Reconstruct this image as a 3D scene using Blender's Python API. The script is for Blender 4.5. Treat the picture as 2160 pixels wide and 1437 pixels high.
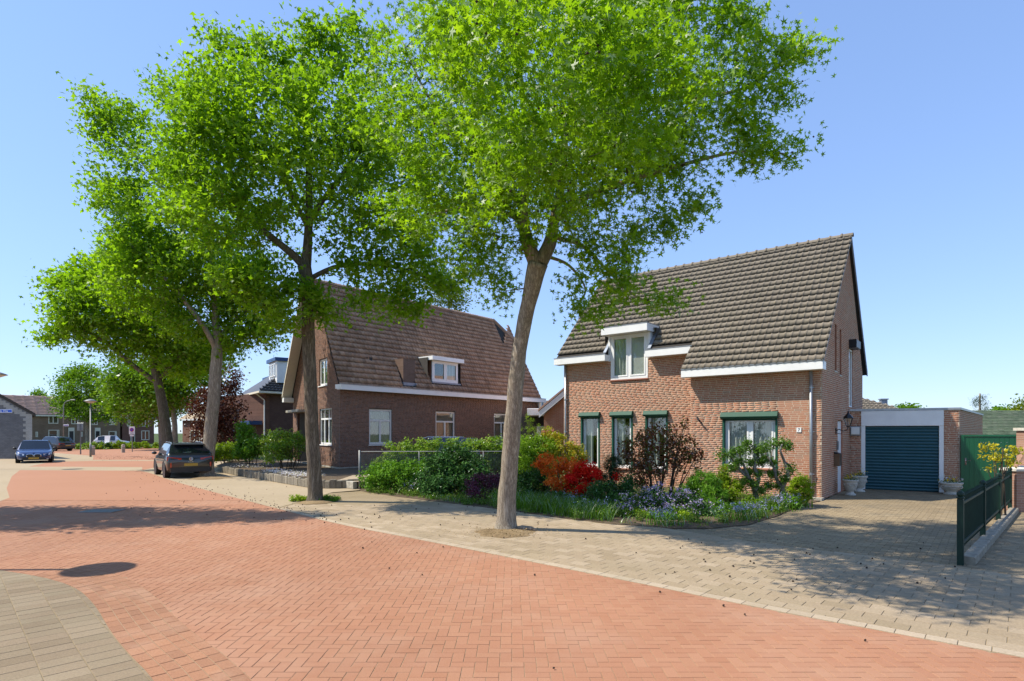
import bpy, bmesh, math, random
import numpy as np
from mathutils import Vector, Matrix
random.seed(7); RNG = np.random.default_rng(7)
SC = bpy.context.scene
COL = SC.collection
for o in list(bpy.data.objects): bpy.data.objects.remove(o)

# ------------------------------------------------------------------ camera, sky, sun, exposure
H, F, HZ = 2.0, 1230.0, 911.0            # eye height, focal length and horizon row (for a 2160 px wide frame)
cam = bpy.data.objects.new('camera', bpy.data.cameras.new('camera')); COL.objects.link(cam)
cam.location = (0, 0, H); cam.rotation_euler = (math.radians(90), 0, 0)
cam.data.sensor_width = 36; cam.data.lens = F/2160*36; cam.data.shift_y = (HZ-718.5)/2160
cam.data.clip_end = 2000; cam.data.clip_start = 0.05
SC.camera = cam
SUN_EL, SUN_AZ = math.radians(52), math.radians(-92)     # azimuth clockwise from +Y
w = bpy.data.worlds.new('World'); SC.world = w; w.use_nodes = True
nt = w.node_tree; nt.nodes.clear()
sky = nt.nodes.new('ShaderNodeTexSky'); sky.sky_type = 'NISHITA'; sky.sun_disc = False
sky.sun_elevation = SUN_EL; sky.sun_rotation = SUN_AZ
sky.air_density = 1.5; sky.dust_density = 0.2; sky.ozone_density = 2.0; sky.altitude = 2000
bg = nt.nodes.new('ShaderNodeBackground'); bg.inputs['Strength'].default_value = 0.15
wo = nt.nodes.new('ShaderNodeOutputWorld')
gm = nt.nodes.new('ShaderNodeGamma'); gm.inputs[1].default_value = 0.55; nt.links.new(sky.outputs[0], gm.inputs[0])   # clear spring air: softer falloff towards the zenith
tn = nt.nodes.new('ShaderNodeMix'); tn.data_type = 'RGBA'; tn.blend_type = 'MULTIPLY'; tn.inputs[0].default_value = 1; tn.inputs[7].default_value = (.98, 1.23, 1.74, 1)
nt.links.new(gm.outputs[0], tn.inputs[6]); nt.links.new(tn.outputs[2], bg.inputs[0]); nt.links.new(bg.outputs[0], wo.inputs[0])
sl = bpy.data.lights.new('sun', 'SUN'); sl.energy = 3.95; sl.angle = math.radians(0.55); sl.color = (1, 0.93, 0.80)
sun = bpy.data.objects.new('sun', sl); COL.objects.link(sun)
SD = Vector((math.sin(SUN_AZ)*math.cos(SUN_EL), math.cos(SUN_AZ)*math.cos(SUN_EL), math.sin(SUN_EL)))
sun.rotation_euler = (-SD).to_track_quat('-Z', 'Y').to_euler(); sun.location = (-20, 0, 30)
SC.view_settings.view_transform = 'Standard'; SC.view_settings.look = 'None'
SC.view_settings.gamma = 1; SC.view_settings.use_curve_mapping = False
SC.view_settings.exposure = 0.82
SC.cycles.max_bounces = 8; SC.cycles.transparent_max_bounces = 16
SC.cycles.caustics_reflective = False; SC.cycles.caustics_refractive = False

# ------------------------------------------------------------------ helpers
def G(x, y, z=0.0):
    """ground point (world x, y) seen at photograph position x, y (surface height z)"""
    d = (H-z)*F/(y-HZ); return ((x-1080)/F*d, d)
def A(x, y, d):
    return ((x-1080)/F*d, d, H-(y-HZ)/F*d)
def px(p):
    d = max(p[1], .1); return (1080+p[0]/d*F, HZ-(p[2]-H)/d*F)
LOC = {}
class Frame:
    def __init__(s, o, x, y=None):
        n = math.hypot(*x); s.x = (x[0]/n, x[1]/n)
        if y is None: s.y = (-s.x[1], s.x[0])
        else:
            n = math.hypot(*y); s.y = (y[0]/n, y[1]/n)
        s.o = (o[0], o[1], o[2] if len(o) > 2 else 0.0)
    def __call__(s, p):
        return (s.o[0]+p[0]*s.x[0]+p[1]*s.y[0], s.o[1]+p[0]*s.x[1]+p[1]*s.y[1], s.o[2]+p[2])
ID = Frame((0, 0, 0), (1, 0))
def setp(o, label=None, cat=None, group=None, kind=None):
    if label: o['label'] = label
    if cat: o['category'] = cat
    if group: o['group'] = group
    if kind: o['kind'] = kind
    return o
def thing(name, label, cat, loc=(0, 0, 0), group=None, rz=0):
    o = bpy.data.objects.new(name, None); COL.objects.link(o)
    o.location = loc; o.rotation_euler = (0, 0, rz); o.empty_display_size = .2
    LOC[o.name] = Vector(loc)
    return setp(o, label, cat, group)
def link(name, me, parent=None, at=(0, 0, 0)):
    o = bpy.data.objects.new(name, me); COL.objects.link(o); o.location = at
    if parent is not None:
        o.parent = parent; LOC[o.name] = LOC[parent.name]
    else: LOC[o.name] = Vector(at)
    return o
class MB:
    def __init__(s, fr=None): s.v = []; s.f = []; s.m = []; s.fr = fr or ID
    def add(s, pts, faces, mi=0):
        n = len(s.v); s.v += [s.fr(p) for p in pts]
        for f in faces: s.f.append([i+n for i in f]); s.m.append(mi)
        return s
    def box(s, x0, x1, y0, y1, z0, z1, mi=0):
        return s.add([(x0,y0,z0),(x1,y0,z0),(x1,y1,z0),(x0,y1,z0),(x0,y0,z1),(x1,y0,z1),(x1,y1,z1),(x0,y1,z1)],
              [(0,3,2,1),(4,5,6,7),(0,1,5,4),(1,2,6,5),(2,3,7,6),(3,0,4,7)], mi)
    def cbox(s, x0, x1, y0, y1, z0, z1, c=.01, mi=0):      # box with chamfered front and top edges
        xs = (x0, x1); pr = [(y0+c, z0), (y0, z0+c), (y0, z1-c), (y0+c, z1), (y1, z1), (y1, z0)]
        pts = [(x, y, z) for x in xs for y, z in pr]; n = len(pr)
        return s.add(pts, [tuple(range(n))[::-1], tuple(range(n, 2*n))]+[(i, (i+1) % n, n+(i+1) % n, n+i) for i in range(n)], mi)
    def poly(s, pts, mi=0): return s.add(pts, [tuple(range(len(pts)))], mi)
    def extrude(s, pts, vec, mi=0):
        n = len(pts); b = [(p[0]+vec[0], p[1]+vec[1], p[2]+vec[2]) for p in pts]
        return s.add(list(pts)+b, [tuple(range(n))[::-1], tuple(range(n, 2*n))]+[(i, (i+1) % n, n+(i+1) % n, n+i) for i in range(n)], mi)
    def tube(s, pts, rad, n=8, mi=0, cap=True):
        pts = [Vector(p) for p in pts]; k = len(pts)
        if not hasattr(rad, '__len__'): rad = [rad]*k
        vs = []; up = Vector((.31, .17, .93)).normalized(); base = None
        for i, p in enumerate(pts):
            t = (pts[min(i+1, k-1)]-pts[max(i-1, 0)]).normalized()
            if base is None:
                a = t.cross(up if abs(t.dot(up)) < .95 else Vector((1, 0, 0))).normalized()
            else: a = (base-t*base.dot(t)).normalized()
            base = a; b = t.cross(a)
            for j in range(n):
                q = 2*math.pi*j/n; vs.append(tuple(p+(a*math.cos(q)+b*math.sin(q))*rad[i]))
        fs = [(i*n+j, i*n+(j+1) % n, (i+1)*n+(j+1) % n, (i+1)*n+j) for i in range(k-1) for j in range(n)]
        if cap: fs += [tuple(range(n))[::-1], tuple(range((k-1)*n, k*n))]
        return s.add(vs, fs, mi)
    def lathe(s, prof, c=(0, 0, 0), n=16, axis='z', mi=0):
        vs = []
        for r, z in prof:
            for j in range(n):
                q = 2*math.pi*j/n; a, b = r*math.cos(q), r*math.sin(q)
                vs.append((c[0]+a, c[1]+b, c[2]+z) if axis == 'z' else (c[0]+a, c[1]+z, c[2]+b))
        k = len(prof)
        fs = [(i*n+j, i*n+(j+1) % n, (i+1)*n+(j+1) % n, (i+1)*n+j) for i in range(k-1) for j in range(n)]
        fs += [tuple(range(n))[::-1], tuple(range((k-1)*n, k*n))]
        if axis != 'z': fs = [f[::-1] for f in fs]
        return s.add(vs, fs, mi)
    def sphere(s, c, r, n=8, k=6, mi=0):
        if not hasattr(r, '__len__'): r = (r, r, r)
        vs = [(c[0], c[1], c[2]-r[2])]
        for i in range(1, k):
            a = -math.pi/2+math.pi*i/k
            for j in range(n):
                q = 2*math.pi*j/n; vs.append((c[0]+r[0]*math.cos(a)*math.cos(q), c[1]+r[1]*math.cos(a)*math.sin(q), c[2]+r[2]*math.sin(a)))
        vs.append((c[0], c[1], c[2]+r[2])); e = len(vs)-1
        fs = [(0, 1+(j+1) % n, 1+j) for j in range(n)]
        fs += [(1+i*n+j, 1+i*n+(j+1) % n, 1+(i+1)*n+(j+1) % n, 1+(i+1)*n+j) for i in range(k-2) for j in range(n)]
        fs += [(1+(k-2)*n+j, 1+(k-2)*n+(j+1) % n, e) for j in range(n)]
        return s.add(vs, fs, mi)
    def mesh(s, name, mats, off=(0, 0, 0), smooth=False):
        me = bpy.data.meshes.new(name)
        me.from_pydata([(v[0]-off[0], v[1]-off[1], v[2]-off[2]) for v in s.v], [], s.f)
        mats = mats if isinstance(mats, (list, tuple)) else [mats]
        for m in mats: me.materials.append(m)
        if len(mats) > 1: me.polygons.foreach_set('material_index', s.m)
        if smooth: me.polygons.foreach_set('use_smooth', [True]*len(s.f))
        me.update(); return me
    def build(s, name, mats, parent=None, label=None, cat=None, group=None, kind=None, smooth=False):
        if parent is not None: off = LOC[parent.name]; at = (0, 0, 0)
        else:
            a = np.array(s.v); off = ((a[:, 0].min()+a[:, 0].max())/2, (a[:, 1].min()+a[:, 1].max())/2, a[:, 2].min()); at = off
        o = link(name, s.mesh(name, mats, off, smooth), parent, at)
        return setp(o, label, cat, group, kind)
def npmesh(name, V, Q, mat, parent=None, off=None, smooth=False, kind=None, label=None, cat=None, group=None):
    """fast mesh from numpy verts and faces of equal size"""
    V = np.asarray(V, np.float32); Q = np.asarray(Q, np.int32)
    if off is None: off = LOC[parent.name] if parent is not None else (float(V[:, 0].mean()), float(V[:, 1].mean()), float(V[:, 2].min()))
    me = bpy.data.meshes.new(name); k = Q.shape[1]
    me.vertices.add(len(V)); me.vertices.foreach_set('co', (V-np.array(off, np.float32)).ravel())
    me.loops.add(Q.size); me.loops.foreach_set('vertex_index', Q.ravel())
    me.polygons.add(len(Q)); me.polygons.foreach_set('loop_start', np.arange(0, Q.size, k, dtype=np.int32))
    if smooth: me.polygons.foreach_set('use_smooth', np.ones(len(Q), bool))
    for m in (mat if isinstance(mat, (list, tuple)) else [mat]): me.materials.append(m)
    me.update(calc_edges=True)
    o = link(name, me, parent, (0, 0, 0) if parent is not None else off)
    return setp(o, label, cat, group, kind)
def copy_tree(o, parent=None):
    c = o.copy(); COL.objects.link(c); LOC[c.name] = LOC[o.name]
    if parent is not None: c.parent = parent
    for ch in o.children: copy_tree(ch, c)
    return c
def text(name, body, size, mat, parent, loc, rot, depth=.002):
    cu = bpy.data.curves.new(name, 'FONT'); cu.body = body; cu.size = size; cu.align_x = 'CENTER'; cu.align_y = 'CENTER'
    cu.extrude = depth; cu.materials.append(mat)
    o = bpy.data.objects.new(name, cu); COL.objects.link(o); o.parent = parent
    bpy.context.view_layer.update()
    me = bpy.data.meshes.new_from_object(o.evaluated_get(bpy.context.evaluated_depsgraph_get())); bpy.data.objects.remove(o)
    me.materials.clear(); me.materials.append(mat)
    o = link(name, me, parent, Vector(loc)-LOC[parent.name]); o.rotation_euler = rot
    return o

# ------------------------------------------------------------------ materials
def newmat(name):
    m = bpy.data.materials.new(name); m.use_nodes = True; n = m.node_tree; n.nodes.clear()
    out = n.nodes.new('ShaderNodeOutputMaterial'); return m, n, out
def ramp(n, fac, cols):
    r = n.nodes.new('ShaderNodeValToRGB'); e = r.color_ramp.elements
    while len(e) < len(cols): e.new(.5)
    for i, c in enumerate(cols): e[i].position = i/(len(cols)-1); e[i].color = (*c, 1)
    n.links.new(fac, r.inputs[0]); return r.outputs[0]
def noise(n, co, scale, detail=4, rough=.6):
    t = n.nodes.new('ShaderNodeTexNoise'); t.inputs['Scale'].default_value = scale
    t.inputs['Detail'].default_value = detail; t.inputs['Roughness'].default_value = rough
    n.links.new(co, t.inputs['Vector']); return t.outputs['Fac']
def math_(n, op, a, b=None):
    t = n.nodes.new('ShaderNodeMath'); t.operation = op
    for i, x in enumerate((a, b)):
        if x is None: continue
        if isinstance(x, (int, float)): t.inputs[i].default_value = x
        else: n.links.new(x, t.inputs[i])
    return t.outputs[0]
def mixc(n, a, b, fac, mode='MIX'):
    t = n.nodes.new('ShaderNodeMix'); t.data_type = 'RGBA'; t.blend_type = mode
    for k, x in ((6, a), (7, b)):
        if isinstance(x, tuple): t.inputs[k].default_value = (*x, 1)
        else: n.links.new(x, t.inputs[k])
    if isinstance(fac, (int, float)): t.inputs[0].default_value = fac
    else: n.links.new(fac, t.inputs[0])
    return t.outputs[2]
def wpos(n):
    g = n.nodes.new('ShaderNodeNewGeometry'); return g.outputs['Position'], g.outputs['Random Per Island']
def remap(n, v, a, b, c=0., d=1.):
    t = n.nodes.new('ShaderNodeMapRange'); n.links.new(v, t.inputs[0])
    for i, x in enumerate((a, b, c, d)): t.inputs[i+1].default_value = x
    return t.outputs[0]
def principled(n, out, col, rough=.7, metal=0., spec=.5, bump=None, bstr=.3, bdist=.01, coat=0.):
    p = n.nodes.new('ShaderNodeBsdfPrincipled')
    if isinstance(col, tuple): p.inputs['Base Color'].default_value = (*col, 1)
    else: n.links.new(col, p.inputs['Base Color'])
    if isinstance(rough, (int, float)): p.inputs['Roughness'].default_value = rough
    else: n.links.new(rough, p.inputs['Roughness'])
    p.inputs['Metallic'].default_value = metal; p.inputs['Specular IOR Level'].default_value = spec
    p.inputs['Coat Weight'].default_value = coat
    if bump is not None:
        b = n.nodes.new('ShaderNodeBump'); b.inputs['Strength'].default_value = bstr; b.inputs['Distance'].default_value = bdist
        n.links.new(bump, b.inputs['Height']); n.links.new(b.outputs[0], p.inputs['Normal'])
    n.links.new(p.outputs[0], out.inputs[0]); return p
def M_plain(name, col, rough=.6, metal=0., spec=.5, var=.12, scale=6., bstr=.0, coat=0., fine=120.):
    m, n, out = newmat(name); co, _ = wpos(n)
    f = noise(n, co, scale, 5)
    dark = tuple(c*(1-var) for c in col); lite = tuple(min(1, c*(1+var)) for c in col)
    c = ramp(n, remap(n, f, .3, .7), [dark, col, lite])
    b = noise(n, co, fine, 3) if bstr else None
    principled(n, out, c, rough, metal, spec, b, bstr, .004, coat); return m
def M_pieces(name, cols, rough=.85, mottle=.25, mscale=30., bstr=.4, stain=None, stain_scale=1.2, spec=.3, bfine=160., spots=None):
    """separate pieces (bricks, pavers, tiles): every piece its own colour, grain inside it"""
    m, n, out = newmat(name); co, isl = wpos(n)
    oi = n.nodes.new('ShaderNodeObjectInfo')
    r = math_(n, 'FRACT', math_(n, 'ADD', math_(n, 'MULTIPLY', oi.outputs['Random'], 7.13), math_(n, 'MULTIPLY', isl, 3.71)))
    c = ramp(n, r, cols)
    g = noise(n, co, mscale, 5, .7)
    gg = remap(n, g, .25, .75, 1-mottle, 1+mottle)
    cc = n.nodes.new('ShaderNodeCombineColor')
    for i in range(3): n.links.new(gg, cc.inputs[i])
    c = mixc(n, c, cc.outputs[0], 1., 'MULTIPLY')
    big = remap(n, noise(n, co, .21, 4, .55), .3, .7, .84, 1.1); cb = n.nodes.new('ShaderNodeCombineColor')
    for i in range(3): n.links.new(big, cb.inputs[i])
    c = mixc(n, c, cb.outputs[0], 1., 'MULTIPLY')
    if spots:
        sp = noise(n, co, spots[1], 3, .5); c = mixc(n, c, spots[0], remap(n, sp, spots[2], spots[2]+.06, 0., .8))
    if stain:
        s = noise(n, co, stain_scale, 6, .65)
        c = mixc(n, c, stain, remap(n, s, .48, .8, 0., .75))
    principled(n, out, c, rough, 0, spec, noise(n, co, bfine, 3), bstr, .003); return m
def M_leaf(name, cols, trans=.4, scale=.9, gloss=.1, rough=.45):
    m, n, out = newmat(name); co, isl = wpos(n)
    oi = n.nodes.new('ShaderNodeObjectInfo')
    r = math_(n, 'FRACT', math_(n, 'ADD', oi.outputs['Random'], isl))
    f = math_(n, 'ADD', math_(n, 'MULTIPLY', r, .62), math_(n, 'MULTIPLY', remap(n, noise(n, co, scale, 3), .3, .7), .38))
    c = ramp(n, f, cols)
    d = n.nodes.new('ShaderNodeBsdfDiffuse'); t = n.nodes.new('ShaderNodeBsdfTranslucent'); g = n.nodes.new('ShaderNodeBsdfGlossy')
    g.inputs['Roughness'].default_value = rough
    n.links.new(c, d.inputs[0])
    tc = mixc(n, c, (1.35, 1.32, .5), 1., 'MULTIPLY'); n.links.new(tc, t.inputs[0])
    a = n.nodes.new('ShaderNodeMixShader'); a.inputs[0].default_value = trans
    n.links.new(d.outputs[0], a.inputs[1]); n.links.new(t.outputs[0], a.inputs[2])
    b = n.nodes.new('ShaderNodeMixShader'); fr = n.nodes.new('ShaderNodeFresnel'); fr.inputs[0].default_value = 1.4
    n.links.new(math_(n, 'MULTIPLY', fr.outputs[0], gloss*4), b.inputs[0])
    n.links.new(a.outputs[0], b.inputs[1]); n.links.new(g.outputs[0], b.inputs[2])
    n.links.new(b.outputs[0], out.inputs[0]); return m
def M_glass(name, tint=(.93, .96, .95), refl=1.0):
    m, n, out = newmat(name)
    t = n.nodes.new('ShaderNodeBsdfTransparent'); t.inputs[0].default_value = (*tint, 1)
    g = n.nodes.new('ShaderNodeBsdfGlossy'); g.inputs['Roughness'].default_value = .015
    fr = n.nodes.new('ShaderNodeFresnel'); gg = n.nodes.new('ShaderNodeNewGeometry')
    n.links.new(math_(n, 'ADD', 1.5, math_(n, 'MULTIPLY', gg.outputs['Backfacing'], 1/1.5-1.5)), fr.inputs[0])
    x = n.nodes.new('ShaderNodeMixShader'); n.links.new(math_(n, 'MINIMUM', math_(n, 'ADD', math_(n, 'MULTIPLY', fr.outputs[0], 1.6*refl), .04), 1.), x.inputs[0])
    n.links.new(t.outputs[0], x.inputs[1]); n.links.new(g.outputs[0], x.inputs[2]); n.links.new(x.outputs[0], out.inputs[0]); return m
def M_bricktex(name, c1, c2, mortar, ax, bw=.22, bh=.0625, bump=.5):
    """brickwork too far away to tell the bricks apart; ax = unit direction along the wall"""
    m, n, out = newmat(name); co, _ = wpos(n)
    sx = n.nodes.new('ShaderNodeSeparateXYZ'); n.links.new(co, sx.inputs[0])
    al = math_(n, 'ADD', math_(n, 'MULTIPLY', sx.outputs[0], ax[0]), math_(n, 'MULTIPLY', sx.outputs[1], ax[1]))
    cx = n.nodes.new('ShaderNodeCombineXYZ'); n.links.new(al, cx.inputs[0]); n.links.new(sx.outputs[2], cx.inputs[1])
    t = n.nodes.new('ShaderNodeTexBrick'); n.links.new(cx.outputs[0], t.inputs['Vector'])
    t.inputs['Scale'].default_value = 1; t.inputs['Brick Width'].default_value = bw; t.inputs['Row Height'].default_value = bh
    t.inputs['Mortar Size'].default_value = .006; t.inputs['Mortar Smooth'].default_value = .2
    t.inputs['Color1'].default_value = (*c1, 1); t.inputs['Color2'].default_value = (*c2, 1); t.inputs['Mortar'].default_value = (*mortar, 1)
    c = mixc(n, t.outputs[0], tuple(x*.6 for x in c1), remap(n, noise(n, co, .9, 5), .35, .75, 0, .6))
    inv = math_(n, 'SUBTRACT', 1., t.outputs['Fac'])
    principled(n, out, c, .9, 0, .2, inv, bump, .006); return m
def M_paint(name, col, flake=.0):
    m, n, out = newmat(name)
    p = principled(n, out, col, .32, flake, .5, coat=1.0); p.inputs['Coat Roughness'].default_value = .03; return m
def M_ground(name, c1, c2, c3, s1=.35, s2=9., bstr=.5, rough=.95, fine=60.):
    m, n, out = newmat(name); co, _ = wpos(n)
    a = remap(n, noise(n, co, s1, 5, .6), .3, .7); b = remap(n, noise(n, co, s2, 5, .7), .3, .7)
    c = ramp(n, math_(n, 'ADD', math_(n, 'MULTIPLY', a, .45), math_(n, 'MULTIPLY', b, .55)), [c1, c2, c3])
    principled(n, out, c, rough, 0, .2, noise(n, co, fine, 4, .7), bstr, .01); return m

m_white = M_plain('white paint', (.80, .80, .78), .4, var=.05, scale=2.5)
m_cream = M_plain('cream paint', (.68, .63, .50), .5, var=.06)
m_offwhite = M_plain('pale frame', (.72, .71, .66), .45, var=.05)
m_green = M_plain('dark green paint', (.010, .075, .045), .55, spec=.3, var=.1)
m_gate = M_plain('green gate paint', (.012, .10, .04), .38, var=.1, scale=3)
m_fence = M_plain('fence green', (.005, .024, .015), .5, spec=.3, var=.2)
m_teal = M_plain('teal shutter', (.008, .072, .092), .42, var=.08, scale=3)
m_blue = M_plain('blue trim', (.012, .05, .16), .4, var=.05)
m_zinc = M_plain('zinc', (.36, .38, .40), .42, .6, var=.15, scale=5)
m_lead = M_plain('lead', (.22, .25, .30), .5, .3, var=.2, scale=5)
m_black = M_plain('black metal', (.012, .012, .014), .4, .2, var=.2)
m_steel = M_plain('galvanised steel', (.22, .225, .225), .55, .5, var=.15, scale=8)
m_chrome = M_plain('chrome', (.75, .76, .78), .12, 1., var=.02)
m_silver = M_plain('silver letters', (.6, .61, .63), .25, .9, var=.02)
m_stone = M_plain('pale stone', (.52, .49, .42), .85, var=.2, scale=14, bstr=.4)
m_conc = M_plain('weathered concrete', (.36, .33, .27), .9, var=.28, scale=9, bstr=.5)
m_sillred = M_plain('red sill tile', (.24, .085, .05), .6, var=.2, scale=9)
m_soil = M_ground('garden soil', (.06, .042, .026), (.11, .08, .05), (.17, .125, .08), .8, 14, .9)
m_earth = M_ground('tree pit earth', (.10, .068, .035), (.23, .16, .085), (.34, .25, .14), 1.5, 22, 1.0)
m_lawn = M_ground('rough ground', (.03, .05, .012), (.06, .09, .02), (.11, .12, .04), .5, 9, .8)
m_redfar = M_ground('red brick road far', (.335, .165, .098), (.362, .182, .11), (.39, .20, .125), .25, 14, .3)
m_redjoint = M_ground('red road joint sand', (.22, .14, .085), (.30, .20, .125), (.38, .27, .17), .8, 30, .5)
m_beigefar = M_ground('beige paving far', (.298, .232, .15), (.355, .28, .184), (.41, .325, .22), .3, 8, .3)
m_beigejoint = M_ground('pavement joint sand', (.18, .135, .075), (.26, .20, .12), (.33, .26, .165), .8, 30, .5)
m_greyjoint = M_ground('driveway joint sand', (.09, .075, .045), (.15, .125, .08), (.21, .175, .115), .8, 30, .5)
m_redbrick = M_pieces('red clinker paver', [(0.335, 0.155, 0.085), (0.359, 0.172, 0.097), (0.344, 0.162, 0.091), (0.372, 0.185, 0.106), (0.349, 0.168, 0.093)], .85, .28, 130, .5, (.40, .24, .16), .5)
m_redband = M_pieces('brown red band paver', [(0.28, 0.136, 0.075), (0.34, 0.166, 0.091), (0.31, 0.151, 0.083), (0.37, 0.181, 0.098)], .85, .28, 55, .5, (.42, .27, .18), .9)
m_paver = M_pieces('beige concrete paver', [(0.282, 0.214, 0.132), (0.348, 0.265, 0.173), (0.315, 0.24, 0.152), (0.386, 0.3, 0.203), (0.301, 0.226, 0.14)], .9, .25, 40, .5, (.27, .215, .13), .5)
m_border = M_pieces('pale kerb paver', [(0.376, 0.296, 0.203), (0.433, 0.343, 0.242), (0.404, 0.322, 0.225)], .9, .18, 40, .4, (.35, .29, .20), .7)
m_leftpaver = M_pieces('grey concrete tile', [(0.204, 0.151, 0.093), (0.254, 0.189, 0.121), (0.226, 0.174, 0.109), (0.276, 0.211, 0.137)], .9, .26, 60, .5, (.25, .215, .14), .8)
m_drive = M_pieces('grey driveway paver', [(0.199, 0.149, 0.085), (0.279, 0.212, 0.124), (0.239, 0.18, 0.105), (0.33, 0.252, 0.151)], .9, .3, 40, .6, (.16, .14, .10), .8)
m_brick1 = M_pieces('orange red house brick', [(.40, .165, .092), (.47, .21, .12), (.36, .14, .08), (.50, .245, .155), (.43, .185, .105), (.37, .215, .145), (.45, .18, .10)], .9, .3, 45, .5, (.40, .27, .19), .7)
m_mortar1 = M_plain('pale mortar', (.56, .46, .34), .95, var=.15, scale=20, bstr=.4)
m_brick2 = M_pieces('purple brown brick', [(0.168, 0.079, 0.046), (0.23, 0.11, 0.066), (0.14, 0.066, 0.041), (0.269, 0.132, 0.08), (0.196, 0.094, 0.057)], .85, .3, 45, .5)
m_mortar2 = M_plain('grey mortar', (.24, .205, .175), .95, var=.15, scale=20, bstr=.4)
m_tile1 = M_pieces('grey brown roof tile', [(.185, .155, .117), (.215, .18, .137), (.20, .168, .128), (.23, .193, .147), (.175, .147, .112)], .75, .28, 12, .4, (.21, .18, .125), 1.6, .35, spots=((.40, .32, .16), 7., .70))
m_tile2 = M_pieces('brown clay roof tile', [(0.329, 0.206, 0.134), (0.411, 0.266, 0.179), (0.364, 0.23, 0.152), (0.47, 0.315, 0.213), (0.27, 0.176, 0.118)], .8, .3, 12, .4, (.10, .072, .045), 1.3, .3)
m_tile3 = M_pieces('dark glazed tile', [(.05, .05, .052), (.075, .073, .072)], .45, .2, 12, .3)
m_reveal1 = M_plain('brick reveal', (.36, .15, .085), .9, var=.25, scale=12)
m_reveal2 = M_plain('dark brick reveal', (.15, .07, .045), .9, var=.25, scale=12)
m_under = M_plain('roof underlay', (.03, .026, .022), .9)
m_glass = M_glass('window glass')
m_curtain = M_plain('net curtain', (.55, .56, .51), .9, var=.06, scale=3)
m_cloth = M_plain('grey curtain', (.34, .34, .30), .9, var=.08, scale=3)
m_room = M_plain('dim room', (.05, .045, .04), .9)
m_beigerefl = M_plain('beige reflection', (.42, .33, .24), .9, var=.1, scale=2)  # reflection of the opposite house, put into the colour
# ------------------------------------------------------------------ pieces: pavers, bricks, tiles
PIECE_MAX = 300
def inview(p, m=60):
    if p[1] < .5: return False
    q = px(p); return -m < q[0] < 2160+m and -m < q[1] < 1437+m
def in_poly(x, y, P):
    c = False; j = len(P)-1
    for i in range(len(P)):
        if (P[i][1] > y) != (P[j][1] > y) and x < (P[j][0]-P[i][0])*(y-P[i][1])/(P[j][1]-P[i][1])+P[i][0]: c = not c
        j = i
    return c
def area2(P): return sum(P[i][0]*P[(i+1) % len(P)][1]-P[(i+1) % len(P)][0]*P[i][1] for i in range(len(P)))/2
def ccw(P): return P if area2(P) > 0 else P[::-1]
def clip_half(P, a, b):
    out = []
    for i in range(len(P)):
        p, q = P[i], P[(i+1) % len(P)]
        sp = (b[0]-a[0])*(p[1]-a[1])-(b[1]-a[1])*(p[0]-a[0]); sq = (b[0]-a[0])*(q[1]-a[1])-(b[1]-a[1])*(q[0]-a[0])
        if sp >= 0: out.append(p)
        if (sp > 0) != (sq > 0) and abs(sp-sq) > 1e-12:
            t = sp/(sp-sq); out.append((p[0]+(q[0]-p[0])*t, p[1]+(q[1]-p[1])*t))
    return out
def seg_d(p, a, b):
    dx, dy = b[0]-a[0], b[1]-a[1]; t = max(0, min(1, ((p[0]-a[0])*dx+(p[1]-a[1])*dy)/(dx*dx+dy*dy+1e-12)))
    return math.hypot(p[0]-a[0]-t*dx, p[1]-a[1]-t*dy)
def clip_to(P, R, reach):
    """clip a small convex footprint to a big polygon R (ccw) with the edges that come near it"""
    c = (sum(p[0] for p in P)/len(P), sum(p[1] for p in P)/len(P)); ins = in_poly(c[0], c[1], R); near = []
    for i in range(len(R)):
        a, b = R[i], R[(i+1) % len(R)]
        if seg_d(c, a, b) < reach: near.append((a, b))
    if not near: return (P if ins else None), ins
    if all(in_poly(p[0], p[1], R) for p in P): return P, True
    near.sort(key=lambda e: seg_d(c, *e))
    for a, b in near[:2]:
        if len(P) >= 3: P = clip_half(P, a, b)
    if len(P) < 3 or abs(area2(P)) < .0015: return None, False
    return P, False
def chamfer_prism(P, h, ch, base=(0, 0, 0)):
    c = (sum(p[0] for p in P)/len(P), sum(p[1] for p in P)/len(P)); n = len(P)
    def ins(p):
        l = math.hypot(p[0]-c[0], p[1]-c[1]) or 1; k = max(0, 1-ch*1.5/l); return (c[0]+(p[0]-c[0])*k, c[1]+(p[1]-c[1])*k)
    v = [(p[0]+base[0], p[1]+base[1], base[2]-h) for p in P]+[(p[0]+base[0], p[1]+base[1], base[2]-ch) for p in P]
    v += [(ins(p)[0]+base[0], ins(p)[1]+base[1], base[2]) for p in P]
    f = [(k*n+i, k*n+(i+1) % n, (k+1)*n+(i+1) % n, (k+1)*n+i) for k in (0, 1) for i in range(n)]+[tuple(range(2*n, 3*n))]
    return v, f
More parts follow.
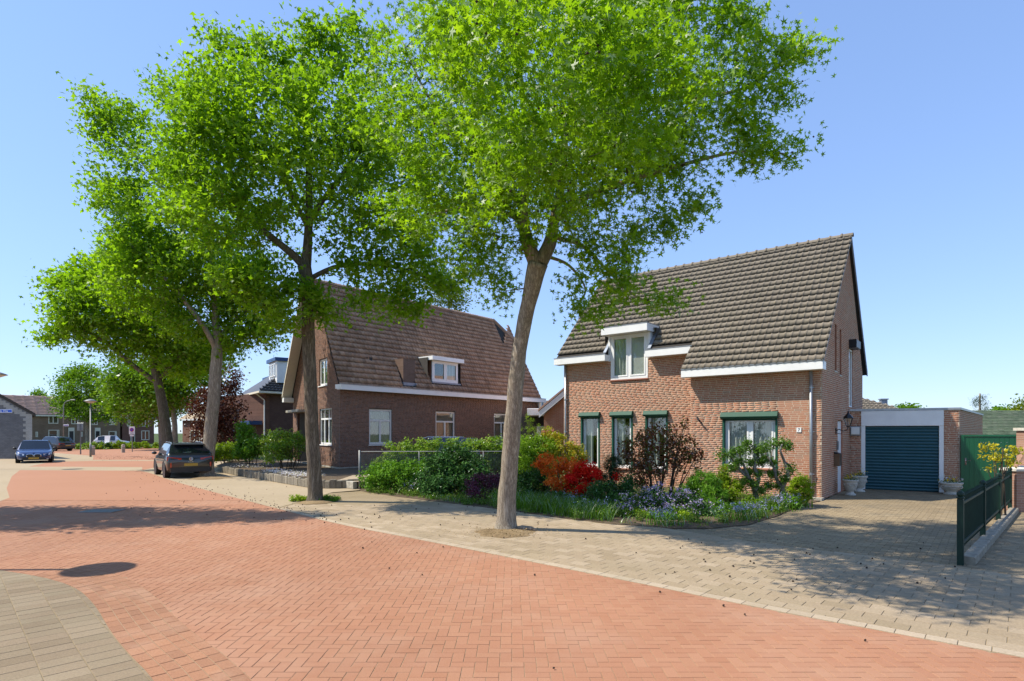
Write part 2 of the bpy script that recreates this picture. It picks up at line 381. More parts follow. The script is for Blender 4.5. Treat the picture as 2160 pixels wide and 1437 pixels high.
def pave(parent, name, region, shapes, mat, ztop=0., h=.010, ch=.0022, limit=PIECE_MAX, jitter=.0012, dmax=99):
    """shapes: list of (centre xy, footprint relative to centre, key)"""
    R = ccw(region); full = []; cut = []; off = LOC[parent.name]
    xs = [p[0] for p in R]; ys = [p[1] for p in R]; bb = (min(xs)-.3, max(xs)+.3, min(ys)-.3, max(ys)+.3)
    for c, fp, key in shapes:
        if not (bb[0] < c[0] < bb[1] and bb[2] < c[1] < bb[3]) or c[1] > dmax: continue
        if not inview((c[0], c[1], 0), 160): continue
        P = [(c[0]+p[0], c[1]+p[1]) for p in fp]
        Q, isfull = clip_to(P, R, .4)
        if Q is None: continue
        z = ztop+random.uniform(-jitter, jitter)
        if isfull: full.append((1/max(c[1], 1)**3*(3 if inview((c[0], c[1], 0), -10) else .01), c, fp, key, z))
        else: cut.append((Q, z))
    full.sort(key=lambda t: -t[0]); cache = {}
    for s, c, fp, key, z in full[:limit]:
        if key not in cache:
            v, f = chamfer_prism(ccw(fp), h, ch); me = bpy.data.meshes.new(name); me.from_pydata(v, [], f); me.materials.append(mat); cache[key] = me
        link(name, cache[key], parent, (c[0]-off[0], c[1]-off[1], z-off[2]))
    V, Fc = [], []
    for t in full[limit:]:
        v, f = chamfer_prism(ccw(t[2]), h, ch, (t[1][0], t[1][1], t[4])); n = len(V); V += v; Fc += [[i+n for i in g] for g in f]
    for Q, z in cut:
        v, f = chamfer_prism(ccw(Q), h, ch, (0, 0, z)); n = len(V); V += v; Fc += [[i+n for i in g] for g in f]
    if V:
        mb = MB(); mb.v = V; mb.f = Fc; mb.m = [0]*len(Fc)
        mb.build(name+'s', mat, parent, kind='stuff')
def rect_shapes(o, ux, L, W, nx, ny, joint=.006, bond=.5, rnd=0):
    """running bond of L x W pieces in a frame at o with long axis ux"""
    n = math.hypot(*ux); ux = (ux[0]/n, ux[1]/n); uy = (-ux[1], ux[0]); out = []
    a, b = (L-joint)/2, (W-joint)/2
    fp = [(s*a*ux[0]+t*b*uy[0], s*a*ux[1]+t*b*uy[1]) for s, t in ((-1,-1),(1,-1),(1,1),(-1,1))]
    for j in range(ny[0], ny[1]):
        sh = (j % 2)*bond*L
        for i in range(nx[0], nx[1]):
            x, y = i*L+sh, (j+.5)*W
            out.append(((o[0]+x*ux[0]+y*uy[0], o[1]+x*ux[1]+y*uy[1]), fp, (round(ux[0], 3), L, W)))
    return out
def row_along(line, wid, L, joint=.006, off=0.):
    """one row of pieces of width wid following a polyline, on its left side at distance off"""
    out = []; pts = [Vector((p[0], p[1], 0)) for p in line]; acc = 0.
    for i in range(len(pts)-1):
        a, b = pts[i], pts[i+1]; l = (b-a).length; u = (b-a)/l; v = Vector((-u.y, u.x, 0)); n = max(1, round(l/L)); st = l/n
        for k in range(n):
            c = a+u*(k+.5)*st+v*(off+wid/2); hx, hy = st/2-joint/2, wid/2-joint/2
            fp = [(s*hx*u.x+t*hy*v.x, s*hx*u.y+t*hy*v.y) for s, t in ((-1,-1),(1,-1),(1,1),(-1,1))]
            out.append(((c.x, c.y), fp, (name_key(u), round(st, 3), wid)))
    return out
def name_key(u): return (round(u.x, 3), round(u.y, 3))
def resample(P, step, smooth=2):
    pts = [Vector((p[0], p[1], 0)) for p in P]
    for _ in range(smooth):
        q = [pts[0]]
        for a, b in zip(pts, pts[1:]): q += [a*.75+b*.25, a*.25+b*.75]
        pts = q+[pts[-1]]
    out = [pts[0]]; acc = 0
    for a, b in zip(pts, pts[1:]):
        l = (b-a).length
        while acc+l >= step and l > 0:
            t = (step-acc)/l; a = a+(b-a)*t; out.append(a.copy()); l = (b-a).length; acc = 0
        acc += l
    return [(p.x, p.y) for p in out]
class Bricks:
    """collects the bricks of one thing; the largest in the picture become objects, the rest one part per wall"""
    def __init__(s, mat, limit=PIECE_MAX): s.c = []; s.mat = mat; s.limit = limit
    def add(s, wall, fr, x, z, hx, hz, full, proud):
        c = fr((x, -proud/2, z)); nrm = (-fr.y[0], -fr.y[1]); d = math.hypot(c[0], c[1])
        cs = -(c[0]*nrm[0]+c[1]*nrm[1])/d
        s.c.append(((cs/d/d if inview(c, 0) and full else -1), wall, fr, c, hx, hz, proud))
    @staticmethod
    def geo(fr, hx, hz, pr):
        v = []
        for y in (.02, -pr):
            k = 1 if y > 0 else .985
            for a, b in ((-1,-1),(1,-1),(1,1),(-1,1)): v.append((a*hx*(k if k == 1 else 1-.004/hx), y, b*hz*(1 if k == 1 else 1-.003/hz)))
        X, Y = fr.x, fr.y
        v = [(p[0]*X[0]+p[1]*Y[0], p[0]*X[1]+p[1]*Y[1], p[2]) for p in v]
        return v, [(4,5,6,7),(0,1,5,4),(1,2,6,5),(2,3,7,6),(3,0,4,7)]
    def finish(s):
        s.c.sort(key=lambda t: -t[0]); cache = {}; rest = {}
        for i, (sc, wall, fr, c, hx, hz, pr) in enumerate(s.c):
            if i < s.limit and sc > 0:
                k = (fr.x, round(hx, 4), round(hz, 4))
                if k not in cache:
                    v, f = s.geo(fr, hx, hz, pr); me = bpy.data.meshes.new('brick'); me.from_pydata(v, [], f); me.materials.append(s.mat); cache[k] = me
                link('brick', cache[k], wall, Vector(c)-LOC[wall.name])
            else: rest.setdefault(wall.name, (wall, []))[1].append((fr, c, hx, hz, pr))
        for wall, L in rest.values():
            V = np.empty((len(L)*8, 3)); Q = np.empty((len(L)*5, 4), int)
            for i, (fr, c, hx, hz, pr) in enumerate(L):
                v, f = s.geo(fr, hx, hz, pr); V[i*8:i*8+8] = np.array(v)+c; Q[i*5:i*5+5] = np.array(f)+i*8
            npmesh('bricks', V, Q, s.mat, wall, kind='stuff')
def brick_wall(root, name, fr, xa, xb, z0, z1, openings, bricks, mat_m, bl=.22, bh=.0625, proud=.003, lim=None, label=None):
    """mortar sheet with openings, thin reveals and one brick after another in broken bond"""
    mb = MB(fr); rows = int(math.ceil((z1-z0)/bh-1e-6)); rnd = random.Random(len(bricks.c)+3); jobs = []
    for r in range(rows):
        za, zb = z0+r*bh, min(z0+(r+1)*bh, z1); zm = (za+zb)/2
        if lim:
            l = lim(zm)
            if l is None or l[1]-l[0] < .1: continue
            ia, ib = max(xa, l[0]), min(xb, l[1])
        else: ia, ib = xa, xb
        iv = [(ia, ib)]
        for (ox0, ox1, oz0, oz1) in openings:
            if oz0 < zm < oz1:
                nv = []
                for a, b in iv:
                    if ox1 <= a or ox0 >= b: nv.append((a, b)); continue
                    if ox0 > a: nv.append((a, ox0))
                    if ox1 < b: nv.append((ox1, b))
                iv = nv
        off = rnd.random()*bl
        for a, b in iv:
            mb.poly([(a, 0, za), (b, 0, za), (b, 0, zb), (a, 0, zb)])
            jobs.append((a, b, zm, off, zb-za))
    for (ox0, ox1, oz0, oz1) in openings:
        q = [(ox0, 0, oz0), (ox1, 0, oz0), (ox1, 0, oz1), (ox0, 0, oz1)]
        for i in range(4):
            p, s = q[i], q[(i+1) % 4]; mb.poly([p, s, (s[0], .13, s[2]), (p[0], .13, p[2])], 1)
    wall = mb.build(name, [mat_m, m_reveal1 if mat_m is m_mortar1 else m_reveal2], root, label=label)
    for a, b, zm, off, hh in jobs:
        x = math.floor((a-off)/bl)*bl+off
        while x < b:
            p, q = max(x, a), min(x+bl, b); x += bl
            if q-p < .035: continue
            bricks.add(wall, fr, (p+q)/2, zm, (q-p)/2-.005, max(.01, hh/2-.006), q-p > bl-.002 and hh > bh-.003, proud+rnd.uniform(-.001, .001))
    return wall
def tiled(root, name, o, ax, up, W, L, cw, gauge, mat, skip=None, limit=PIECE_MAX, wave=.030, lift0=.030, flip=1, tname='roof_tile'):
    """pantiles on a plane: o eave corner, ax unit along the eave, up unit up the slope"""
    ax, up, o = Vector(ax), Vector(up), Vector(o); nrm = ax.cross(up).normalized()
    if nrm.z < 0: nrm = -nrm
    nc, nr = int(round(W/cw)), int(math.ceil(L/gauge-1e-3)); cw = W/nc
    prof = []
    for i in range(9):
        t = (0, .18, .40, .56, .66, .76, .86, .96, 1.06)[i]; tt_ = t if flip > 0 else .78-t
        q = math.exp(-((tt_-.78)/.13)**2)+math.exp(-((tt_+.22)/.13)**2)+math.exp(-((tt_-1.78)/.13)**2); prof.append((t*cw, wave*(q+.10*math.cos(t*6.28))))
    T = []
    for s, lift in ((0., lift0), (gauge*1.1, .004)):
        T += [ax*x+up*s+nrm*(h+lift) for x, h in prof]
    T += [ax*x+up*.035+nrm*(h+.012) for x, h in prof]
    Fc = [(i, i+1, 9+i+1, 9+i) for i in range(8)]+[(18+i, 18+i+1, i+1, i) for i in range(8)]
    Fc += [(18+8, 17, 8, 8)[:3] and (26, 17, 8)]
    T = np.array([tuple(p) for p in T]); c = []
    for r in range(nr):
        for k in range(nc):
            x, y = k*cw, r*gauge
            if y+gauge*.3 > L: continue
            if skip and skip(x+cw/2, y+gauge/2): continue
            p = o+ax*x+up*y; cen = p+ax*cw/2+up*gauge/2; d = cen.length
            cs = -cen.dot(nrm)/d+2.0/d*nrm.z
            c.append((max(cs, 0)/d/d if inview(cen, 0) else -1, p, r))
    c.sort(key=lambda t: -t[0])
    me = bpy.data.meshes.new(tname); me.from_pydata(T.tolist(), [], Fc); me.materials.append(mat)
    me.polygons.foreach_set('use_smooth', [True]*8+[False]*9); me.update()
    for s, p, r in c[:limit]:
        if s <= 0: continue
        q = p+nrm*random.uniform(-.002, .003)+ax*random.uniform(-.003, .003)-LOC[root.name]; link(tname, me, root, q)
    V, Q = [], []
    for s, p, r in c[limit:]+[t for t in c[:limit] if t[0] <= 0]:
        n = len(V)*27; V.append(T+np.array(p+nrm*random.uniform(-.002, .003)+ax*random.uniform(-.003, .003))); Q += [[i+n for i in f] for f in Fc]
    if V:
        m2 = MB(); m2.v = np.concatenate(V).tolist(); m2.f = Q; m2.m = [0]*len(Q)
        ob = m2.build(name, mat, root, kind='stuff')
        ob.data.polygons.foreach_set('use_smooth', ([True]*8+[False]*9)*len(V))
def window(root, fr, x0, x1, z0, z1, mat=None, cmat=None, gmat=None, dep=.08, fw=.07, mull=(), trans=None, sash=0., curtain=None, sill=None, sillout=.06, name='window', room=True, label=None, bars=()):
    """frame with mullions, one pane object per light, curtain folds and a dim room behind"""
    mat = mat or m_white; mb = MB(fr)
    mb.cbox(x0, x1, dep, dep+.07, z0, z0+fw*1.15, .006); mb.cbox(x0, x1, dep, dep+.07, z1-fw, z1, .006)
    mb.cbox(x0, x0+fw, dep+.003, dep+.067, z0+fw*1.15, z1-fw, .006); mb.cbox(x1-fw, x1, dep+.003, dep+.067, z0+fw*1.15, z1-fw, .006)
    xs = [x0+fw]; zt = z1-fw if trans is None else trans
    for m in mull:
        mb.cbox(m-fw*.55, m+fw*.55, dep+.006, dep+.064, z0+fw*1.15, zt, .006); xs += [m-fw*.55, m+fw*.55]
    xs.append(x1-fw); lights = [(xs[i], xs[i+1], z0+fw*1.15, zt-(fw*.5 if trans else 0)) for i in range(0, len(xs), 2)]
    if trans:
        mb.cbox(x0+fw, x1-fw, dep+.005, dep+.065, trans-fw*.5, trans+fw*.5, .006); lights.append((x0+fw, x1-fw, trans+fw*.5, z1-fw))
    for (bx, ba, bb) in bars: mb.box(bx-.014, bx+.014, dep+.015, dep+.05, ba, bb)
    win = mb.build(name, mat, root, label=label)
    for (a, b, c, d) in lights:
        if sash:
            s = MB(fr); k = sash; s.cbox(a, b, dep-.012, dep+.055, c, c+k, .008); s.cbox(a, b, dep-.012, dep+.055, d-k, d, .008)
            s.cbox(a, a+k, dep-.010, dep+.053, c+k, d-k, .008); s.cbox(b-k, b, dep-.010, dep+.053, c+k, d-k, .008)
            s.build('sash', mat, win); a, b, c, d = a+k, b-k, c+k, d-k
        MB(fr).box(a-.002, b+.002, dep+.03, dep+.036, c-.002, d+.002).build('pane', gmat or m_glass, win)
    if curtain:
        for (a, b) in curtain:
            n = max(8, int((b-a)/.020)); m3 = MB(fr); pts = []
            for i in range(n+1):
                x = a+(b-a)*i/n; y = dep+.11+.034*math.sin(i*.9+.6*math.sin(i*.31))
                pts += [(x, y, z0+.03), (x, y, z1-.03)]
            m3.add(pts, [(2*i, 2*i+2, 2*i+3, 2*i+1) for i in range(n)]); m3.build('curtain', cmat or m_curtain, win, smooth=True)
    if room:
        b = MB(fr); xa, xb, ya, yb, za, zb = x0-.3, x1+.3, dep+.072, dep+2.2, z0-.25, z1+.15
        b.add([(xa,ya,za),(xb,ya,za),(xb,yb,za),(xa,yb,za),(xa,ya,zb),(xb,ya,zb),(xb,yb,zb),(xa,yb,zb)], [(0,1,2,3),(7,6,5,4),(1,5,6,2),(2,6,7,3),(3,7,4,0)])
        b.build('room', m_room, win)
    if sill:
        MB(fr).cbox(x0-.04, x1+.04, -sillout, dep+.02, z0-.055, z0-.002, .012).build('sill', sill, win)
    return win
# ------------------------------------------------------------------ ground
U, V_ = (.772, -.635), (.635, .772)
def sheet(name, P, z, mat, kind='structure', parent=None):
    mb = MB(); mb.poly([(p[0], p[1], z) for p in ccw(P)]); return mb.build(name, mat, parent, kind=kind)
sheet('ground', [(-400, -60), (400, -60), (400, 900), (-400, 900)], -.05, m_lawn)
edge = [(12.6, -1.8), (7.0, 3.0), G(2160, 1388), G(1889, 1337), G(1642, 1291), G(1300, 1221), G(886, 1138.7), G(720, 1107.6), G(616, 1081), (-9.6, 19.0), G(356, 1013), G(318, 998), G(296, 993.5)]
edge = [edge[0]]+resample(edge[1:], .5, 1)+[edge[-1]]
roadL = [(-.9, 2.4), G(330, 1437), G(270, 1380), G(230, 1330), G(200, 1275), G(160, 1238), G(90, 1217), G(0, 1203), (-9.2, 9.1), (-14, 10.2)]
roadL = resample(roadL, .16, 2)+[(-14, 10.2)]
road_poly = [(12.6, -3)]+edge+[(-27, 52), (-34, 75), (-60, 75), (-70, 40), (-46, 14), (-14, 10.2)]+roadL[::-1]+[(-.9, -3)]
mb = MB(); mb.poly([(p[0], p[1], -.0036) for p in ccw(road_poly)])
road = mb.build('road', m_redjoint, None, kind='structure')
LOC[road.name] = Vector(road.location)
far_cut = 17.0
P = [p for p in clip_half(ccw(road_poly), (-90, far_cut), (90, far_cut))]
mb = MB(); mb.poly([(p[0], p[1], .0025) for p in P]); mb.build('road', m_redfar, None, kind='structure')
# herringbone field, brown red band along the curved corner
bandlines = roadL
band_in = []
off_line = lambda line, o: [(line[i][0]-(line[min(i+1, len(line)-1)][1]-line[max(i-1, 0)][1])/math.hypot(line[min(i+1, len(line)-1)][0]-line[max(i-1, 0)][0], line[min(i+1, len(line)-1)][1]-line[max(i-1, 0)][1])*o,
                              line[i][1]+(line[min(i+1, len(line)-1)][0]-line[max(i-1, 0)][0])/math.hypot(line[min(i+1, len(line)-1)][0]-line[max(i-1, 0)][0], line[min(i+1, len(line)-1)][1]-line[max(i-1, 0)][1])*o) for i in range(len(line))]
curveR = roadL[::-1]                       # runs towards the camera: the road lies on its left side
nb = 5; bw = .118
band = off_line(curveR, nb*bw+.006)
k0 = next(i for i, p in enumerate(curveR) if p[0] > -6.6)
field = [(12.6, -3)]+[p for p in edge if p[1] < far_cut+.3]+[(-9, far_cut+.2), (-26, far_cut+.2), (-24, 11), (-14, 10.2)]+[p for p in curveR[:k0]]+band[k0:]+[(-.3, -3)]
hs = []; wb = .1055
jt = .0058; fh = [(s*(wb-jt/2), t*(wb/2-jt/2)) for s, t in ((-1,-1),(1,-1),(1,1),(-1,1))]; fv = [(p[1], p[0]) for p in fh]
for i in range(-170, 70):
    for j in range(28, 165):
        c = (i-j) % 4
        if c == 0: hs.append((((i+1)*wb, (j+.5)*wb), fh, 'h'))
        elif c == 3: hs.append((((i+.5)*wb, (j+1)*wb), fv, 'v'))
pave(road, 'paving_brick', field, hs, m_redbrick, dmax=far_cut)
rows = []
seg = curveR[k0-1:]
for b in range(nb): rows += row_along(resample(off_line(seg, b*bw+.004), .21, 0), bw, .21, .009)
pave(road, 'border_brick', [(-8, 1), (4, 1), (4, 9.2), (-8, 9.2)], rows, m_redband, ztop=.001)
# left pavement corner
lp = [(-.9, 2.4)]+roadL[::1][1:]+[(-14, 5), (-9, 1.5)]
lpave = sheet('left_pavement', lp, -.0008, m_beigejoint)
pave(lpave, 'paving_tile', lp, rect_shapes((-3.46, 5.25), (.70, -.715), .20, .305, (-60, 60), (-40, 6), .007, .5), m_leftpaver, ztop=.003)
# right pavement, driveway and garden bed
garden = [G(760, 1036), G(830, 1047), G(920, 1058), G(1000, 1068), G(1100, 1081), G(1180, 1093), G(1290, 1106), G(1400, 1114), G(1500, 1115), G(1580, 1107), G(1640, 1089), G(1690, 1067), (9.0, 16.95), (9.55, 17.7), (2.15, 23.6), (1.0, 24.5), (-5.3, 20.4)]
house_line = [(9.0, 16.95)]
drvline = [G(1420, 1117), G(1560, 1139), G(1698, 1157), G(1850, 1174), G(2028, 1196), G(2160, 1213), (12.5, 6.3)]
pave_near = [(12.6, -1.8)]+[p for p in edge[1:] if p[1] < 16]+[G(700, 1040)]+garden[:8]+drvline[0:]
pav = sheet('pavement', pave_near, -.0025, m_beigejoint)
near_edge = [p for p in edge if p[1] < 15.5]
shp = row_along(near_edge, .15, .30, .006, -.16)
pave(pav, 'kerb_paver', pave_near, shp, m_border, ztop=.006, limit=120)
inner = off_line(near_edge, -.165)
pave_in = [(12.9, -1.6)]+inner+[G(700, 1041)]+garden[:8]+drvline
dirn = (near_edge[2][0]-near_edge[14][0], near_edge[2][1]-near_edge[14][1])
pave(pav, 'paving_stone', pave_in, rect_shapes(inner[6], dirn, .30, .205, (-80, 60), (-1, 40), .007, .5), m_paver, ztop=.004, dmax=16)
far_pave = [p for p in edge if p[1] >= 15.2]+[(-22, 38), (-16, 42), (-9, 33), (-3, 26), (-5.3, 20.4), G(760, 1034), G(700, 1039)]
sheet('pavement', far_pave, .002, m_beigefar)
drive = [(9.0, 16.9), G(1690, 1068), G(1640, 1090), G(1580, 1108), G(1500, 1116)]+drvline+[(16, 8), (19, 18), (15.6, 18.6), (12.1, 20.8), (11.6, 20.2)]
drv = sheet('driveway', drive, -.0035, m_greyjoint)
pave(drv, 'driveway_paver', drive, rect_shapes((9.0, 16.9), U, .212, .108, (-60, 60), (-110, 45), .008, .5), m_drive, ztop=.003)
MB().extrude([(p[0], p[1], -.06) for p in ccw(garden)], (0, 0, .072)).build('garden_bed', m_soil, None, kind='structure')
# far pale bands of the crossing, left pavement further on, parking place by the grey house
LB = [G(0, 1058), G(20, 1050), G(14, 1030), G(25, 1005), G(42, 992), G(300, 993.2), G(300, 985.8), G(60, 984.5), G(110, 974.5), G(190, 972.5), G(330, 972.5), G(330, 970.8), G(196, 970.2), G(197, 962), G(120, 956), (-60, 52), (-60, 18), (-17, 17)]
lb = sheet('far_pavement', LB, .003, m_beigefar)
rows2 = []
cl = resample([G(66, 1053), G(58, 1028), G(66, 1004), G(80, 995)], .4, 2)
mbx = MB()
for k in range(6):
    o = off_line(cl, -(k*.42+.15))
    for a, b in zip(o, o[1:]):
        d = Vector((b[0]-a[0], b[1]-a[1], 0)).normalized(); n = Vector((-d.y, d.x, 0))*.02
        mbx.poly([(a[0]-n.x, a[1]-n.y, .002), (b[0]-n.x, b[1]-n.y, .002), (b[0]+n.x, b[1]+n.y, .002), (a[0]+n.x, a[1]+n.y, .002)])
mbx.build('paving_joint', m_redjoint, lb, kind='stuff')
# drain cover in the road
c0 = G(215, 1078.5)
dc = thing('drain_cover', 'grey metal rectangular cover set flush in the red road', 'drain cover', (c0[0], c0[1], .004))
mb = MB(Frame((c0[0], c0[1], .003), (1, .02))); mb.box(-.42, .42, -.26, -.21, 0, .012); mb.box(-.42, .42, .21, .26, 0, .012); mb.box(-.42, -.37, -.21, .21, 0, .0117); mb.box(.37, .42, -.21, .21, 0, .0117)
mb.build('frame', m_steel, dc)
mb = MB(Frame((c0[0], c0[1], .003), (1, .02))); mb.box(-.365, .365, -.205, .205, 0, .008)
for i in range(9): mb.box(-.34+i*.08, -.30+i*.08, -.18, .18, .008, .012)
mb.build('lid', m_steel, dc)

# ------------------------------------------------------------------ house with the green shutters
C1 = (9.08, 17.1, 0)
h1 = thing('brick_house', 'orange brick house with steep grey tiled roof and green shutter boxes', 'house', C1)
B1 = Bricks(m_brick1)
fS = Frame(C1, U)                                     # street side, y into the house
fG = Frame(C1, V_)                                    # gable side, x into the depth, outward is -y
ang = math.radians(47.0); ca, sa = math.cos(ang), math.sin(ang)
RY, RZ, E0Y, E0Z = 4.04, 8.80, -.42, 4.02
slope = (RZ-E0Z)/(RY-E0Y); ang = math.atan(slope); ca, sa = math.cos(ang), math.sin(ang)
DEP, REZ = 7.0, 4.3
winR = (-2.90, -1.22, .85, 2.44)
wall_r = brick_wall(h1, 'wall', fS, -3.97, 0, 0, 3.95, [winR], B1, m_mortar1)
fL = Frame(fS((0, .74, 0)), U)
lw = [(-8.80, -7.94, .62, 2.62), (-7.40, -6.52, .62, 2.62), (-6.00, -5.13, .62, 2.62), (-7.42, -5.92, 3.98, 5.6)]
wall_l = brick_wall(h1, 'wall', fL, -9.62, -3.97, 0, 5.65, lw, B1, m_mortar1, lim=lambda z: (-9.62, -3.97) if z < 4.86 else (-7.42, -5.92))
slits = [(1.85, 2.15, 3.95, 5.45), (2.62, 2.92, 3.88, 5.38)]
gdoor = (2.30, 3.12, 0, 2.36); gwin = (4.25, 4.95, 2.85, 4.92)
def gl(z):
    a = max(0, E0Y+(z-E0Z+.1)/slope) if z > E0Z-.1 else 0
    b = DEP if z < REZ else RY+(RZ-z)/((RZ-REZ)/(DEP-RY))
    return (a+.03, b-.03) if b-a > .15 else None
wall_g = brick_wall(h1, 'wall', fG, 0, DEP, 0, RZ-.12, slits+[gdoor, gwin], B1, m_mortar1, lim=gl)
mb = MB(fS); mb.poly([(-9.62, .76, 0), (-9.62, DEP, 0), (-9.62, DEP, REZ), (-9.62, RY, RZ-.1), (-9.62, .76, 4.9)]); mb.poly([(-9.62, DEP, 0), (0, DEP, 0), (0, DEP, REZ), (-9.62, DEP, REZ)])
mb.poly([(-3.97, .01, 0), (-3.97, .74, 0), (-3.97, .74, 4.7), (-3.97, .01, 3.95)])
mb.build('wall', M_bricktex('rear brickwork', (.40, .18, .11), (.46, .22, .14), (.5, .42, .33), (1, .3)), h1)
B1.finish()
# pale mortar strip at the joint between the two wall planes
# roof: underlay slabs, pantiles, ridge
up1 = (V_[0]*ca, V_[1]*ca, sa); LS = (RY-E0Y)/ca
def roofpt(x, y, dz=0): return (x, y, E0Z+(y-E0Y)*slope+dz)
mb = MB(fS)
for (xa, xb, ya) in ((-4.07, .1, E0Y), (-5.80, -4.07, .40), (-9.82, -7.55, .40), (-7.55, -5.80, 1.0)):
    q = [roofpt(xa, ya), roofpt(xb, ya), roofpt(xb, RY), roofpt(xa, RY)]; mb.extrude([(p[0], p[1], p[2]-.10) for p in q], (0, 0, .09))
rs = (RZ-REZ)/(DEP+.35-RY)
q = [(-9.82, RY, RZ-.1), (.1, RY, RZ-.1), (.1, DEP+.35, REZ-.1), (-9.82, DEP+.35, REZ-.1)]; mb.extrude(q, (0, 0, .12))
roof1 = mb.build('roof', m_under, h1)
ow = fS((-9.84, E0Y-.02, E0Z)); Wd = 9.98
def skip1(x, s):
    lx = -9.84+x; y = E0Y-.02+s*ca
    if lx < -4.07 and y < .50: return True
    return -7.62 < lx < -5.73 and y < .98
tiled(roof1, 'roof_tiles', ow, (U[0], U[1], 0), up1, Wd, LS, .205, .297, m_tile1, skip1)
for i in range(28):
    xa = -9.86+i*.3575; mb = MB(fS); prof = []
    n = 7; pts = []
    for x, r, dz in ((xa, .135, .012), (xa+.05, .135, .012), (xa+.06, .118, 0), (xa+.375, .112, -.004)):
        for j in range(n): a = math.pi*j/(n-1); pts.append((x, RY+r*1.05*math.cos(a), RZ-.035+dz+r*math.sin(a)))
    mb.add(pts, [(k*n+j, k*n+j+1, (k+1)*n+j+1, (k+1)*n+j) for k in range(3) for j in range(n-1)]+[tuple(range(n))])
    mb.build('ridge_tile', m_tile1, roof1, smooth=False)
# verge flashing on the gable
mb = MB(fS); a, b = roofpt(.09, E0Y-.02, -.03), roofpt(.09, RY, -.03)
mb.extrude([(a[0], a[1], a[2]-.10), (a[0], a[1], a[2]+.03), (b[0], b[1], b[2]+.03), (b[0], b[1], b[2]-.10)], (.03, 0, 0))
c_ = (.09, DEP+.35, REZ-.02); mb.extrude([(b[0], b[1], b[2]+.05), (b[0], b[1], b[2]-.12), (c_[0], c_[1], c_[2]-.12), (c_[0], c_[1], c_[2]+.05)], (.035, 0, 0))
mb.build('verge_trim', m_lead, roof1)
# fascias with gutters behind
def fascia(fr, x0, x1, y, z0, z1, dep=.34, gut=True):
    mb = MB(fr); mb.cbox(x0, x1, y, y+.03, z0, z1, .006); mb.box(x0+.002, x1-.002, y+.03, y+dep, z0+.004, z0+.022)
    mb.box(x0, x0+.02, y+.031, y+dep, z0+.023, z1-.01); mb.box(x1-.02, x1, y+.031, y+dep, z0+.023, z1-.01)
    f = mb.build('fascia', m_white, h1)
    MB(fr).box(x0-.01, x1+.01, y-.012, y+.045, z1+.001, z1+.022).build('gutter_edge', m_zinc, f); return f
fascia(fS, -4.12, .12, E0Y-.03, E0Z-.22, E0Z+.03, .44)
fascia(fS, -9.86, -7.50, .37, 4.70, 4.95, .40)
fascia(fS, -5.84, -4.10, .37, 4.70, 4.95, .40)
# dormer window with its flat roof
dm = MB(fS); dm.cbox(-7.62, -5.72, .30, .34, 5.66, 5.93, .006); dm.box(-7.62, -5.72, .343, 2.25, 5.86, 5.93); dm.box(-7.615, -7.585, .342, 1.9, 5.665, 5.857); dm.box(-5.755, -5.725, .342, 1.9, 5.665, 5.857); dm.box(-7.58, -5.76, .345, .76, 5.668, 5.69)
dormer = dm.build('dormer', m_white, h1)
MB(fS).box(-7.63, -5.71, .29, 2.2, 5.933, 5.955).build('roof_edge', m_zinc, dormer)
ck = MB(fS); ck.box(-7.54, -7.45, .70, 2.0, 4.7, 5.66); ck.box(-5.89, -5.80, .70, 2.0, 4.7, 5.66); ck.build('cheek', m_white, dormer)
fl = MB(fS)
for xx in (-7.62, -5.78):
    q = [roofpt(xx, .45, .05), roofpt(xx+.12, .45, .05), roofpt(xx+.12, 1.05, .07), roofpt(xx, 1.05, .07)]; fl.extrude(q, (0, 0, .03))
fl.build('flashing', m_lead, dormer)
window(dormer, fL, -7.44, -5.90, 3.98, 5.66, fw=.09, mull=(-6.67,), sash=.055, dep=-.02, curtain=[(-7.35, -6.72)])
MB(fL).cbox(-6.60, -6.0, .03, .04, 4.1, 5.56, .002).build('blind', M_plain('pale blind', (.62, .60, .56), .9, var=.03), dormer)
window_sill = MB(fL).cbox(-7.46, -5.88, -.06, .05, 3.92, 3.975, .012).build('sill', m_sillred, dormer)
# ground floor windows, each with shutter box and side guides
def shutter(fr, x0, x1, z0, z1, bz):
    mb = MB(fr); mb.extrude([(x0-.03, -.15, bz+.03), (x0-.03, -.17, bz+.07), (x0-.03, -.11, bz+.21), (x0-.03, .02, bz+.21), (x0-.03, .02, bz), (x0-.03, -.12, bz)], (x1-x0+.06, 0, 0))
    b = mb.build('shutter_box', m_green, h1)
    for xx in (x0, x1-.06): MB(fr).box(xx, xx+.06, -.022, .075, z0-.02, bz-.002).build('guide_rail', m_green, b)
    MB(fr).box(x0+.07, x1-.07, .0, .02, bz-.05, bz-.004).build('slat_end', m_green, b)
for x0, x1, z0, z1 in lw[:3]:
    shutter(fL, x0, x1, z0, z1, 2.56)
    window(h1, fL, x0+.065, x1-.065, z0, z1, fw=.10, curtain=[(x0+.13, x0+(x1-x0)*.52)], sill=m_sillred)
shutter(fS, winR[0], winR[1], winR[2], winR[3], 2.41)
window(h1, fS, winR[0]+.065, winR[1]-.065, winR[2], winR[3], fw=.075, mull=(-2.06,), sash=.055, curtain=[(-2.78, -2.10), (-2.02, -1.34)], sill=m_sillred)
# downpipes with brackets
def downpipe(fr, x, y, z1):
    mb = MB(fr); mb.tube([(x, y, .0), (x, y, z1)], .042, 10); d = mb.build('downpipe', m_zinc, h1, smooth=True)
    b = MB(fr)
    for z in (.75, 2.0, 3.3):
        if z < z1: b.lathe([(.052, z-.03), (.052, z+.03)], (x, y, 0), 10); b.box(x+.03, x+.09, y-.01, y+.05, z-.012, z+.012)
    b.build('pipe_bracket', m_zinc, d)
downpipe(fS, -.27, -.07, 3.84); downpipe(fL, -9.50, -.07, 4.72)
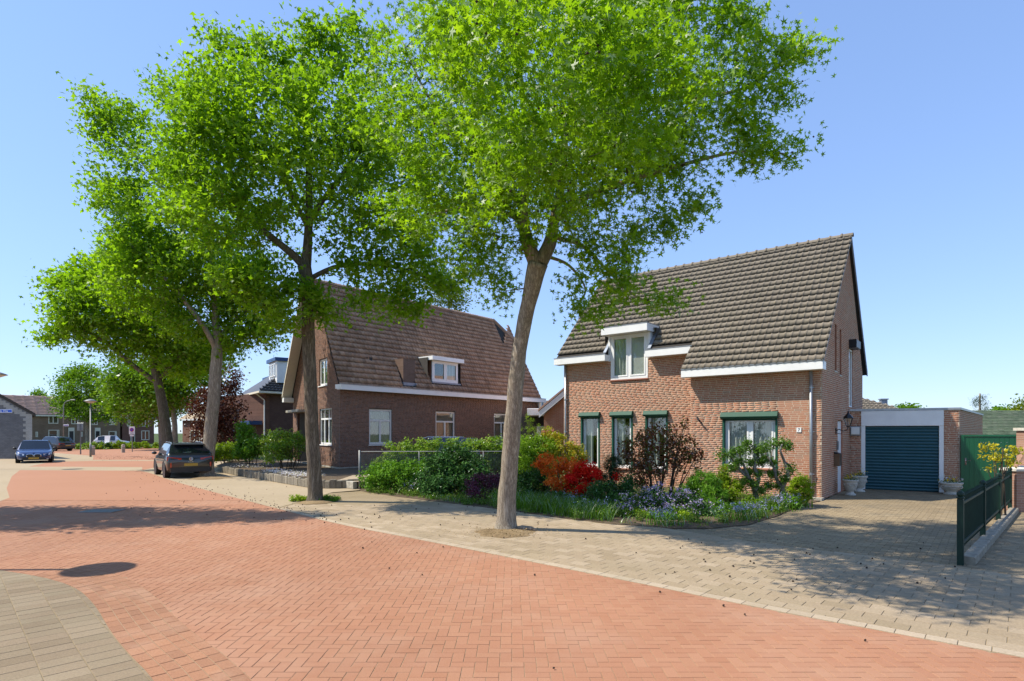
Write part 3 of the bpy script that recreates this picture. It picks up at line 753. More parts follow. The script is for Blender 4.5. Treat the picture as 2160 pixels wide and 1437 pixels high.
# gable: narrow slits, side door, narrow window with box
for (a, b, z0, z1) in slits: window(h1, fG, a, b, z0, z1, fw=.04, mat=m_black, gmat=m_room, dep=.09, sill=m_stone, sillout=.02)  # slit panes are matte dark: shade of the recesses put into their colour
window(h1, fG, gwin[0], gwin[1], gwin[2], gwin[3], fw=.06, dep=.02, curtain=[(gwin[0]+.08, gwin[1]-.08)])
MB(fG).cbox(gwin[0]-.04, gwin[1]+.06, -.24, .0, 4.93, 5.22, .02).build('awning_box', m_black, h1)
mb = MB(fG); mb.cbox(2.30, 3.12, .05, .11, .0, 2.36, .01); dr = mb.build('door', m_white, h1)
p = MB(fG)
for z0, z1 in ((.2, .9), (1.05, 2.15)): p.cbox(2.42, 3.0, .043, .049, z0, z1, .003)
p.build('panel', m_white, dr)
MB(fG).sphere((2.40, .02, 1.12), .03).build('handle', m_black, dr)
MB(fS).box(-.30, .06, -.30, .05, .0, .075).build('corner_stone', m_conc, h1)
# wall ornament, number plate, letterbox, lantern
np_ = thing('house_number_plate', 'small white plate with number 7 on brick wall beside downpipe', 'number plate', fS((-.60, -.012, 2.06)))
MB(fS).cbox(-.675, -.545, -.025, -.009, 1.985, 2.125, .004).build('plate', m_white, np_)
text('number', '7', .13, m_black, np_, fS((-.61, -.027, 2.053)), (math.radians(90), 0, math.atan2(U[1], U[0])))
orn = MB(fL); orn.tube([(-3.99-.02, -.02, 2.44), (-3.95, -.13, 2.42), (-3.86, -.16, 2.36), (-3.78, -.13, 2.30), (-3.74, -.14, 2.24)], [.02, .03, .035, .028, .012], 6)
orn.tube([(-3.9, -.15, 2.38), (-3.96, -.2, 2.33)], [.02, .008], 5); orn.fr = fS
orn = MB(fS); orn.tube([(-3.74, -.005, 2.50), (-3.72, -.09, 2.47), (-3.64, -.13, 2.38), (-3.56, -.12, 2.30), (-3.52, -.13, 2.24)], [.016, .026, .034, .026, .01], 6)
orn.build('wall_ornament', m_black, None, 'small dark hook ornament on the brick wall above the bronze shrub', 'wall ornament')
lb_ = thing('letterbox', 'brown metal letterbox on gable wall beside the white side door', 'letterbox', fG((1.85, -.09, .95)))
MB(fG).cbox(1.68, 2.02, -.17, -.009, .92, 1.30, .012).build('box', M_plain('bronze box', (.16, .11, .07), .4, .5), lb_)
MB(fG).extrude([(1.66, -.19, 1.30), (1.66, -.01, 1.36), (1.66, -.01, 1.303)], (.38, 0, 0)).build('lid', m_black, lb_)
bp = MB(fG).cbox(2.10, 2.20, -.05, -.009, 1.42, 1.70, .006)
bp.build('doorbell_panel', m_steel, None, 'grey doorbell panel beside the white side door', 'doorbell')
ln = thing('wall_lantern', 'black wrought iron wall lantern on gable above the urns', 'lantern', fG((1.95, -.35, 2.0)))
lx, ly = 1.95, -.36
mb = MB(fG); mb.tube([(lx, -.01, 2.02), (lx, -.10, 2.08), (lx, -.22, 2.02), (lx, -.33, 2.06), (lx, ly, 2.16)], .014, 6); mb.box(lx-.03, lx+.03, -.03, -.009, 1.93, 2.12)
mb.tube([(lx, -.05, 1.95), (lx, -.16, 1.93), (lx, -.20, 1.99)], .010, 5); mb.build('bracket', m_black, ln)
mb = MB(fG); mb.lathe([(.03, 2.15), (.06, 2.17), (.06, 2.185)], (lx, ly, 0), 6); mb.lathe([(.155, 2.42), (.155, 2.44), (.11, 2.50), (.05, 2.56), (.02, 2.60), (.03, 2.62), (.004, 2.68)], (lx, ly, 0), 6)
for j in range(6):
    q = 2*math.pi*j/6; mb.tube([(lx+.06*math.cos(q), ly+.06*math.sin(q), 2.185), (lx+.135*math.cos(q), ly+.135*math.sin(q), 2.42)], .008, 4)
mb.build('lantern_frame', m_black, ln)
mb = MB(fG); mb.lathe([(.055, 2.187), (.128, 2.418)], (lx, ly, 0), 6); mb.build('lantern_glass', m_glass, ln)
# ------------------------------------------------------------------ garage
GO = (11.87, 20.5, 0); gd = (.86, -.51)
fR = Frame(GO, gd)
gar = thing('garage', 'flat roofed brick garage with dark teal roller door', 'garage', GO)
B2 = Bricks(m_brick1); gz = 2.72; gW = 3.08
dx0, dx1 = .50, 2.52
brick_wall(gar, 'wall', fR, .0, gW, 0, gz, [(dx0-.15, dx1+.15, 0, gz)], B2, m_mortar1)
corner = fR((gW, 0, 0)); fRR = Frame(corner, (.675, .738))
brick_wall(gar, 'wall', fRR, 0, 9.5, 0, gz, [], B2, m_mortar1); B2.finish()
mb = MB(); e = fRR((9.5, 0, 0)); g0 = fR((-.3, .2, 0)); g1 = (g0[0]+6, g0[1]+7)
cp = fR((gW+.04, -.04, 0)); ep = (e[0]+.05, e[1]); ap = fR((-.28, -.04, 0))
mb.extrude([(ap[0], ap[1], gz), (cp[0], cp[1], gz), (ep[0], ep[1], gz), (g1[0], g1[1], gz)], (0, 0, .07)); rf = mb.build('roof', m_zinc, gar)
MB(fR).cbox(dx0-.15, dx1+.15, -.03, .05, 2.20, gz-.004, .008).build('fascia', m_white, gar)
mb = MB(fR); mb.cbox(dx0-.15, dx0-.03, -.012, .09, 0, 2.197, .006); mb.cbox(dx1+.03, dx1+.15, -.012, .09, 0, 2.197, .006); mb.build('door_frame', m_white, gar)
rd = MB(fR).box(dx0-.03, dx1+.03, .075, .10, 0, 2.197).build('roller_door', m_teal, gar)
hh = 2.19/21
for i in range(21):
    z = i*hh+.004; mb = MB(fR); n = 6; pts = []
    for x in (dx0-.025, dx1+.025):
        for j in range(n): t = j/(n-1); pts.append((x, .073-.026*math.sin(math.pi*t)**.7, z+t*(hh-.006)))
    mb.add(pts, [(j, n+j, n+j+1, j+1) for j in range(n-1)]+[tuple(range(n)), tuple(range(n, 2*n))[::-1]]); mb.build('slat', m_teal, rd)
wl = thing('wall_lamp', 'square grey wall lamp on brick left of the garage door', 'wall lamp', fR((.16, -.05, 1.9)))
MB(fR).cbox(.02, .33, -.08, -.009, 1.86, 2.20, .01).build('housing', m_steel, wl); MB(fR).cbox(.05, .30, -.12, -.082, 1.90, 2.16, .02).build('diffuser', m_offwhite, wl)
# stone urns
m_urnp = M_leaf('urn leaves', [(.03, .08, .015), (.06, .15, .02), (.10, .2, .03)])
def urn(c, s, label, tall=True):
    t = thing('stone_urn', label, 'urn', (c[0], c[1], 0), 'stone urns by the garage')
    p = [(.17, 0), (.17, .05), (.12, .07), (.10, .13), (.12, .15), (.17, .22), (.20, .34), (.21, .46), (.25, .50), (.25, .54), (.21, .54), (.19, .50)] if tall else [(.24, 0), (.24, .05), (.17, .09), (.17, .13), (.28, .20), (.35, .34), (.37, .40), (.40, .43), (.40, .47), (.35, .47), (.33, .44)]
    MB(Frame((c[0], c[1], 0), (1, 0))).lathe([(r*s, z*s) for r, z in p], n=18).build('urn_body', m_stone, t, smooth=True)
    r = MB(Frame((c[0], c[1], 0), (1, 0)))
    R0 = (.205 if tall else .36)*s; zz = (.40 if tall else .33)*s
    r.lathe([(R0, zz-.012), (R0+.018, zz), (R0, zz+.012)], n=18)
    for k in range(8):
        q = 2*math.pi*k/8; pts = [((R0+.012)*math.cos(q+u*.7), (R0+.012)*math.sin(q+u*.7), zz-.07*s*math.sin(math.pi*u)-.01) for u in (0, .25, .5, .75, 1)]
        r.tube(pts, .012*s, 4)
    r.build('garland', m_stone, t)
    return t, ((.54 if tall else .46)*s)
# ------------------------------------------------------------------ dark brick house with long side wall
C2 = (-8.22, 27.8, 0); S2 = V_; F2 = (-.582, .813); L2, W2 = 15.9, 8.0; PZ = .30
h2 = thing('gabled_house', 'dark purple brick house with long brown tiled roof and white gutter board', 'house', C2)
B3 = Bricks(m_brick2, 0)
fA = Frame(C2, S2)                                   # long side wall, outward is -y (to the right)
fB = Frame(C2, (-F2[0], -F2[1]))                     # street gable; x runs from left end to the corner (negative), outward -y
EZ, RZ2 = 4.30, 10.05
sw = [(1.71, 3.15, 1.35, 3.15), (6.22, 7.75, 1.30, 3.15), (11.17, 12.7, 1.2, 3.15)]
brick_wall(h2, 'wall', fA, 0, L2, PZ, 4.35, sw, B3, m_mortar2)
gwn = [(-3.05, -1.12, 1.35, 3.2), (-3.1, -1.83, 4.36, 5.72), (-7.1, -5.2, PZ, 3.05)]
def gl2(z):
    if z < EZ: return (-W2, 0)
    k = (z-EZ)/(RZ2-EZ)*W2/2; return (-W2+k+.05, -k-.05) if k < W2/2-.2 else None
brick_wall(h2, 'wall', fB, -W2, 0, PZ, RZ2-.2, gwn, B3, m_mortar2, lim=gl2); B3.finish()
def P2(s, w_, z): return (C2[0]+S2[0]*s+F2[0]*w_, C2[1]+S2[1]*s+F2[1]*w_, z)
zr0 = lambda w_: EZ+w_*(RZ2-EZ)/(W2/2)-.06
mb = MB(); b0 = [P2(L2, 0, PZ), P2(L2, W2, PZ), P2(L2, W2, EZ), P2(L2, W2/2+1.15, zr0(W2/2-1.15)), P2(L2, W2/2-1.15, zr0(W2/2-1.15)), P2(L2, 0, EZ)]; mb.poly(b0); mb.poly([P2(0, W2, PZ), P2(L2, W2, PZ), P2(L2, W2, EZ), P2(0, W2, EZ)])
mb.build('wall', M_bricktex('dark brickwork', (.10, .045, .032), (.15, .07, .05), (.15, .13, .11), S2), h2)
MB(fA).box(-.02, L2, -.03, .1, 0, PZ).build('plinth', m_conc, h2); MB(fB).box(-W2, .031, -.03, .1, 0, PZ).build('plinth', m_conc, h2)
ovh = .14; k2 = (RZ2-EZ)/(W2/2)
zr = lambda w_: EZ+w_*k2
hipL = 1.5
mb = MB()
mb.extrude([P2(-.05, -ovh, zr(-ovh)), P2(L2+.15, -ovh, zr(-ovh)), P2(L2+.15, W2/2-1.1, zr(W2/2-1.1)), P2(L2-hipL, W2/2, RZ2), P2(-.05, W2/2, RZ2)][::-1], (0, 0, -.1))
mb.extrude([P2(-.05, W2+ovh, zr(-ovh)), P2(L2+.15, W2+ovh, zr(-ovh)), P2(L2+.15, W2/2+1.1, zr(W2/2-1.1)), P2(L2-hipL, W2/2, RZ2), P2(-.05, W2/2, RZ2)], (0, 0, -.1))
mb.extrude([P2(L2+.2, W2/2-1.15, zr(W2/2-1.15)+.02), P2(L2+.2, W2/2+1.15, zr(W2/2-1.15)+.02), P2(L2-hipL, W2/2, RZ2+.03)], (0, 0, -.08))
roof2 = mb.build('roof', m_under, h2)
u2 = Vector(P2(0, 1, k2))-Vector(P2(0, 0, 0)); LS2 = u2.length*(W2/2+ovh); u2n = u2.normalized()
def skip2(x, s):
    w_ = s/u2.length-ovh
    if x > L2-hipL-.1 and w_ > W2/2-1.1*(L2+.15-x)/hipL-.1: return True
    if 6.1 < x < 8.5 and .30 < w_ < 1.15: return True
    return 4.0 < x < 5.0 and .1 < w_ < .95
tiled(roof2, 'roof_tiles', P2(-.08, -ovh, zr(-ovh)+.01), (S2[0], S2[1], 0), u2n, L2+.2, LS2, .245, .335, m_tile2, skip2, flip=-1, wave=.05, lift0=.055)
for i in range(38):
    s = i*.385-.08; mb = MB(); n = 6; pts = []
    for q, r in ((s, .15), (s+.40, .13)):
        for j in range(n):
            a = math.pi*j/(n-1); c = P2(q, W2/2, RZ2-.02); pts.append((c[0]-S2[1]*r*math.cos(a), c[1]+S2[0]*r*math.cos(a), c[2]+r*math.sin(a)))
    mb.add(pts, [(j, n+j, n+j+1, j+1) for j in range(n-1)]+[tuple(range(n))]); mb.build('ridge_tile', m_tile2, roof2)
mb = MB(); a = P2(L2-hipL, W2/2, RZ2+.06); b = P2(L2+.2, W2/2-1.15, zr(W2/2-1.15)+.06); mb.tube([a, b], [.12, .13], 6); mb.build('hip_ridge', m_tile2, roof2)
# white gutter board along the side, soffit and bargeboards on the street gable
mb = MB(fA); mb.cbox(-.16, L2+.28, -.36, -.30, 4.0, 4.25, .01); mb.box(-.155, L2+.275, -.298, .0, 4.01, 4.04); mb.box(-.16, -.12, -.296, .12, 4.045, 4.25); mb.box(L2+.24, L2+.28, -.296, .12, 4.045, 4.25)
gb = mb.build('gutter_board', m_white, h2)
MB(fA).box(-.18, L2+.3, -.38, -.28, 4.252, 4.275).build('gutter_edge', m_zinc, gb)
mb = MB(); o = .62
for sgn, lab in ((1, 0), (0, 1)):
    if lab == 0: continue
    pr = [P2(-o, W2+ovh+.05, zr(-ovh)-.12), P2(-o, W2/2, RZ2-.12), P2(.0, W2/2, RZ2-.12), P2(.0, W2+ovh+.05, zr(-ovh)-.12)]
    mb.extrude(pr, (0, 0, .06))
mb.extrude([P2(-o, W2+ovh+.05, zr(-ovh)-.16), P2(-o, W2/2, RZ2-.16), P2(-o, W2/2, RZ2+.02), P2(-o, W2+ovh+.05, zr(-ovh)+.02)], (-.02, -.03, 0))
mb.build('bargeboard', m_cream, h2)
mb = MB(); mb.extrude([P2(-o, W2+ovh+.1, 3.72), P2(.1, W2+ovh+.1, 3.72), P2(.1, W2-.15, 3.72), P2(-o, W2-.15, 3.72)], (0, 0, .25)); mb.build('eave_box', m_white, h2)
for (x0, x1, z0, z1) in sw:
    window(h2, fA, x0, x1, z0, z1, m_offwhite, fw=.10, mull=((x0+x1)/2,), trans=z1-.58, dep=.05, curtain=[(x0+.1, x1-.1)], cmat=m_beigerefl, sill=m_offwhite)  # beige folds behind the glass paint the reflection of the house opposite
x0, x1, z0, z1 = gwn[0]; q = (x1-x0)/3
window(h2, fB, x0, x1, z0, z1, m_white, fw=.085, mull=(x0+q, x1-q), trans=z1-.55, dep=.06, curtain=[(x0+.1, x0+.5), (x1-.6, x1-.1)], sill=m_white, bars=((x0+q, z1-.53, z1-.09), (x1-q, z1-.53, z1-.09)))
x0, x1, z0, z1 = gwn[1]; window(h2, fB, x0, x1, z0, z1, m_white, fw=.10, mull=((x0+x1)/2,), dep=.06, curtain=[(x0+.1, x1-.1)], sill=m_white)
mb = MB(fB); mb.cbox(-7.5, -4.9, -.55, .0, 3.08, 3.22, .02); mb.build('porch_canopy', m_conc, h2)
mb = MB(fB); mb.box(-6.7, -5.6, .9, .96, PZ, 2.6); mb.build('front_door', m_black, h2)
mb = MB(fB); mb.poly([(-7.1, .13, PZ), (-5.2, .13, PZ), (-5.2, 1.0, PZ), (-7.1, 1.0, PZ)]); mb.poly([(-7.1, 1.0, PZ), (-5.2, 1.0, PZ), (-5.2, 1.0, 3.05), (-7.1, 1.0, 3.05)]); mb.poly([(-7.1, .13, PZ), (-7.1, 1, PZ), (-7.1, 1, 3.05), (-7.1, .13, 3.05)]); mb.poly([(-5.2, .13, PZ), (-5.2, 1, PZ), (-5.2, 1, 3.05), (-5.2, .13, 3.05)]); mb.poly([(-7.1, .13, 3.05), (-5.2, .13, 3.05), (-5.2, 1, 3.05), (-7.1, 1, 3.05)])
mb.build('porch_recess', m_mortar2, h2)
# dormer in the long roof
d0, d1 = 6.25, 8.32; yf = .34
zb, zt = zr(yf)+.05, 6.05
dm2 = MB(fA); dm2.cbox(d0-.22, d1+.22, yf-.30, yf-.25, zt-.02, zt+.20, .01); dm2.box(d0-.22, d1+.22, yf-.248, 2.2, zt+.12, zt+.20); dm2.box(d0-.22, d0-.19, yf-.25, 1.6, zt-.015, zt+.118); dm2.box(d1+.19, d1+.22, yf-.25, 1.6, zt-.015, zt+.118); dm2.box(d0-.18, d1+.18, yf-.248, yf+.2, zt-.015, zt+.005)
dor2 = dm2.build('dormer', m_white, h2)
ck = MB(fA); ck.extrude([(d0, yf+.06, zb-.2), (d0, yf+.06, zt), (d0, (zt-EZ)/k2+.1, zt)], (.1, 0, 0)); ck.extrude([(d1-.1, yf+.06, zb-.2), (d1-.1, yf+.06, zt), (d1-.1, (zt-EZ)/k2+.1, zt)], (.1, 0, 0)); ck.build('cheek', m_brick2, dor2)
window(dor2, fA, d0+.02, d1-.02, zb, zt-.02, m_white, fw=.11, mull=((d0+d1)/2,), dep=yf-.02, sash=.05, curtain=[(d1-.9, d1-.15)], room=True)
MB(fA).box(d0-.1, d1+.1, yf-.16, yf+.02, zb-.10, zb-.02).build('flashing', m_lead, dor2)
ch = MB(fA); ch.box(4.08, 4.90, .22, 1.25, zr(.22)-.3, 5.92); chim = ch.build('chimney', M_bricktex('chimney brick', (.15, .095, .07), (.20, .13, .10), (.24, .2, .165), S2), h2)
MB(fA).box(4.02, 4.96, .12, .21, zr(.12)-.02, zr(.12)+.16).build('flashing', m_lead, chim)
mb = MB(fA); mb.tube([(L2-.3, -.1, 4.02), (L2-.1, -.05, 3.4), (L2-.1, -.05, .3)], .05, 8); mb.build('downpipe', m_zinc, h2)

# raised front garden of that house: beds, palisade blocks, path
m_pal = M_pieces('weathered palisade block', [(.16, .14, .11), (.26, .225, .17), (.20, .175, .135), (.31, .27, .21)], .95, .35, 18, .6)
pl = [G(470, 986, .25), G(497, 991, .25), G(560, 1000, .25), G(610, 1008, .25), G(660, 1015, .25), G(704, 1016, .25), G(760, 1014, .25)]
bed2 = [G(455, 982, .25)]+pl+[(-6.0, 24), (-5.2, 31.0), (-8.3, 27.7), (-12.6, 34), (-18, 38)]
sheet('raised_bed', bed2, .24, m_soil)
pw = thing('palisade_wall', 'low kerb of weathered concrete palisade blocks around raised flower bed', 'garden wall', (pl[3][0], pl[3][1], 0))
line = resample(pl, .20, 1)
for i, (a, b) in enumerate(zip(line, line[1:])):
    d = Vector((b[0]-a[0], b[1]-a[1], 0)); fr = Frame((a[0], a[1], 0), (d.x, d.y)); hz_ = .30+random.uniform(-.03, .03)
    mb = MB(fr); mb.cbox(.006, d.length-.006, -.06+random.uniform(-.01, .01), .06, 0, hz_, .02); mb.build('palisade_block', m_pal, pw)
kw = thing('low_block_wall', 'low pale concrete block wall ending at the wire fence post', 'garden wall', G(735, 1033)+(0,))
fk = Frame(G(712, 1028)+(0,), (G(757, 1034)[0]-G(712, 1028)[0], G(757, 1034)[1]-G(712, 1028)[1]))
for i in range(4): MB(fk).cbox(i*.27, i*.27+.262, 0, .16, 0, .26, .015).build('concrete_block', m_conc, kw)
sheet('path', [G(716, 1027), G(758, 1032), (-4.9, 21.5), (-5.4, 24), (-6.4, 23.4)], .255, m_beigefar)
# wire mesh fence in front of the hedge
f0 = (-5.28, 20.2)
wf = thing('wire_fence', 'grey wire mesh fence with steel posts in front of the clipped hedge', 'fence', f0+(0,))
FL = 5.6; ff = Frame(f0+(0,), (1, .04))
for x in (0, 2.05, 4.28): MB(ff).tube([(x, 0, 0), (x, 0, 1.36 if x == 0 else 1.33)], .035 if x == 0 else .024, 8).build('post', m_steel, wf, smooth=True)
MB(ff).tube([(0, 0, 1.31), (FL, 0, 1.31)], .02, 6).build('rail', m_steel, wf)
MB(ff).tube([(.02, .02, .45), (.0, .02, .95), (.9, .02, .05)], .014, 5).build('brace', m_black, wf)
ms = MB(ff)
for i in range(130):
    x = -1.2+i*.055
    for sx in (1, -1):
        x0, x1 = (x, x+1.2) if sx > 0 else (x+1.2, x); z0, z1 = .05, 1.24
        pa, pb = Vector((x0, 0, z0)), Vector((x1, 0, z1))
        ta = max(0, min(1, (0-x0)/(x1-x0))) if (x0 < 0 or x1 < 0) else 0; 
        lo, hi = 0., 1.
        for lim_, sg in ((0., 1), (FL, -1)):
            t = (lim_-x0)/(x1-x0); inc = (x1 > x0)
            if (sg > 0) == inc: lo = max(lo, t)
            else: hi = min(hi, t)
        if hi-lo < .05: continue
        a, b = pa+(pb-pa)*lo, pa+(pb-pa)*hi; ms.tube([a, b], .0065 if sx > 0 else .003, 3, cap=False)
ms.build('wire_mesh', m_steel, wf, kind='stuff')

# ------------------------------------------------------------------ third house, dark brick with white and blue dormers
C3 = (-21.1, 50, 0); f3s = Frame(C3, V_); f3f = Frame(C3, (.582, -.813))
h3 = thing('hipped_house', 'dark brick house with white dormer, blue roof trim and tall narrow windows', 'house', C3)
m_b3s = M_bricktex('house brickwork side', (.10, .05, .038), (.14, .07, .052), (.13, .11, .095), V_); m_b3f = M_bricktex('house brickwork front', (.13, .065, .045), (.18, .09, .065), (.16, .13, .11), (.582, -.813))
mb = MB(f3s); mb.box(0, 11, 0, 9, 0, 5.35)
mb.build('wall', m_b3s, h3)
mb = MB(f3f); mb.box(-8.6, 0, -.02, .3, 0, 5.34); mb.build('wall', m_b3f, h3)
def P3(x, y, z): return (C3[0]+.635*x-.582*y, C3[1]+.772*x+.813*y, z)
mb = MB(); e = .7
c4 = [P3(-e, -e, 5.45), P3(11+e, -e, 5.45), P3(11+e, 8.6+e, 5.45), P3(-e, 8.6+e, 5.45)]; r0, r1 = P3(4.5, 4.3, 9.3), P3(7, 4.3, 9.3)
mb.add(c4+[r0, r1], [(0, 1, 5, 4), (1, 2, 5), (2, 3, 4, 5), (3, 0, 4), (0, 3, 2, 1)]); roof3 = mb.build('roof', m_tile3, h3)
up3 = Vector(P3(4.5, 4.3, 9.3))-Vector(P3(4.5, -e, 5.45)); L3 = up3.length; up3.normalize()
tiled(roof3, 'roof_tiles', P3(-e, -e, 5.47), (.635, .772, 0), up3, 11+2*e, L3, .33, .36, m_tile3, lambda x, s: x < s*.80 or x > 12.4-s*.8, limit=0, wave=.05)
MB().extrude([P3(-e-.1, -e-.1, 5.28), P3(11+e, -e-.1, 5.28), P3(11+e, 8.6+e, 5.28), P3(-e-.1, 8.6+e, 5.28)], (0, 0, .16)).build('eave', m_cream, h3)
dm3 = MB(f3f); dm3.box(-3.2, -.4, 1.0, 6, 6.3, 8.2); d3 = dm3.build('dormer', m_white, h3)
MB(f3f).box(-3.4, -.2, .8, 6.2, 8.2, 8.5).build('roof_edge', m_blue, d3)
for i in range(4): window(d3, f3f, -2.9+i*.6, -2.4+i*.6, 6.9, 8.0, m_white, fw=.06, dep=.9, room=False)
dm4 = MB(f3f); dm4.box(-9.3, -6.0, 2.0, 7, 6.0, 7.1); d4 = dm4.build('dormer', m_white, h3); MB(f3f).box(-9.5, -5.8, 1.8, 7.2, 7.1, 7.4).build('roof_edge', m_blue, d4)
for x, wd in ((-7.9, .55), (-6.9, .9), (-5.7, .9), (-3.6, .5), (-2.6, .6), (-1.6, .6)): window(h3, f3f, x, x+wd, 3.2, 5.0, m_cream, fw=.07, dep=-.06, room=False, curtain=None)
cn = MB(f3f); cn.box(-8.2, -.6, -1.2, -.03, 2.62, 2.95); cn.build('canopy', m_blue, h3)
window(h3, f3f, -4.6, -1.2, .6, 2.5, m_cream, fw=.1, dep=-.06, mull=(-2.9,), room=False)
window(h3, f3s, 3.6, 6.4, 1.0, 2.7, m_cream, fw=.12, dep=-.06, room=False)
mb = MB(f3f); mb.tube([(-.35, -.75, 5.3), (-.1, -.1, 4.7), (-.1, -.1, .1)], .06, 6); mb.build('downpipe', m_white, h3)

# ------------------------------------------------------------------ houses far behind and beside
def simple_house(name, label, o, xd, L, D, ez, rz, mwall, mroof, wins=(), ov=.4, doors=(), chim=None, fasc=None, tiles=None):
    fr = Frame(o, xd); t = thing(name, label, 'house', (o[0], o[1], 0))
    mb = MB(fr); mb.add([(0, 0, 0), (L, 0, 0), (L, D, 0), (0, D, 0), (0, 0, ez), (L, 0, ez), (L, D, ez), (0, D, ez), (0, D/2, rz-.12), (L, D/2, rz-.12)], [(0, 1, 5, 4), (2, 3, 7, 6), (1, 2, 6, 9, 5), (3, 0, 4, 8, 7)]); mb.build('wall', mwall, t)
    k = (rz-ez)/(D/2); r = MB(fr)
    r.extrude([(-.25, -ov, ez-ov*k), (L+.25, -ov, ez-ov*k), (L+.25, D/2, rz), (-.25, D/2, rz)], (0, 0, .12)); r.extrude([(-.25, D+ov, ez-ov*k), (L+.25, D+ov, ez-ov*k), (L+.25, D/2, rz), (-.25, D/2, rz)], (0, 0, .12))
    rf = r.build('roof', mroof, t)
    if tiles:
        a = math.atan(k); up = Vector((fr.y[0]*math.cos(a), fr.y[1]*math.cos(a), math.sin(a)))
        tiled(rf, 'roof_tiles', fr((-.25, -ov, ez-ov*k+.13)), (fr.x[0], fr.x[1], 0), up, L+.5, (D/2+ov)/math.cos(a), tiles[0], tiles[1], mroof, limit=0, wave=tiles[2])
    if fasc: MB(fr).box(-.2, L+.2, -ov-.03, -ov+.03, ez-ov*k-.12, ez-ov*k+.1).build('gutter', fasc, t)
    for (x0, x1, z0, z1, mu) in wins: window(t, fr, x0, x1, z0, z1, m_cream, fw=.11, mull=mu, dep=-.05, curtain=None, room=False); MB(fr).box(x0+.1, x1-.1, .04, .06, z0+.1, z1-.1).build('blind', m_cloth, t)
    for (x0, x1, z1, mt) in doors: MB(fr).box(x0-.12, x1+.12, -.05, .02, .02, z1+.55).build('door_frame', m_cream, t); MB(fr).box(x0, x1, -.06, -.01, .03, z1).build('door', mt, t)
    if chim: MB(fr).box(*chim).build('chimney', mwall, t)
    return t, fr
m_bt = M_bricktex('terrace brown brick', (.22, .14, .088), (.28, .185, .12), (.26, .21, .155), (.95, .3)); m_br = M_bricktex('terrace red brick', (.18, .085, .06), (.24, .115, .08), (.17, .13, .105), (.95, .3))
m_rt = M_plain('terrace clay roof', (.55, .34, .25), .8, var=.2, scale=1.2); m_rd = M_plain('weathered roof', (.15, .115, .085), .85, var=.25, scale=1.5)
t0, t1 = A(60, 911, 88), A(325, 911, 100); Lt = math.hypot(t1[0]-t0[0], t1[1]-t0[1]); td = (t1[0]-t0[0], t1[1]-t0[1])
def tx(p):                                            # place along the terrace front seen at photograph column p
    k = (p-1080)/F; ux, uy = td[0]/Lt, td[1]/Lt; return (k*t0[1]-t0[0])/(ux-k*uy)
tw = [(tx(a), tx(b), z0, z1, (tx(m),) if m else ()) for a, b, z0, z1, m in ((102, 123, 3.25, 4.5, 112), (102, 125, .6, 2.3, 121), (150, 165, 3.2, 4.4, 158), (193, 206, 3.1, 4.3, 199), (230, 245, 3.1, 4.2, 238), (229, 246, .6, 2.1, 243), (75, 80, 1.2, 2.0, 0), (170, 174, 1.2, 2.0, 0))]
td_ = [(tx(a), tx(b), 2.1, m) for a, b, m in ((146, 155, m_room), (202, 210, m_black))]
xe = tx(258)
simple_house('terrace_house', 'long brown brick terrace with red brown roof beyond the hedges', (t0[0]-20*td[0]/Lt, t0[1]-20*td[1]/Lt), td, 20+xe-.3, 8, 4.75, 7.4, m_bt, m_rt, [(a+20, b+20, c, d, tuple(q+20 for q in m)) for a, b, c, d, m in tw], .4, [(a+20, b+20, z, m) for a, b, z, m in td_], None, m_cream, (1.2, .42, .05))
q0 = (t0[0]+xe*td[0]/Lt, t0[1]+xe*td[1]/Lt)
simple_house('end_house', 'dark red brick end house with white window frames, right of the terrace', q0, td, Lt-xe, 8, 4.55, 7.0, m_br, m_rt, [(tx(a)-xe, tx(b)-xe, z0, z1, (tx((a+b)/2)-xe,)) for a, b, z0, z1 in ((299, 314, 2.9, 4.1), (298, 315, .6, 2.2), (268, 276, 2.9, 4.1))], .4, [(tx(277)-xe, tx(283)-xe, 2.1, m_room)], None, m_cream, (1.2, .42, .05))
# grey painted house with street sign
q1 = (-35.4, 43.0); gh = thing('painted_house', 'grey painted brick gable end with white quoins and blue street sign', 'house', (-36, 43, 0)); fq = Frame((q1[0], q1[1], 0), (1, 0), (-.72, .69))
m_gp = M_bricktex('grey painted brick', (.15, .155, .165), (.20, .205, .215), (.07, .075, .08), (1, 0), .24, .085, .8)
m_wp = M_bricktex('white painted quoins', (.36, .36, .34), (.42, .42, .40), (.22, .22, .21), (1, 0), .24, .085, .8)
mb = MB(fq); mb.extrude([(-8, 0, 0), (0, 0, 0), (0, 0, 3.3), (-4, 0, 5.5), (-8, 0, 3.3)], (0, 9, 0)); mb.build('wall', m_gp, gh)
mb = MB(fq); n = 0
for i in range(17):
    z = i*.2; wd = .46 if i % 2 else .66
    z1 = min(z+.2, 3.3)
    mb.box(-wd, .012, -.02, .1, z, z1-.003)
for i in range(10):
    za = 3.3+.165*i-.16; xa = -.3*i
    mb.box(xa-.9-.1*(i % 2), xa-.15, -.021, .1, za, za+.162)
mb.build('quoin', m_wp, gh)
mb = MB(fq); mb.extrude([(.25, -.2, 3.12), (.25, -.2, 3.34), (-4, -.2, 5.70), (-4, -.2, 5.48)], (0, 9.4, 0)); mb.extrude([(-8.25, -.2, 3.12), (-8.25, -.2, 3.34), (-4, -.2, 5.70), (-4, -.2, 5.48)], (0, 9.4, 0)); mb.build('roof', m_under, gh)
ss = thing('street_name_sign', 'blue enamel street name sign with white letters on grey gable', 'street sign', fq((-2.2, -.03, 3.4)))
MB(fq).cbox(-3.75, -1.46, -.045, -.022, 3.40, 3.66, .004).build('sign_plate', m_white, ss)
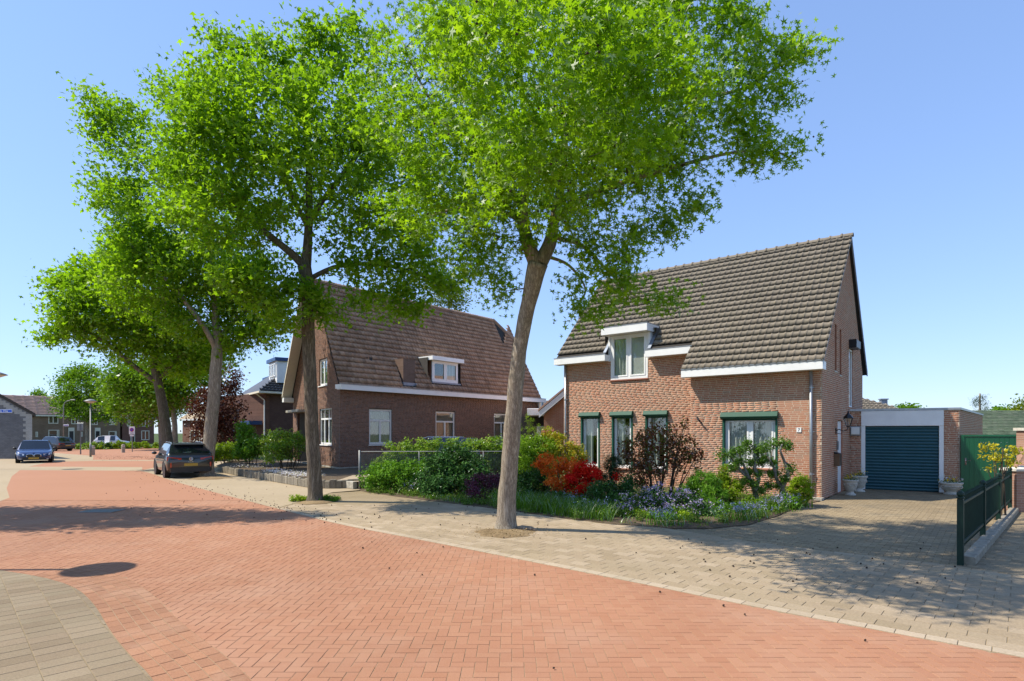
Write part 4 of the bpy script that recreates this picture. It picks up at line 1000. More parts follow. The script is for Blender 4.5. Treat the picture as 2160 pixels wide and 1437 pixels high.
MB(fq).box(-3.72, -1.49, -.05, -.0455, 3.43, 3.63).build('sign_face', M_plain('sign blue', (.02, .10, .55), .35, var=.03), ss)
text('lettering', 'Op de Vlie', .25, m_white, ss, fq((-2.32, -.052, 3.53)), (math.radians(90), 0, 0))

# outbuilding between the two front houses: white flat roof edge, blue window, gabled brick end
o5 = A(1187, 911, 31); gs = thing('brick_outbuilding', 'orange brick outbuilding with white bargeboard seen left of the front house', 'outbuilding', (o5[0], o5[1], 0))
f5 = Frame((o5[0]+.9, o5[1], 0), (1, -.1))
m_b5 = M_bricktex('outbuilding brick', (.36, .15, .09), (.44, .2, .125), (.46, .40, .31), (1, 0))
mb = MB(f5); mb.extrude([(-1.9, 0, 0), (6, 0, 0), (6, 0, 5.5), (1.2, 0, 5.5), (-1.9, 0, 2.9)], (0, 7, 0)); mb.build('wall', m_b5, gs)
mb = MB(f5); mb.extrude([(-2.15, -.3, 2.75), (-2.15, -.3, 3.08), (1.25, -.3, 5.92), (1.25, -.3, 5.6)], (0, .1, 0)); mb.build('bargeboard', m_white, gs)
mb = MB(f5); mb.extrude([(-2.2, -.32, 3.09), (-2.2, -.32, 3.2), (1.3, -.32, 6.1), (1.3, -.32, 5.99)], (0, 7, 0)); mb.build('roof', m_rt, gs)
o6 = A(1112, 911, 34); cp6 = thing('carport', 'carport with white flat roof edge and blue framed door behind shrubs', 'carport', (o6[0], o6[1], 0)); f6 = Frame((o6[0], o6[1], 0), (1, -.05))
MB(f6).cbox(.0, 1.55, 0, 4, 2.95, 3.36, .02).build('roof', m_white, cp6)
MB(f6).box(-.6, 1.5, 1.6, 1.7, 0, 2.93).build('back_wall', m_room, cp6)
MB(f6).box(.55, 1.45, 1.5, 1.58, .3, 2.35).build('door_frame', m_white, cp6); MB(f6).box(.78, 1.10, 1.46, 1.50, .3, 2.2).build('door', m_blue, cp6); MB(f6).box(.81, 1.0, 1.44, 1.461, .9, 2.05).build('pane', m_offwhite, cp6); MB(f6).box(1.16, 1.42, 1.46, 1.50, .9, 2.15).build('pane', m_offwhite, cp6)
simple_house('bungalow', 'low distant house with dark roof behind the carport', A(1085, 911, 62)[:2], (1, .05), 9, 7, 3.2, 5.4, m_br, m_rd, (), .4, chim=None)
mb = MB(); c = A(1143.5, 860, 58); mb.tube([(c[0], c[1], 3.6), (c[0], c[1], A(0, 843, 58)[2])], .14, 8); mb.build('flue_pipe', m_lead, None, 'dark flue pipe on the roof behind the carport', 'flue pipe')
mb = MB(); a, b = A(1142, 913, 27), A(1168, 911, 27); mb.tube([(a[0], a[1], a[2]), (b[0], b[1], b[2])], .10, 8); mb.build('rolled_awning', M_plain('dark red cloth', (.20, .05, .035), .7), None, 'dark red roll standing above the shrubs beside the front house', 'roll')
# behind the garage: hipped roof with roof window and chimney
o7 = A(1795, 911, 36); hb = thing('rear_house', 'grey hipped tile roof with skylight and chimney behind the garage', 'house', (o7[0], o7[1], 0)); f7 = Frame((o7[0], o7[1], 0), (1, -.2))
MB(f7).box(0, 5.2, 0, 5, 0, 3.1).build('wall', m_b5, hb)
mb = MB(f7); mb.add([(-1.6, -.5, 3.0), (3.7, -.5, 3.0), (3.7, 5.5, 3.0), (-1.6, 5.5, 3.0), (.85, 2.5, 4.32), (1.2, 2.5, 4.32)], [(0, 1, 5, 4), (1, 2, 5), (2, 3, 4, 5), (3, 0, 4), (0, 3, 2, 1)]); rr = mb.build('roof', m_rd, hb)
k7 = Vector((0, 3.0, 1.32)); tiled(rr, 'roof_tiles', f7((-1.6, -.5, 3.02)), (f7.x[0], f7.x[1], 0), (f7.y[0]*.915, f7.y[1]*.915, .403), 5.3, 3.27, .25, .30, m_tile1, lambda x, s: x < s*.75+.1 or x > 5.2-s*.76, limit=0)
mb = MB(f7); mb.extrude([(-.3, .5, 3.52), (.5, .5, 3.52), (.5, 1.3, 3.87), (-.3, 1.3, 3.87)], (0, -.03, .1)); mb.build('skylight', m_zinc, rr)
mb = MB(f7); mb.box(2.4, 2.75, 1.8, 2.15, 3.2, 4.05); mb.box(2.35, 2.8, 1.75, 2.2, 4.05, 4.12); mb.build('chimney', m_lead, rr)
o8 = A(2050, 911, 33); f8 = Frame((o8[0], o8[1], 0), (1, -.05)); sh = thing('shingled_shed', 'low building with mossy green shingle roof beyond the green gate', 'shed', (o8[0], o8[1], 0))
MB(f8).box(0, 9, 1.0, 6, 0, 1.9).build('wall', m_b5, sh)
m_shg = M_pieces('green shingle', [(.06, .085, .05), (.09, .12, .07), (.075, .10, .06), (.11, .13, .085)], .95, .3, 6, .6)
mb = MB(f8); mb.extrude([(-.2, .6, 1.72), (9.4, .6, 1.72), (9.4, 4.2, 3.32), (-.2, 4.2, 3.32)], (0, 0, -.08)); rs_ = mb.build('roof', m_shg, sh)
L8 = math.hypot(3.6, 1.6); c8, s8 = 3.6/L8, 1.6/L8; rr_ = random.Random(4); mbs = MB(f8); cnt = 0
for r in range(17):
    for k in range(30):
        x = -.2+k*.31+(r % 2)*.155; y = .6+r*.235*c8; z = 1.722+r*.235*s8; e = rr_.uniform(.0, .02)
        b = MB(f8) if cnt < 300 else mbs; cnt += 1
        b.add([(x+.008, y-.005, z+.018+e), (x+.302, y-.005, z+.018+e), (x+.302, y+.25*c8, z+.25*s8+.004), (x+.008, y+.25*c8, z+.25*s8+.004), (x+.008, y-.005, z-.002), (x+.302, y-.005, z-.002)], [(0, 1, 2, 3), (4, 5, 1, 0), (0, 3, 4), (1, 5, 2)])
        if b is not mbs: b.build('shingle', m_shg, rs_)
mbs.build('shingles', m_shg, rs_, kind='stuff')
simple_house('corner_house', 'pale roofed brick house seen between the tree trunks and the purple tree', A(385, 911, 85)[:2], (.8, -.5), 9, 8, 4.0, 6.6, m_br, m_beigefar, [(2, 4.5, .6, 2.2, (3.2,)), (5.5, 7.5, .6, 2.2, (6.5,))], .4, fasc=m_white)

# ------------------------------------------------------------------ green gate, iron fence, neighbour's piers
gp0 = fR((gW+.03, -.05, 0)); fgt = Frame(gp0, (.93, -.37))
gt = thing('garden_gate', 'green boarded garden gate with steel handle beside the garage', 'gate', gp0)
gw_ = 1.60
MB(fgt).cbox(.0, .085, -.04, .045, 0, 1.90, .01).build('gate_post', m_gate, gt); MB(fgt).cbox(gw_-.07, gw_, -.04, .045, 0, 1.88, .01).build('gate_post', m_gate, gt)
MB(fgt).cbox(.087, gw_-.072, -.035, .04, 1.835, 1.90, .012).build('top_rail', m_gate, gt)
nbd = 11; bwid = (gw_-.165)/nbd
for i in range(nbd):
    x = .09+i*bwid; MB(fgt).cbox(x+.0025, x+bwid-.0025, -.018, .012, .06, 1.832, .004).build('board', m_gate, gt)
hd = MB(fgt); hd.cbox(.105, .15, -.026, -.0185, .93, 1.15, .003); hd.tube([(.127, -.02, 1.08), (.127, -.07, 1.08), (.25, -.07, 1.075)], .011, 6); hd.build('handle', m_chrome, gt)
bl = MB(fgt)
for x in (.52, .60, .72, .86, 1.05, 1.2):
    for z in (.78, 1.66): bl.sphere((x, -.02, z), .011, 6, 4)
bl.build('bolts', m_zinc, gt, kind='stuff')
fo = (6.73, 8.75, 0); fd = (.701, .713); FLn = 8.05; fI = Frame(fo, fd)
fe = thing('iron_fence', 'dark green iron railing with spear tops between the two driveways', 'fence', fo)
for i in range(4):
    x = i*FLn/3; p = MB(fI); hz0 = 1.05
    p.cbox(x-.04, x+.04, -.04, .04, .0 if i == 0 else .1, hz0-.06, .006); p.lathe([(.03, hz0-.06), (.05, hz0-.05), (.05, hz0-.03), (.035, hz0-.02), (.05, hz0+.01), (.045, hz0+.04), (.02, hz0+.065)], (x, 0, 0), 10); p.build('fence_post', m_fence, fe)
for i in range(3):
    x0, x1 = i*FLn/3+.041, (i+1)*FLn/3-.041
    for z in (.30, .90): MB(fI).box(x0, x1, -.02, .02, z, z+.035).build('rail', m_fence, fe)
    for k in range(20):
        x = x0+(k+.5)*(x1-x0)/20; m = MB(fI); m.tube([(x, 0, .24), (x, 0, 1.0)], .0085, 5); m.tube([(x, 0, 1.0), (x, 0, 1.015), (x, 0, 1.08)], [.009, .018, .001], 5); m.build('paling', m_fence, fe)
m_kerbc = M_plain('kerb concrete', (.27, .235, .175), .9, var=.3, scale=9, bstr=.5)
kb = thing('kerb_plinth', 'row of pale concrete kerb blocks under the green railing', 'kerb', fI((4, .2, 0)))
for i in range(8): MB(fI).cbox(.12+i*.99, .12+i*.99+.984, -.165, .0, -.01, .12+.002*(i % 3), .015).build('kerb_block', m_kerbc, kb)
# neighbour's drive to the right of the railing
nd = [fI((.1, -.21, 0))[:2], fI((8.2, -.21, 0))[:2], fI((8.2, -3.5, 0))[:2], (14, 6.2), (12.4, 6.35), G(2160, 1214), G(2040, 1199)]
ndr = sheet('driveway', nd, -.0013, m_greyjoint)
pave(ndr, 'driveway_paver', nd, rect_shapes(fI((.1, -.3, 0))[:2], fd, .21, .21, (-6, 60), (-30, 2), .009, .5), m_drive, ztop=.003, limit=150)
m_pier = M_bricktex('weathered pier brick', (.32, .17, .12), (.40, .23, .165), (.42, .37, .30), (1, 0))
pr = fI((8.22, -.05, 0)); fp = Frame(pr, (1, 0)); lp_ = thing('brick_pier', 'low pinkish brick pier with white cap at the end of the green railing', 'brick pier', pr)
MB(fp).box(0, .62, -.1, .32, 0, 1.02).build('pier', m_pier, lp_); MB(fp).extrude([(-.05, -.15, 1.021), (.67, -.15, 1.021), (.67, .37, 1.021), (-.05, .37, 1.021)], (0, 0, .05)).build('cap', m_stone, lp_)
MB(fp).add([(-.05, -.15, 1.072), (.67, -.15, 1.072), (.67, .37, 1.072), (-.05, .37, 1.072), (.31, .11, 1.15)], [(0, 1, 4), (1, 2, 4), (2, 3, 4), (3, 0, 4)]).build('cap_top', m_stone, lp_)
tp = A(2166, 911, 16.2); f9 = Frame((tp[0], tp[1], 0), (1, 0)); tpi = thing('tall_pier', 'tall brick gate pier with pale cap at the far side of the green gate', 'brick pier', (tp[0], tp[1], 0))
MB(f9).box(-.12, .34, -.2, .2, 0, 2.03).build('pier', m_pier, tpi); MB(f9).cbox(-.17, .39, -.25, .25, 2.031, 2.11, .02).build('cap', m_stone, tpi)
mb = MB(); a, b = A(2146, 986, 14.6), A(2162, 955, 14.4); mb.extrude([(a[0], a[1], a[2]), (b[0]+.3, b[1], b[2]+.25), (b[0]+.3, b[1], b[2]+.55), (a[0], a[1], a[2]+.06)], (0, .12, 0)); mb.build('sloping_coping', M_plain('brown coping', (.33, .19, .13), .85, var=.2), None, 'sloping brown coping above the low brick pier', 'coping')
# ------------------------------------------------------------------ leaves
def tmpl(kind):
    if kind == 'star':                                 # five pointed leaf
        v = [(0, .05, 0)]; tips = [-112, -56, 0, 56, 112]; lens = [.62, .86, 1., .86, .62]
        for a, l in zip(tips, lens): a = math.radians(a); v.append((l*math.sin(a), l*math.cos(a)+.0, -.14*l))
        for a in (-150, -84, -28, 28, 84, 150): r = .30; a = math.radians(a); v.append((r*math.sin(a), r*math.cos(a), .0))
        return np.array(v), np.array([(0, 6+i, 1+i, 7+i) for i in range(5)])
    if kind == 'tri':                                  # three pointed leaf, cheaper
        v = [(0, -.25, 0), (-.75, .35, -.1), (-.2, .38, .03), (0, 1, -.12), (.2, .38, .03), (.75, .35, -.1)]
        return np.array(v), np.array([(0, 4, 3, 2), (0, 2, 1, 0), (0, 5, 4, 0)])
    if kind == 'oval':                                 # folded pointed leaf
        v = [(0, -.5, 0), (.27, 0, .08), (0, .55, -.05), (-.27, 0, .08), (0, 0, 0)]
        return np.array(v), np.array([(0, 1, 2, 4), (0, 4, 2, 3)])
    if kind == 'dia':
        v = [(0, -.5, 0), (.33, .02, .05), (0, .55, 0), (-.33, .02, .05)]
        return np.array(v), np.array([(0, 1, 2, 3)])
    if kind == 'needle':
        v = [(-.07, -.5, 0), (.07, -.5, 0), (.05, .5, -.06), (-.05, .5, -.06)]
        return np.array(v), np.array([(0, 1, 2, 3)])
def leaves(P, size, kind, up=.6, spread=.8, droop=0., out=None, outw=0.):
    P = np.asarray(P); n = len(P); T, Q = tmpl(kind)
    nr = RNG.normal(size=(n, 3))*spread; nr[:, 2] += up
    if out is not None: nr += out*outw
    nr /= np.linalg.norm(nr, axis=1)[:, None]+1e-9
    t = RNG.normal(size=(n, 3)); t[:, 2] -= droop
    t -= nr*(t*nr).sum(1)[:, None]; t /= np.linalg.norm(t, axis=1)[:, None]+1e-9
    b = np.cross(t, nr); s = size*RNG.uniform(.5, 1.25, n)
    V = P[:, None, :]+s[:, None, None]*(b[:, None, :]*T[None, :, 0:1]+t[:, None, :]*T[None, :, 1:2]+nr[:, None, :]*T[None, :, 2:3])
    k = len(T); F_ = Q[None]+(np.arange(n)*k)[:, None, None]
    return V.reshape(-1, 3), F_.reshape(-1, Q.shape[1])
m_leafA = M_leaf('sweetgum leaves', [(.10, .20, .010), (.155, .30, .014), (.22, .385, .018), (.29, .45, .024)], .62, .7, .03, .6)
m_leafB = M_leaf('street tree leaves', [(.10, .205, .010), (.155, .305, .014), (.22, .39, .018), (.28, .45, .024)], .62, .5, .02, .6)
m_leafC = M_leaf('far leaves', [(.08, .17, .01), (.13, .26, .014), (.18, .33, .018)], .42, .3, .03)
m_seed = M_plain('seed ball brown', (.035, .02, .012), .9)
def M_bark(name, c1, c2, c3, sc=9.):
    m, n, out = newmat(name); co, _ = wpos(n)
    mp = n.nodes.new('ShaderNodeMapping'); mp.inputs['Scale'].default_value = (1, 1, .11); n.links.new(co, mp.inputs[0])
    f = noise(n, mp.outputs[0], sc*2.2, 8, .72); f2 = noise(n, mp.outputs[0], sc*.9, 3, .5)
    rid = math_(n, 'ABSOLUTE', math_(n, 'SUBTRACT', math_(n, 'ADD', math_(n, 'MULTIPLY', f, .7), math_(n, 'MULTIPLY', f2, .3)), .5))
    hh_ = remap(n, math_(n, 'ADD', rid, math_(n, 'MULTIPLY', noise(n, co, sc*5, 5, .7), .07)), .03, .17)
    c = ramp(n, hh_, [c1, c2, c3]); c = mixc(n, c, (.10, .11, .035), remap(n, noise(n, co, 1.6, 5), .52, .8, 0, .45))
    principled(n, out, c, .95, 0, .15, hh_, .6, .014); return m
m_bark = M_bark('furrowed bark', (.17, .135, .10), (.36, .305, .235), (.45, .39, .31), 11.)
m_bark2 = M_bark('dark furrowed bark', (.085, .068, .048), (.19, .155, .115), (.27, .23, .175), 9.)
m_twig = M_plain('twig bark', (.075, .055, .035), .9, var=.25, scale=10)
class Skel:
    def __init__(s): s.n = []
    def poly(s, pts, rads, mb=None, n=8, sub=4):
        P = [Vector(p) for p in pts]; Q, R = [], []
        for i in range(len(P)-1):
            a = P[max(i-1, 0)]; b, c = P[i], P[i+1]; d = P[min(i+2, len(P)-1)]
            for k in range(sub):
                t = k/sub; Q.append(.5*((2*b)+(c-a)*t+(2*a-5*b+4*c-d)*t*t+(3*b-a-3*c+d)*t**3)); R.append(rads[i]+(rads[i+1]-rads[i])*t)
        Q.append(P[-1]); R.append(rads[-1])
        if mb is not None: mb.tube(Q, R, n)
        s.n += [(q, r) for q, r in zip(Q, R)]; return Q
def tree(name, label, base, trunk, limbs, blobs, nclump, nleaf, lsize, kind, mat, crad=.42, group=None, seeds=0, single=0, bark=None, tn=14, minz=2.2, cat='tree', twign=5):
    bark = bark or m_bark; t = thing(name, label, cat, (base[0], base[1], 0), group); sk = Skel()
    mb = MB(); pts = [p[:3] for p in trunk]; rad = [p[3] for p in trunk]; k0 = Skel(); Q = k0.poly(pts, rad, None, tn, 6)
    R = [r for _, r in k0.n]; k = len(Q)
    mb.tube(Q, R, tn)
    vs = mb.v; h0 = pts[0][2]
    for i in range(k):
        for j in range(tn):
            a = 2*math.pi*j/tn; x, y, z = vs[i*tn+j]; c = Q[i]; f = 1+.05*math.sin(3*a+z*1.7)+.035*math.sin(5*a-z*2.9)+.03*math.sin(9*z+a)
            if z-h0 < .35: f += .32*(1-(z-h0)/.35)**2*(1+.6*math.sin(4*a+1))
            vs[i*tn+j] = (c.x+(x-c.x)*f, c.y+(y-c.y)*f, z)
    tr = mb.build('trunk', bark, t, smooth=True)
    for q, r in k0.n:
        if q.z > minz: sk.n.append((q, r))
    bm_ = MB()
    for l in limbs:
        l = [p if len(p) == 4 else (*p, .05) for p in l]; sk.poly([p[:3] for p in l], [p[3] for p in l], bm_, 9, 5)
    if bm_.v: bm_.build('limbs', bark, t, smooth=True)
    wts = np.array([(b[3]*b[4]*b[5])**.62*(b[6] if len(b) > 6 else 1) for b in blobs]); wts /= wts.sum(); C = []
    for i, b in enumerate(blobs):
        for _ in range(max(1, int(round(nclump*wts[i])))):
            v = RNG.normal(size=3); v /= np.linalg.norm(v); r = RNG.uniform(.12, 1)**.42
            C.append((b[0]+v[0]*b[3]*r, b[1]+v[1]*b[4]*r, b[2]+v[2]*b[5]*r))
    ax = np.array([[q.x, q.y, q.z] for q, _ in sk.n]); C = [np.array(c) for c in C]
    C.sort(key=lambda c: np.min(((ax-c)**2).sum(1)))
    N = [np.array(q) for q, _ in sk.n]; NR = [r for _, r in sk.n]; tw = MB(); LP = []; per = max(3, nleaf//len(C))
    arr = np.array(N)
    for ci, c in enumerate(C):
        dlt = c-arr; d2 = (dlt**2).sum(1)+np.where(dlt[:, 2] < -.2, 2.5*np.abs(dlt[:, 2]), 0); i = int(np.argmin(d2)); a = arr[i]; L = float(np.sqrt(((c-a)**2).sum()))
        mid = (a+c)/2+np.array([0, 0, .10*L])+RNG.normal(size=3)*.05*L; r0 = min(NR[i]*.7, .012+.016*L); 
        if L > .15:
            tw.tube([tuple(a), tuple(mid), tuple(c)], [r0, r0*.65, .005], twign, cap=False)
            new = [a*(1-s)**2+2*mid*s*(1-s)+c*s*s for s in (.35, .7, 1.)]; arr = np.concatenate([arr, np.array(new)]); NR += [r0*.7, r0*.5, r0*.35]
        n1 = int(per*RNG.uniform(.55, 1.45)); cr = crad*RNG.uniform(.7, 1.3); n2 = int(n1*.35)
        p = np.clip(RNG.normal(size=(n1-n2, 3)), -1.7, 1.7)*cr*np.array([.62, .62, .42])+c; LP.append(p)
        s = RNG.uniform(.35, 1.05, n2)[:, None]; LP.append(a*(1-s)**2+2*mid*s*(1-s)+c*s*s+RNG.normal(size=(n2, 3))*cr*.25)
    tw.build('branches', m_twig, t, kind='stuff')
    LP = np.concatenate(LP); T, Qd = tmpl(kind)
    if single:
        sc = np.array([(1/max(np.linalg.norm(p), 1)**2 if inview(p, -5) and px(p)[0] > 1350 else 0) for p in LP]); od = np.argsort(-sc); pick = od[:single]; LP_ = LP[od[single:]]
        me = bpy.data.meshes.new('leaf'); me.from_pydata((T*lsize).tolist(), [], Qd.tolist()); me.materials.append(mat)
        for i in pick:
            o = link('leaf', me, t, Vector(LP[i])-LOC[t.name]); o.rotation_euler = (RNG.normal()*.6, RNG.normal()*.6, RNG.uniform(0, 6.28)); s = RNG.uniform(.8, 1.2); o.scale = (s, s, s)
        LP = LP_
    V, Fq = leaves(LP, lsize, kind, .55, .65, .5)
    npmesh('crown', V, Fq, mat, t, kind='stuff')
    if seeds:
        idx = RNG.choice(len(LP), seeds); sp = LP[idx]+RNG.normal(size=(seeds, 3))*.05; sp[:, 2] -= .06
        o_ = np.array([(1,0,0),(-1,0,0),(0,1,0),(0,-1,0),(0,0,1),(0,0,-1)])*.02; fo_ = np.array([(0,2,4),(2,1,4),(1,3,4),(3,0,4),(2,0,5),(1,2,5),(3,1,5),(0,3,5)])
        npmesh('seed_balls', (sp[:, None]+o_[None]).reshape(-1, 3), (fo_[None]+(np.arange(seeds)*6)[:, None, None]).reshape(-1, 3), m_seed, t, kind='stuff')
    return t
def bl(x, y, rx, ry, d, dd=0., rz=None, wt=1.):
    """crown lobe seen at x, y with pixel radii, at depth d+dd"""
    D = d+dd; c = A(x, y, D); a, b = rx/F*D, ry/F*D
    return (c[0], c[1], c[2], a, (rz if rz is not None else min(2.6, (a+b)/2)), b, wt)
def tp_(L, d, dds=None):
    return [A(x, y, d+(0 if not dds else dds[i]))+(w_/F*d/2,) for i, (x, y, w_) in enumerate(L)]
def gz0(p): return [(p[0][0], p[0][1], -.05, p[0][3])]+list(p[1:])
d1 = 11.9
l1, k1 = d1-.9, d1-1.3
tree('sweetgum_tree', 'nearest sweetgum tree, pale furrowed trunk standing in an earth patch before the flower bed', G(1068, 1118),
     gz0(tp_([(1067, 1120, 45), (1068, 1060, 39), (1075, 980, 35), (1083, 880, 34), (1096, 740, 29), (1114, 640, 30), (1134, 556, 41)], d1, [0, 0, -.1, -.3, -.55, -.75, -.9])),
     [tp_([(1132, 560, 34), (1112, 510, 28), (1103, 455, 23), (1108, 390, 19), (1112, 300, 15), (1100, 190, 11), (1090, 60, 8), (1085, -60, 5)], l1, [0, -.05, -.1, -.1, 0, .2, .4, .5]),
      tp_([(1138, 556, 34), (1160, 512, 29), (1170, 460, 22), (1185, 380, 18), (1195, 260, 15), (1230, 120, 11), (1262, -20, 8)], l1, [0, .05, .1, .2, .3, .4, .5]),
      tp_([(1168, 470, 14), (1230, 420, 12), (1330, 380, 10), (1430, 350, 8), (1560, 320, 5), (1660, 325, 3)], l1, [.1, -.2, -.5, -.7, -.8, -.8]),
      tp_([(1190, 300, 12), (1290, 220, 10), (1420, 205, 8), (1560, 190, 6), (1680, 110, 4), (1725, 80, 2)], l1, [.3, 0, -.3, -.5, -.6, -.6]),
      tp_([(1105, 440, 14), (1040, 370, 11), (960, 290, 8), (890, 180, 5), (850, 90, 3)], l1, [0, .2, .5, .8, .9]),
      tp_([(1106, 470, 11), (1040, 440, 9), (960, 440, 7), (880, 470, 4)], l1, [0, .5, .9, 1.2]),
      tp_([(1166, 500, 9), (1230, 520, 7), (1290, 580, 5), (1350, 630, 4), (1415, 640, 2)], l1, [0, -.3, -.5, -.6, -.6]),
      tp_([(1150, 540, 8), (1200, 560, 6), (1235, 610, 4), (1215, 650, 2)], l1, [0, .2, .3, .3]),
      tp_([(1240, 90, 9), (1350, 30, 7), (1480, 20, 5), (1600, 20, 3)], l1, [.4, 0, -.4, -.5])],
     [bl(1180, 230, 250, 210, k1, .5, 3.2), bl(1120, 170, 230, 190, k1, -3.0, 1.7, 1.1), bl(1330, 200, 170, 150, k1, -2.6, 1.5), bl(1180, 330, 200, 90, k1, -2.8, 1.4, .8), bl(1400, 190, 190, 170, k1, -.3, 2.4), bl(1250, -70, 300, 150, k1, -.8, 3.0, .8), bl(920, 190, 150, 210, k1, .3, 2.0), bl(930, 420, 140, 120, k1, 1., 1.3),
      bl(1120, 440, 170, 90, k1, -.5, 1.3), bl(1360, 350, 130, 85, k1, -.4, 1.2), bl(1290, 520, 85, 85, k1, -.3, .8), bl(1320, 610, 55, 35, k1, -.5, .5, 1.2), bl(1395, 635, 38, 14, k1, -.6, .3, 1.6), bl(1220, 630, 32, 45, k1, .3, .4, 1.2), bl(1260, 660, 35, 16, k1, 0, .3),
      bl(1010, 560, 75, 55, k1, .9, .8), bl(1060, 620, 30, 22, k1, .8, .4), bl(1620, 130, 45, 50, k1, -.6, .5), bl(1690, 95, 36, 22, k1, -.6, .3, 1.5), bl(1650, 315, 34, 26, k1, -.8, .35, 1.5), bl(1590, 330, 45, 22, k1, -.8, .4, 1.3), bl(1580, 240, 70, 60, k1, -.6, .7),
      bl(1660, 200, 26, 20, k1, -.6, .3, 1.5), bl(1470, 415, 50, 35, k1, -.6, .5), bl(1410, 470, 20, 35, k1, -.5, .3, 1.6), bl(1550, 50, 70, 40, k1, -.4, .6), bl(1720, 110, 12, 20, k1, -.6, .15, 2.)],
     1200, 58000, .088, 'star', m_leafA, .35, 'street trees', 900, 300, minz=4.6)
d2 = 16.7
l2, k2 = d2-.6, d2-1.0
tree('street_tree', 'second street tree from the front house, leaning dark trunk with flowers round its foot', G(665, 1058),
     gz0(tp_([(665, 1060, 31), (663, 1010, 29), (660, 930, 27), (655, 820, 26), (650, 700, 25), (650, 610, 25), (642, 560, 26)], d2, [0, 0, -.1, -.3, -.5, -.7, -.8])),
     [tp_([(642, 562, 20), (615, 535, 16), (560, 490, 12), (480, 420, 9), (400, 370, 5)], l2, [0, -.2, -.4, -.4, -.3]),
      tp_([(645, 565, 22), (650, 500, 18), (652, 420, 15), (650, 300, 12), (640, 180, 8), (640, 90, 4)], l2, [0, .1, .2, .3, .3, .3]),
      tp_([(652, 470, 12), (690, 410, 10), (760, 320, 8), (830, 230, 5)], l2, [.1, .4, .6, .8]),
      tp_([(650, 590, 11), (720, 560, 9), (820, 560, 7), (910, 590, 4)], l2, [0, .2, .4, .5]),
      tp_([(650, 480, 11), (620, 420, 9), (570, 300, 7), (500, 180, 4)], l2, [.1, 0, -.1, -.1]),
      tp_([(648, 610, 8), (600, 620, 6), (550, 650, 4)], l2, [0, -.2, -.3])],
     [bl(650, 340, 210, 200, k2, 0, 2.7), bl(540, 240, 160, 110, k2, -.5, 2.2), bl(820, 380, 150, 170, k2, .4, 2.), bl(470, 400, 130, 140, k2, -.1, 2.), bl(640, 130, 85, 60, k2, .2, 1.), bl(655, 75, 28, 30, k2, .2, .4, 1.3), bl(740, 110, 60, 70, k2, .3, .9), bl(745, 40, 16, 22, k2, .3, .3, 1.5),
      bl(475, 120, 45, 45, k2, -.1, .6), bl(455, 82, 14, 14, k2, -.1, .2, 2.), bl(560, 110, 30, 30, k2, 0, .5), bl(870, 570, 110, 55, k2, .4, 1.1), bl(560, 600, 100, 60, k2, -.3, 1.1), bl(800, 640, 55, 38, k2, .5, .7), bl(880, 655, 40, 16, k2, .5, .5), bl(700, 640, 50, 40, k2, .2, .7), bl(950, 600, 40, 30, k2, .5, .6), bl(770, 572, 75, 34, k2, .5, .8), bl(590, 665, 55, 42, k2, -.3, .7), bl(545, 590, 70, 50, k2, -.3, 1.), bl(380, 350, 60, 70, k2, -.2, .9), bl(400, 200, 50, 40, k2, -.1, .7)],
     1000, 45000, .115, 'tri', m_leafB, .45, 'street trees', minz=6, bark=m_bark2)
d3_ = 26.2
tree('street_tree', 'third street tree, pale straight trunk directly beside the dark parked car', G(437, 1005),
     gz0(tp_([(436, 1007, 28), (440, 960, 25), (446, 890, 25), (453, 810, 24), (458, 750, 22), (456, 690, 18)], d3_)),
     [tp_([(457, 740, 12), (430, 690, 10), (360, 600, 7), (280, 520, 4)], d3_, [0, -.5, -1, -1.3]), tp_([(456, 700, 15), (450, 600, 12), (430, 480, 9), (400, 350, 6), (380, 280, 3)], d3_), tp_([(457, 720, 11), (490, 680, 8), (540, 640, 5)], d3_, [0, .3, .5]),
      tp_([(430, 500, 7), (330, 380, 5), (220, 250, 3)], d3_, [0, -.5, -.8])],
     [bl(360, 440, 150, 160, d3_, 0, 3.2), bl(265, 270, 65, 60, d3_, -.5, 1.4), bl(205, 240, 26, 26, d3_, -.8, .6, 1.6), bl(190, 200, 9, 16, d3_, -.8, .3, 2.), bl(205, 290, 18, 14, d3_, -.8, .3, 1.5), bl(430, 570, 140, 100, d3_, .3, 2.5), bl(320, 600, 110, 85, d3_, -.5, 2.), bl(520, 660, 60, 55, d3_, .5, 1.3), bl(480, 710, 55, 40, d3_, .3, 1.), bl(560, 705, 34, 28, d3_, .5, .7), bl(250, 420, 50, 60, d3_, -.6, 1.2), bl(355, 200, 35, 35, d3_, 0, .8), bl(545, 680, 55, 45, d3_, .6, 1.0), bl(300, 520, 70, 60, d3_, -.8, 1.6), bl(480, 600, 80, 60, d3_, .2, 1.6), bl(400, 680, 60, 40, d3_, 0, 1.2)],
     760, 35000, .15, 'tri', m_leafB, .68, 'street trees', minz=6, tn=10)
d4_ = 31.0
